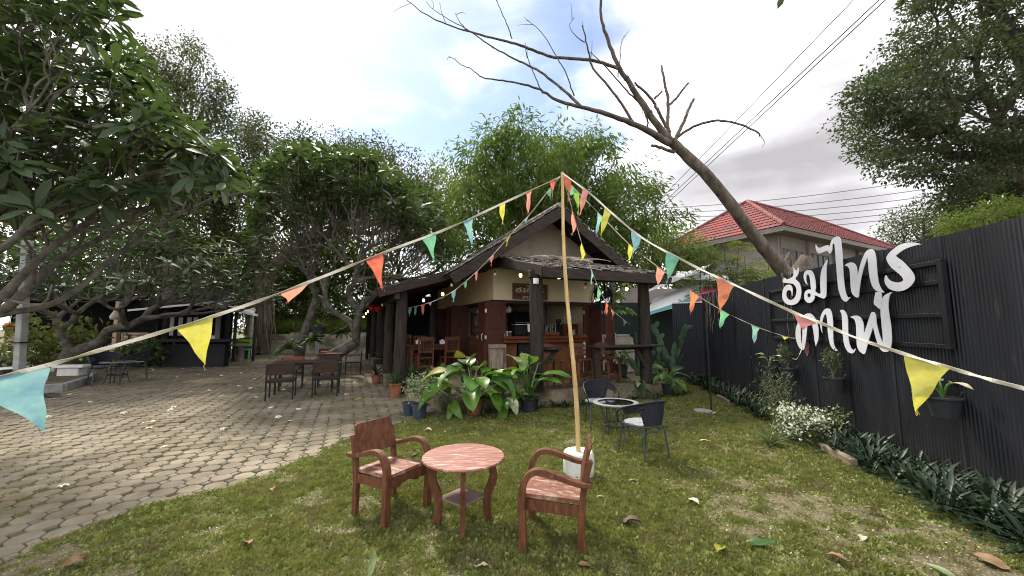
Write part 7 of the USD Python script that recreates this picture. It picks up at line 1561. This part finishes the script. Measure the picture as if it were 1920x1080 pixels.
# spiky plants and pots at the left front of the veranda
def spiky(name, label, loc, n, L, W, g, m='big_leaf_dark', rise=(0.3, 1.4), group=None, droop=(0.3, 0.9)):
    t = thing(name, label, 'plant', loc, group=group)
    for k in range(n):
        az = k * 2.39996; e = g.uniform(*rise); v, f = blade(L * g.uniform(0.7, 1.1), W, g.uniform(*droop), 0.3, n=7); R = rotz(az) @ roty(-e); part(t, 'leaf', (v @ R.T, f), m, smooth=True)
    return t
def bush(name, label, loc, n, r, h, ls, g, m='shrub_leaf', cat='plant', stems=6, z0=0.0, blooms=None, asp=0.45):
    t = thing(name, label, cat, loc)
    tips = np.array([[r * math.cos(q) * k, r * math.sin(q) * k, z0 + h * (0.35 + 0.65 * u)] for q, k, u in zip(g.uniform(0, 6.28, stems * 4), g.random(stems * 4) ** 0.5, g.random(stems * 4))])
    sm = M()
    for p, rad, d in grow(np.array([0, 0, z0]), tips, g, 0.004, wob=0.08): sm.tube(p, rad, 4, caps=False)
    part(t, 'stems', sm, 'bark_grey', kind='stuff')
    ci = g.integers(0, len(tips), n); P = tips[ci] + g.normal(0, 1, (n, 3)) * [r * 0.28, r * 0.28, h * 0.14]; D = g.normal(0, 1, (n, 3)) + [0, 0, 0.4]
    part(t, 'foliage', leaf_batch(P, D, g.normal(0, 0.5, (n, 3)) + [0, 0, 1], ls * g.uniform(0.7, 1.2, n), ls * asp, simple=False), m, kind='stuff', smooth=True)
    if blooms: 
        b = M()
        for _ in range(blooms[0]): c = tips[g.integers(len(tips))] + g.normal(0, 0.05, 3) + [0, 0, 0.03]; b.add(*blossom(c, unit(g.normal(0, 1, 3) + [0, -0.5, 0.8]), blooms[1]).get())
        part(t, 'flowers', b, blooms[2], kind='stuff')
    return t
mat('pink_petal', (0.55, 0.08, 0.15), 0.6, var=0.2)
for px, py, r, h, pm, kind, lab in (
    (741, 745, 0.14, 0.30, 'terracotta', 'spiky', 'terracotta pot of spiky leaves at the left corner of the veranda'), (768, 728, 0.20, 0.24, 'terracotta', 'spiky2', 'wide terracotta pot before the front veranda post'),
    (766, 779, 0.11, 0.22, 'blue_pot', 'none', 'empty dark blue pot on the pavers at the lawn corner'), (786, 785, 0.13, 0.24, 'blue_pot', 'bush', 'dark blue pot holding a variegated shrub at the lawn corner'),
    (818, 752, 0.12, 0.26, 'white_concrete', 'pink', 'white glazed pot with trailing leaves left of the philodendron'), (705, 719, 0.13, 0.22, 'terracotta', 'dark', 'small pot of dark drooping leaves at the veranda edge')):
    p = at_z(px, py); pt = thing('plant_pot', lab, 'pot', p); pot(pt, r, h, pm); q = p + [0, 0, h * 0.88]
    if kind == 'spiky': spiky('spiky_plant', 'spiky green plant in the terracotta pot at the veranda corner', q, 22, 0.38, 0.045, g, 'big_leaf_dark')
    if kind == 'spiky2': spiky('spiky_plant', 'tall dark strap leaved plant before the front veranda post', q, 20, 0.50, 0.06, g, 'big_leaf_dark', rise=(0.7, 1.45))
    if kind == 'bush': bush('variegated_shrub', 'fine leaved variegated shrub in the dark blue pot', q, 700, 0.22, 0.42, 0.055, g, 'pale_leaf')
    if kind == 'pink': bush('flowering_shrub', 'bright green shrub with pink flowers behind the variegated shrub', q, 420, 0.20, 0.40, 0.10, g, 'bright_leaf', blooms=(14, 0.03, 'pink_petal'), asp=0.35)
    if kind == 'dark': spiky('spiky_plant', 'dark drooping strap leaved plant at the veranda edge', q, 16, 0.42, 0.05, g, 'border_leaf', rise=(0.2, 1.2))
p = at_z(722, 712); t = thing('plant_stand', 'black metal plant stand holding dark plants at the veranda edge', 'plant stand', p, 0.4)
for x in (-0.28, 0.28):
    for y in (-0.12, 0.12): part(t, 'leg', M().box((x, y, 0.30), (0.025, 0.025, 0.6)), 'black_metal')
for z in (0.12, 0.59): part(t, 'shelf', M().box((0, 0, z), (0.6, 0.28, 0.02)), 'black_metal')
spiky('spiky_plant', 'dark leaved plant on the black plant stand', p + [0, 0, 0.6], 14, 0.40, 0.07, g, 'border_leaf', rise=(0.5, 1.4))
p = at_z(762, 765); t = thing('wooden_step', 'weathered plank step at the left corner of the porch', 'step', p + [0.15, 0.35, 0], 0.4)
for k in range(3): part(t, 'plank', M().box((0.05, -0.14 + 0.14 * k, 0.17), (0.5, 0.13, 0.03), ch=0.004), 'plywood_grey')
part(t, 'riser', M().box((0.05, -0.2, 0.08), (0.5, 0.03, 0.16)).box((-0.19, 0, 0.08), (0.03, 0.4, 0.16)), 'plywood_grey')
# ferns around the trunks on the paving
for px, py, y, L, lab in ((540, 655, None, 0.7, 'fern growing on the frangipani trunk behind the tables'), (588, 640, None, 0.55, 'fern clump at the foot of the upright stem'), (640, 625, 15.5, 0.7, 'dark fern hanging right of the leaning trunk'), (360, 655, None, 0.9, 'green fern in the kerbed bed left of the yellow flag'), (415, 645, None, 0.8, 'green fern in the kerbed bed right of the yellow flag')):
    p = at_y(px, py, y or (bC[1] - 0.2 if px > 500 else at_z(388, 672)[1])); spiky('fern', lab, p, 30, L, 0.10, g, 'shrub_leaf', rise=(0.0, 1.2), droop=(0.8, 1.6))
t = thing('hanging_pot', 'dark hanging pot in the fork of the leaning frangipani', 'pot', at_y(598, 632, 12.6)); pot(t, 0.22, 0.34)
spiky('fern', 'small fern in the dark hanging pot', at_y(598, 632, 12.6) + [0, 0, 0.3], 16, 0.45, 0.07, g, 'shrub_leaf')
# kerbed island of the left tree
isl = thing('kerbed_bed', 'concrete kerbed planting bed round the left frangipani trunk', 'planting bed', at_z(110, 712))
kp = [at_z(*q) for q in ((60, 738), (118, 733), (168, 717), (176, 709), (120, 702), (40, 706))]
for a, b in zip(kp[:3], kp[1:4]): part(isl, 'kerb', M().beam(a + [0, 0, 0.08], b + [0, 0, 0.08], 0.12, 0.2, ch=0.015), 'grey_concrete', world=True)
part(isl, 'bed_soil', flat_poly(Polygon([tuple(q[:2]) for q in kp]), 0.10), 'soil', world=True)
isl2 = thing('kerbed_bed', 'low concrete kerb round the fern bed before the white awning', 'planting bed', at_z(390, 680)); kp = [at_z(*q) for q in ((345, 683), (372, 684), (398, 682), (418, 677), (412, 671), (350, 673))]
for a, b in zip(kp[:4], kp[1:5]): part(isl2, 'kerb', M().beam(a + [0, 0, 0.08], b + [0, 0, 0.08], 0.12, 0.2, ch=0.015), 'grey_concrete', world=True)
part(isl2, 'bed_soil', flat_poly(Polygon([tuple(q[:2]) for q in kp]), 0.10), 'soil', world=True)
for px, py, r, h, n, lab in ((95, 664, 0.85, 1.75, 1400, 'broad leaved shrub around the left frangipani trunk'), (70, 690, 0.6, 0.8, 500, 'low shrub beside the white garden table'), (262, 672, 0.9, 0.9, 900, 'leafy shrub in front of the pale slatted bench')):
    p = at_z(px, max(py, 690) + 16 if px < 200 else 690); b = bush('shrub', lab, p, n // 2, r, h, 0.24, g, 'clover_leaf' if px < 200 else 'shrub_leaf', 'shrub', z0=0.05, asp=0.4)

# ---- border along the fence: rosettes of dark strap leaves
border = None
spots = []
for s in np.arange(1.3, 11.0, 0.155):
    for off in np.arange(-0.78 + 0.025 * s, -0.04, 0.17):
        if 4.9 < s < 6.0 and off < -0.3: continue
        spots.append((s + gr.uniform(-0.09, 0.09), off + gr.uniform(-0.09, 0.09)))
kinds = []
for v_ in range(3):
    n = 26; az = np.arange(n) * 2.39996; e = gr.uniform(0.15, 1.3, n); D = np.stack([np.cos(az) * np.cos(e), np.sin(az) * np.cos(e), np.sin(e)], 1)
    kinds.append(leaf_batch(gr.normal(0, 0.012, (n, 3)) * [1, 1, 0], D, np.tile([0, 0, 1.0], (n, 1)) + D * -0.3, gr.uniform(0.18, 0.31, n), gr.uniform(0.025, 0.037, n), droop=0.45))
first = [None] * 3
LAB = 'dark strap leaved border plant in the row along the black fence'
for i, (s, off) in enumerate(spots):
    p = FP(s, 0.02, off); v_ = int(gr.integers(3)); sc_ = gr.uniform(0.75, 1.15)
    if first[v_] is None:
        t = thing('border_plant', LAB, 'plant', p, 0, 1.0, group='border plants along the fence'); first[v_] = t
        V, F = kinds[v_]; V8 = V.reshape(-1, 8, 3)
        for q in V8: part(t, 'leaf', (q, F[:8]), 'border_leaf', smooth=True)
    else: copy_of(first[v_], p, gr.uniform(0, 6.28), sc_)
bb_ = M()
for s in (5.1, 4.2, 7.5): bb_.beam(FP(s, 0.06, -0.75), FP(s + 0.55, 0.06, -0.74), 0.06, 0.12, ch=0.01)
t = thing('border_edging', 'old mossy concrete edging of the border bed', 'edging', FP(5, 0, -0.75))
for s in (5.15, 4.15, 7.5): part(t, 'kerb', M().beam(FP(s, 0.05, -0.80), FP(s + 0.6, 0.05, -0.78), 0.07, 0.12, ch=0.01), 'floor_concrete', world=True)
# under the porch edge a dark low border too
spp = [H(a + gr.normal(0, 0.05), -2.72 + gr.normal(0, 0.08), 0.0) for a in np.arange(0.2, 3.6, 0.16)]
for p in spp + spp2: copy_of(first[int(gr.integers(3))], p, gr.uniform(0, 6.28), gr.uniform(0.6, 0.9), 'dark low border plant at the foot of the porch step', 'border plants at the foot of the porch')
for p in [at_z(px, 782 - (px - 660) * 0.0) for px in ()]: pass
# white flowering bush and tall weed
p = at_z(1505, 832); bush('white_flower_bush', 'bush covered with tiny white flowers in the fence border', p, 1200, 0.27, 0.38, 0.05, g, 'shrub_leaf', 'shrub', stems=10, blooms=(760, 0.016, 'white_petal'))
p = at_z(1468, 820) + [0.15, 0.3, 0]; bush('tall_weed', 'tall wispy green weed rising behind the white flowers', p, 800, 0.20, 0.80, 0.06, g, 'shrub_leaf', 'plant', stems=12, asp=0.14)
spiky('grass_clump', 'pale grass clump at the foot of the white flower bush', at_z(1442, 838), 40, 0.36, 0.018, g, 'shrub_leaf', rise=(0.5, 1.5), droop=(0.5, 1.2))
p = at_z(1555, 830) + [0.1, 0.2, 0]; bush('small_weed', 'low green weed right of the white flower bush', p, 500, 0.25, 0.35, 0.06, g, 'shrub_leaf', 'plant')
# pots hung on the fence
def fence_pot(px, py, r, h, lab, plab, kind):
    q = on_plane(px, py, FP(0, 0, -0.05 - r), FN); t = thing('fence_pot', lab, 'pot', q - [0, 0, h], group='black pots hung on the fence'); pot(t, r, h)
    part(t, 'hook', M().tube([(FN * (r * 0.9)) + [0, 0, h * 0.9], FN * (r + 0.04) + [0, 0, h * 1.25], FN * (r + 0.05) + [0, 0, h * 0.8]], 0.006, 5), 'black_metal')
    if kind == 'weed': bush('potted_weed', plab, q, 420, r * 0.75, 0.34, 0.05, g, 'shrub_leaf', 'plant', asp=0.2)
    if kind == 'caladium':
        broad_plant('caladium', plab, 'plant', q, 5, 0.16, 0.09, 0.20, g, ['pale_dead_leaf', 'pale_leaf'], [0.5, 0.5], rise=(0.3, 1.3), droop=(0.4, 0.9))
    return q
fence_pot(1443, 686, 0.12, 0.20, 'black pot hung leftmost on the fence below the sign', 'pinkish caladium leaves above the leftmost fence pot', 'caladium')
fence_pot(1477, 690, 0.12, 0.21, 'black pot hung on the fence right beside the leftmost pot', 'wispy weed in the second fence pot', 'weed')
fence_pot(1563, 708, 0.115, 0.19, 'black pot hung on the fence under the white lettering', 'upright weed in the fence pot under the white lettering', 'weed')
fence_pot(1768, 744, 0.13, 0.19, 'dark wide pot hung on the fence behind the yellow flag', 'caladium leaves behind the big yellow flag', 'caladium')
# hanging dry roots on the far fence
t = thing('hanging_vine', 'dry vine roots hanging over the far end of the black fence', 'vine', FP(10, 2.4))
for k in range(22):
    px = g.choice([1296, 1300, 1326, 1332, 1340, 1480]) + g.normal(0, 4); q = on_plane(px, 600, FP(0, 0, -0.03), FN); L = g.uniform(0.4, 1.2)
    part(t, 'tendril', M().tube([[q[0] + g.normal(0, 0.02), q[1], FH + 0.02 - L * u_ + 0.0] for u_ in np.linspace(0, 1, 5)], 0.004, 4), 'dry_branch', world=True)
p = at_z(1334, 772); t = thing('garden_rod', 'thin black metal rod standing at the far end of the border', 'rod', p); part(t, 'rod', M().tube([(0, 0, 0), at_y(1323, 585, p[1]) - p], 0.014, 6), 'black_metal'); part(t, 'foot', M().lathe([(0.16, 0), (0.15, 0.03), (0, 0.04)], 16, (-0.15, 0, 0)), 'grey_concrete')
# trees right of the porch: papaya like stems
g2 = np.random.default_rng(51)
t = thing('papaya_tree', 'slim papaya like tree behind the bar plank with drooping palmate leaves', 'tree', H(3.9, 0.4))
b = H(3.9, 0.4); top = b + [0.05, 0, 2.5]; part(t, 'trunk', M().tube(smooth_path([b, (b + top) / 2 + [0.03, 0, 0], top], 4), np.linspace(0.06, 0.04, 9), 8), 'bark_grey', smooth=True, world=True)
for k in range(13):
    az = k * 2.39996; e = g2.uniform(-0.2, 0.8); d = np.array([math.cos(az) * math.cos(e), math.sin(az) * math.cos(e), math.sin(e)]); p1 = top + d * 0.5 - [0, 0, 0.25 * (k % 3)]
    n = 9; an = np.linspace(-1.9, 1.9, n); D = np.stack([np.cos(an + az), np.sin(an + az), np.full(n, -0.35)], 1)
    lf = part(t, 'leaf', leaf_batch(np.tile(p1, (n, 1)), D, np.tile([0, 0, 1.0], (n, 1)), np.where(np.abs(an) < 1, 0.32, 0.22), 0.085, droop=0.3), 'bright_leaf' if k % 2 else 'big_leaf', smooth=True, world=True)
    part(lf, 'stalk', M().tube([top - [0, 0, 0.2 * (k % 3)], p1], 0.008, 4), 'bright_leaf', world=True)
# ================================================================ bunting
for nm, c, c2 in (('red', (0.64, 0.14, 0.11), (0.73, 0.21, 0.17)), ('orange', (0.66, 0.21, 0.13), (0.75, 0.29, 0.19)), ('pink', (0.68, 0.26, 0.28), (0.76, 0.35, 0.37)), ('yellow', (0.58, 0.54, 0.10), (0.67, 0.63, 0.17)), ('blue', (0.22, 0.45, 0.60), (0.32, 0.55, 0.68)), ('teal', (0.14, 0.42, 0.33), (0.23, 0.53, 0.43)), ('green', (0.25, 0.45, 0.08), (0.35, 0.55, 0.14))):
    mat('cloth_' + nm, c, 0.92, col2=c2, scale=22, bump=0.25, bscale=260, bdist=0.003, transl=0.5, spec=0.1)
mat('tape', (0.58, 0.54, 0.46), 0.85, var=0.1, scale=20, transl=0.15)
fg = np.random.default_rng(61)
def bunting(label, path_px, end_xy, flags, width=0.016, r=None, tail=None):
    """path_px: the tape's course in the photograph, from the pole; it hangs in the vertical plane from the pole top to end_xy."""
    p0 = POLE_TOP; n = unit(np.array([end_xy[1] - p0[1], -(end_xy[0] - p0[0]), 0])); t = thing('bunting', label, 'bunting', p0)
    C = smooth_path(np.array([on_plane(x, y, p0, n) for x, y in path_px]), 8)
    if tail is not None: C = np.vstack([C, smooth_path(np.array([C[-1]] + [at_y(*q) for q in tail]), 5)[1:]])
    up = np.array([0, 0, 1.0]); m = M(); d = np.gradient(C, axis=0); V = []
    for i, (c, dd) in enumerate(zip(C, d)):
        a = 0.9 * math.sin(i * 0.55) + 0.3; s = unit(np.cross(unit(dd), n)); s = s * math.cos(a) + n * math.sin(a); w = width / 2; q = np.cross(unit(dd), s) * 0.0012
        V += [c + s * w + q, c - s * w + q, c - s * w - q, c + s * w - q]
    V = np.array(V); F = []
    for i in range(len(C) - 1):
        for j in range(4): a, b = i * 4 + j, i * 4 + (j + 1) % 4; F += [[a, b, b + 4], [a, b + 4, a + 4]]
    part(t, 'tape', m.add(V, F), 'tape', world=True)
    px = np.array([proj(c)[0] for c in C])
    for fx0, fx1, tx, ty, col in flags:
        def on(x):
            o = np.argsort(px); return np.array([np.interp(x, px[o], C[o, k]) for k in range(3)])
        a, b = on(fx0), on(fx1); mid = (a + b) / 2; tip = at_y(tx, ty, mid[1]); R, K = 9, 6; V = []
        L = np.linalg.norm(tip - mid); ph = fg.uniform(0, 6); nn = unit(np.cross(b - a, tip - mid)); amp = 0.15 * L
        for i in range(R + 1):
            u = i / R
            for j in range(K + 1):
                v = j / K; e = a + (b - a) * v; p = e + (tip - e) * u
                p = p + nn * (amp * math.sin(ph + 5.5 * u + 2.6 * (v - 0.5)) * u ** 0.7 * (0.35 + 0.65 * (1 - u))) + (b - a) * 0.06 * math.sin(ph * 2 + 7 * u) * u * (1 - u) * 2.2
                V.append(p)
        V = np.array(V); W = K + 1; F = []
        for i in range(R):
            for j in range(K): q = i * W + j; F += [[q, q + 1, q + W + 1], [q, q + W + 1, q + W]]
        fl = part(t, 'flag', (V, F), 'cloth_' + col, smooth=True, world=True, label=col + ' triangular cloth flag')
        fr_ = M()
        for _ in range(4): s = tip + fg.normal(0, 0.006, 3); fr_.tube([s + (mid - tip) * 0.03, s, s + (tip - mid) * 0.05 + fg.normal(0, 0.006, 3)], 0.0012, 3)
        part(fl, 'frayed_thread', fr_, 'cloth_' + col, world=True, kind='stuff')
    return t
bunting('long bunting from the pole top to the near left, ending in a big blue flag', [(1050, 332), (943, 381), (850, 424), (716, 475), (600, 521), (480, 566), (365, 604), (200, 653), (92, 684), (0, 706), (-80, 722)], at_y(-60, 715, 1.6),
        [(1032, 1040, 1036, 370, 'red'), (986, 998, 990, 399, 'pink'), (936, 948, 942, 420, 'yellow'), (868, 887, 885, 457, 'blue'), (791, 817, 814, 488, 'teal'), (685, 718, 717, 541, 'red'), (526, 584, 541, 568, 'pink'), (330, 400, 385, 684, 'yellow'), (-62, 94, 80, 806, 'blue')], width=0.02)
bunting('bunting running from the pole top down to the right foreground with large flags', [(1055, 325), (1105, 362), (1148, 400), (1204, 446), (1284, 490), (1345, 520), (1383, 537), (1484, 584), (1540, 606), (1604, 633), (1700, 665), (1782, 690), (1850, 710), (1930, 731), (2010, 752)], at_y(1920, 728, 1.65),
        [(1058, 1071, 1066, 376, 'red'), (1092, 1104, 1087, 402, 'pink'), (1133, 1147, 1126, 441, 'yellow'), (1184, 1203, 1186, 482, 'blue'), (1249, 1274, 1250, 530, 'teal'), (1342, 1378, 1350, 582, 'orange'), (1484, 1534, 1505, 618, 'pink'), (1694, 1782, 1716, 772, 'yellow')], width=0.018)
bunting('middle bunting running from the pole top along to the fence pots', [(1056, 330), (1085, 362), (1125, 402), (1182, 460), (1240, 505), (1300, 549), (1365, 588), (1425, 615), (1470, 630), (1497, 636)], at_y(1497, 636, 6.2),
        [(1068, 1084, 1068, 366, 'teal'), (1075, 1086, 1084, 402, 'green'), (1120, 1131, 1118, 438, 'blue'), (1178, 1188, 1179, 492, 'yellow'), (1231, 1247, 1232, 537, 'pink'), (1293, 1311, 1295, 585, 'orange'), (1349, 1368, 1350, 614, 'teal'), (1408, 1425, 1414, 642, 'blue'), (1464, 1480, 1471, 637, 'yellow')], width=0.012,
        tail=[(1507, 640, 6.2), (1503, 655, 6.2), (1494, 673, 6.2), (1486, 672, 6.2)])
bunting('thin bunting running from the pole top steeply to the right end of the cafe', [(1054, 332), (1067, 372), (1080, 420), (1092, 460), (1108, 503), (1125, 545), (1145, 578), (1168, 598), (1182, 608)], at_y(1182, 608, 9.2),
        [(1073, 1081, 1072, 440, 'pink'), (1090, 1098, 1089, 490, 'yellow'), (1107, 1113, 1109, 533, 'blue'), (1120, 1128, 1121, 564, 'teal'), (1135, 1141, 1137, 590, 'red'), (1146, 1152, 1148, 598, 'pink'), (1168, 1176, 1170, 611, 'blue')], width=0.012)
bunting('thin bunting running from the pole top into the shade of the side veranda', [(1051, 330), (1025, 362), (995, 400), (960, 437), (925, 477), (895, 508), (868, 532), (845, 549), (815, 564), (790, 572), (766, 577)], at_y(766, 577, 9.6),
        [(1026, 1034, 1032, 374, 'teal'), (983, 995, 986, 417, 'blue'), (949, 957, 950, 461, 'yellow'), (918, 926, 921, 498, 'pink'), (890, 897, 893, 526, 'pink'), (868, 877, 873, 540, 'teal'), (847, 855, 850, 566, 'blue'), (826, 834, 830, 559, 'yellow'), (803, 810, 807, 573, 'pink'), (789, 797, 793, 590, 'red'), (776, 783, 778, 591, 'teal'), (765, 773, 767, 593, 'blue')], width=0.012)
t = thing('loose_flag', 'pink flag hanging from a loose tape end below the white lettering', 'flag', at_y(1512, 642, 6.2))
a, b, c = at_y(1505, 640, 6.2), at_y(1519, 641, 6.2), at_y(1513, 668, 6.2); part(t, 'cloth', M().add([a, (a + b) / 2 + [0, -0.03, -0.02], b, (a + c) / 2 + [0, 0.02, 0], (b + c) / 2 + [0.02, -0.02, 0], c], [[0, 1, 3], [1, 4, 3], [1, 2, 4], [3, 4, 5]]), 'cloth_pink', world=True, smooth=True)
part(t, 'thread', M().tube([a, (a + b) / 2 + [0, -0.03, -0.015], b], 0.004, 4), 'tape', world=True)
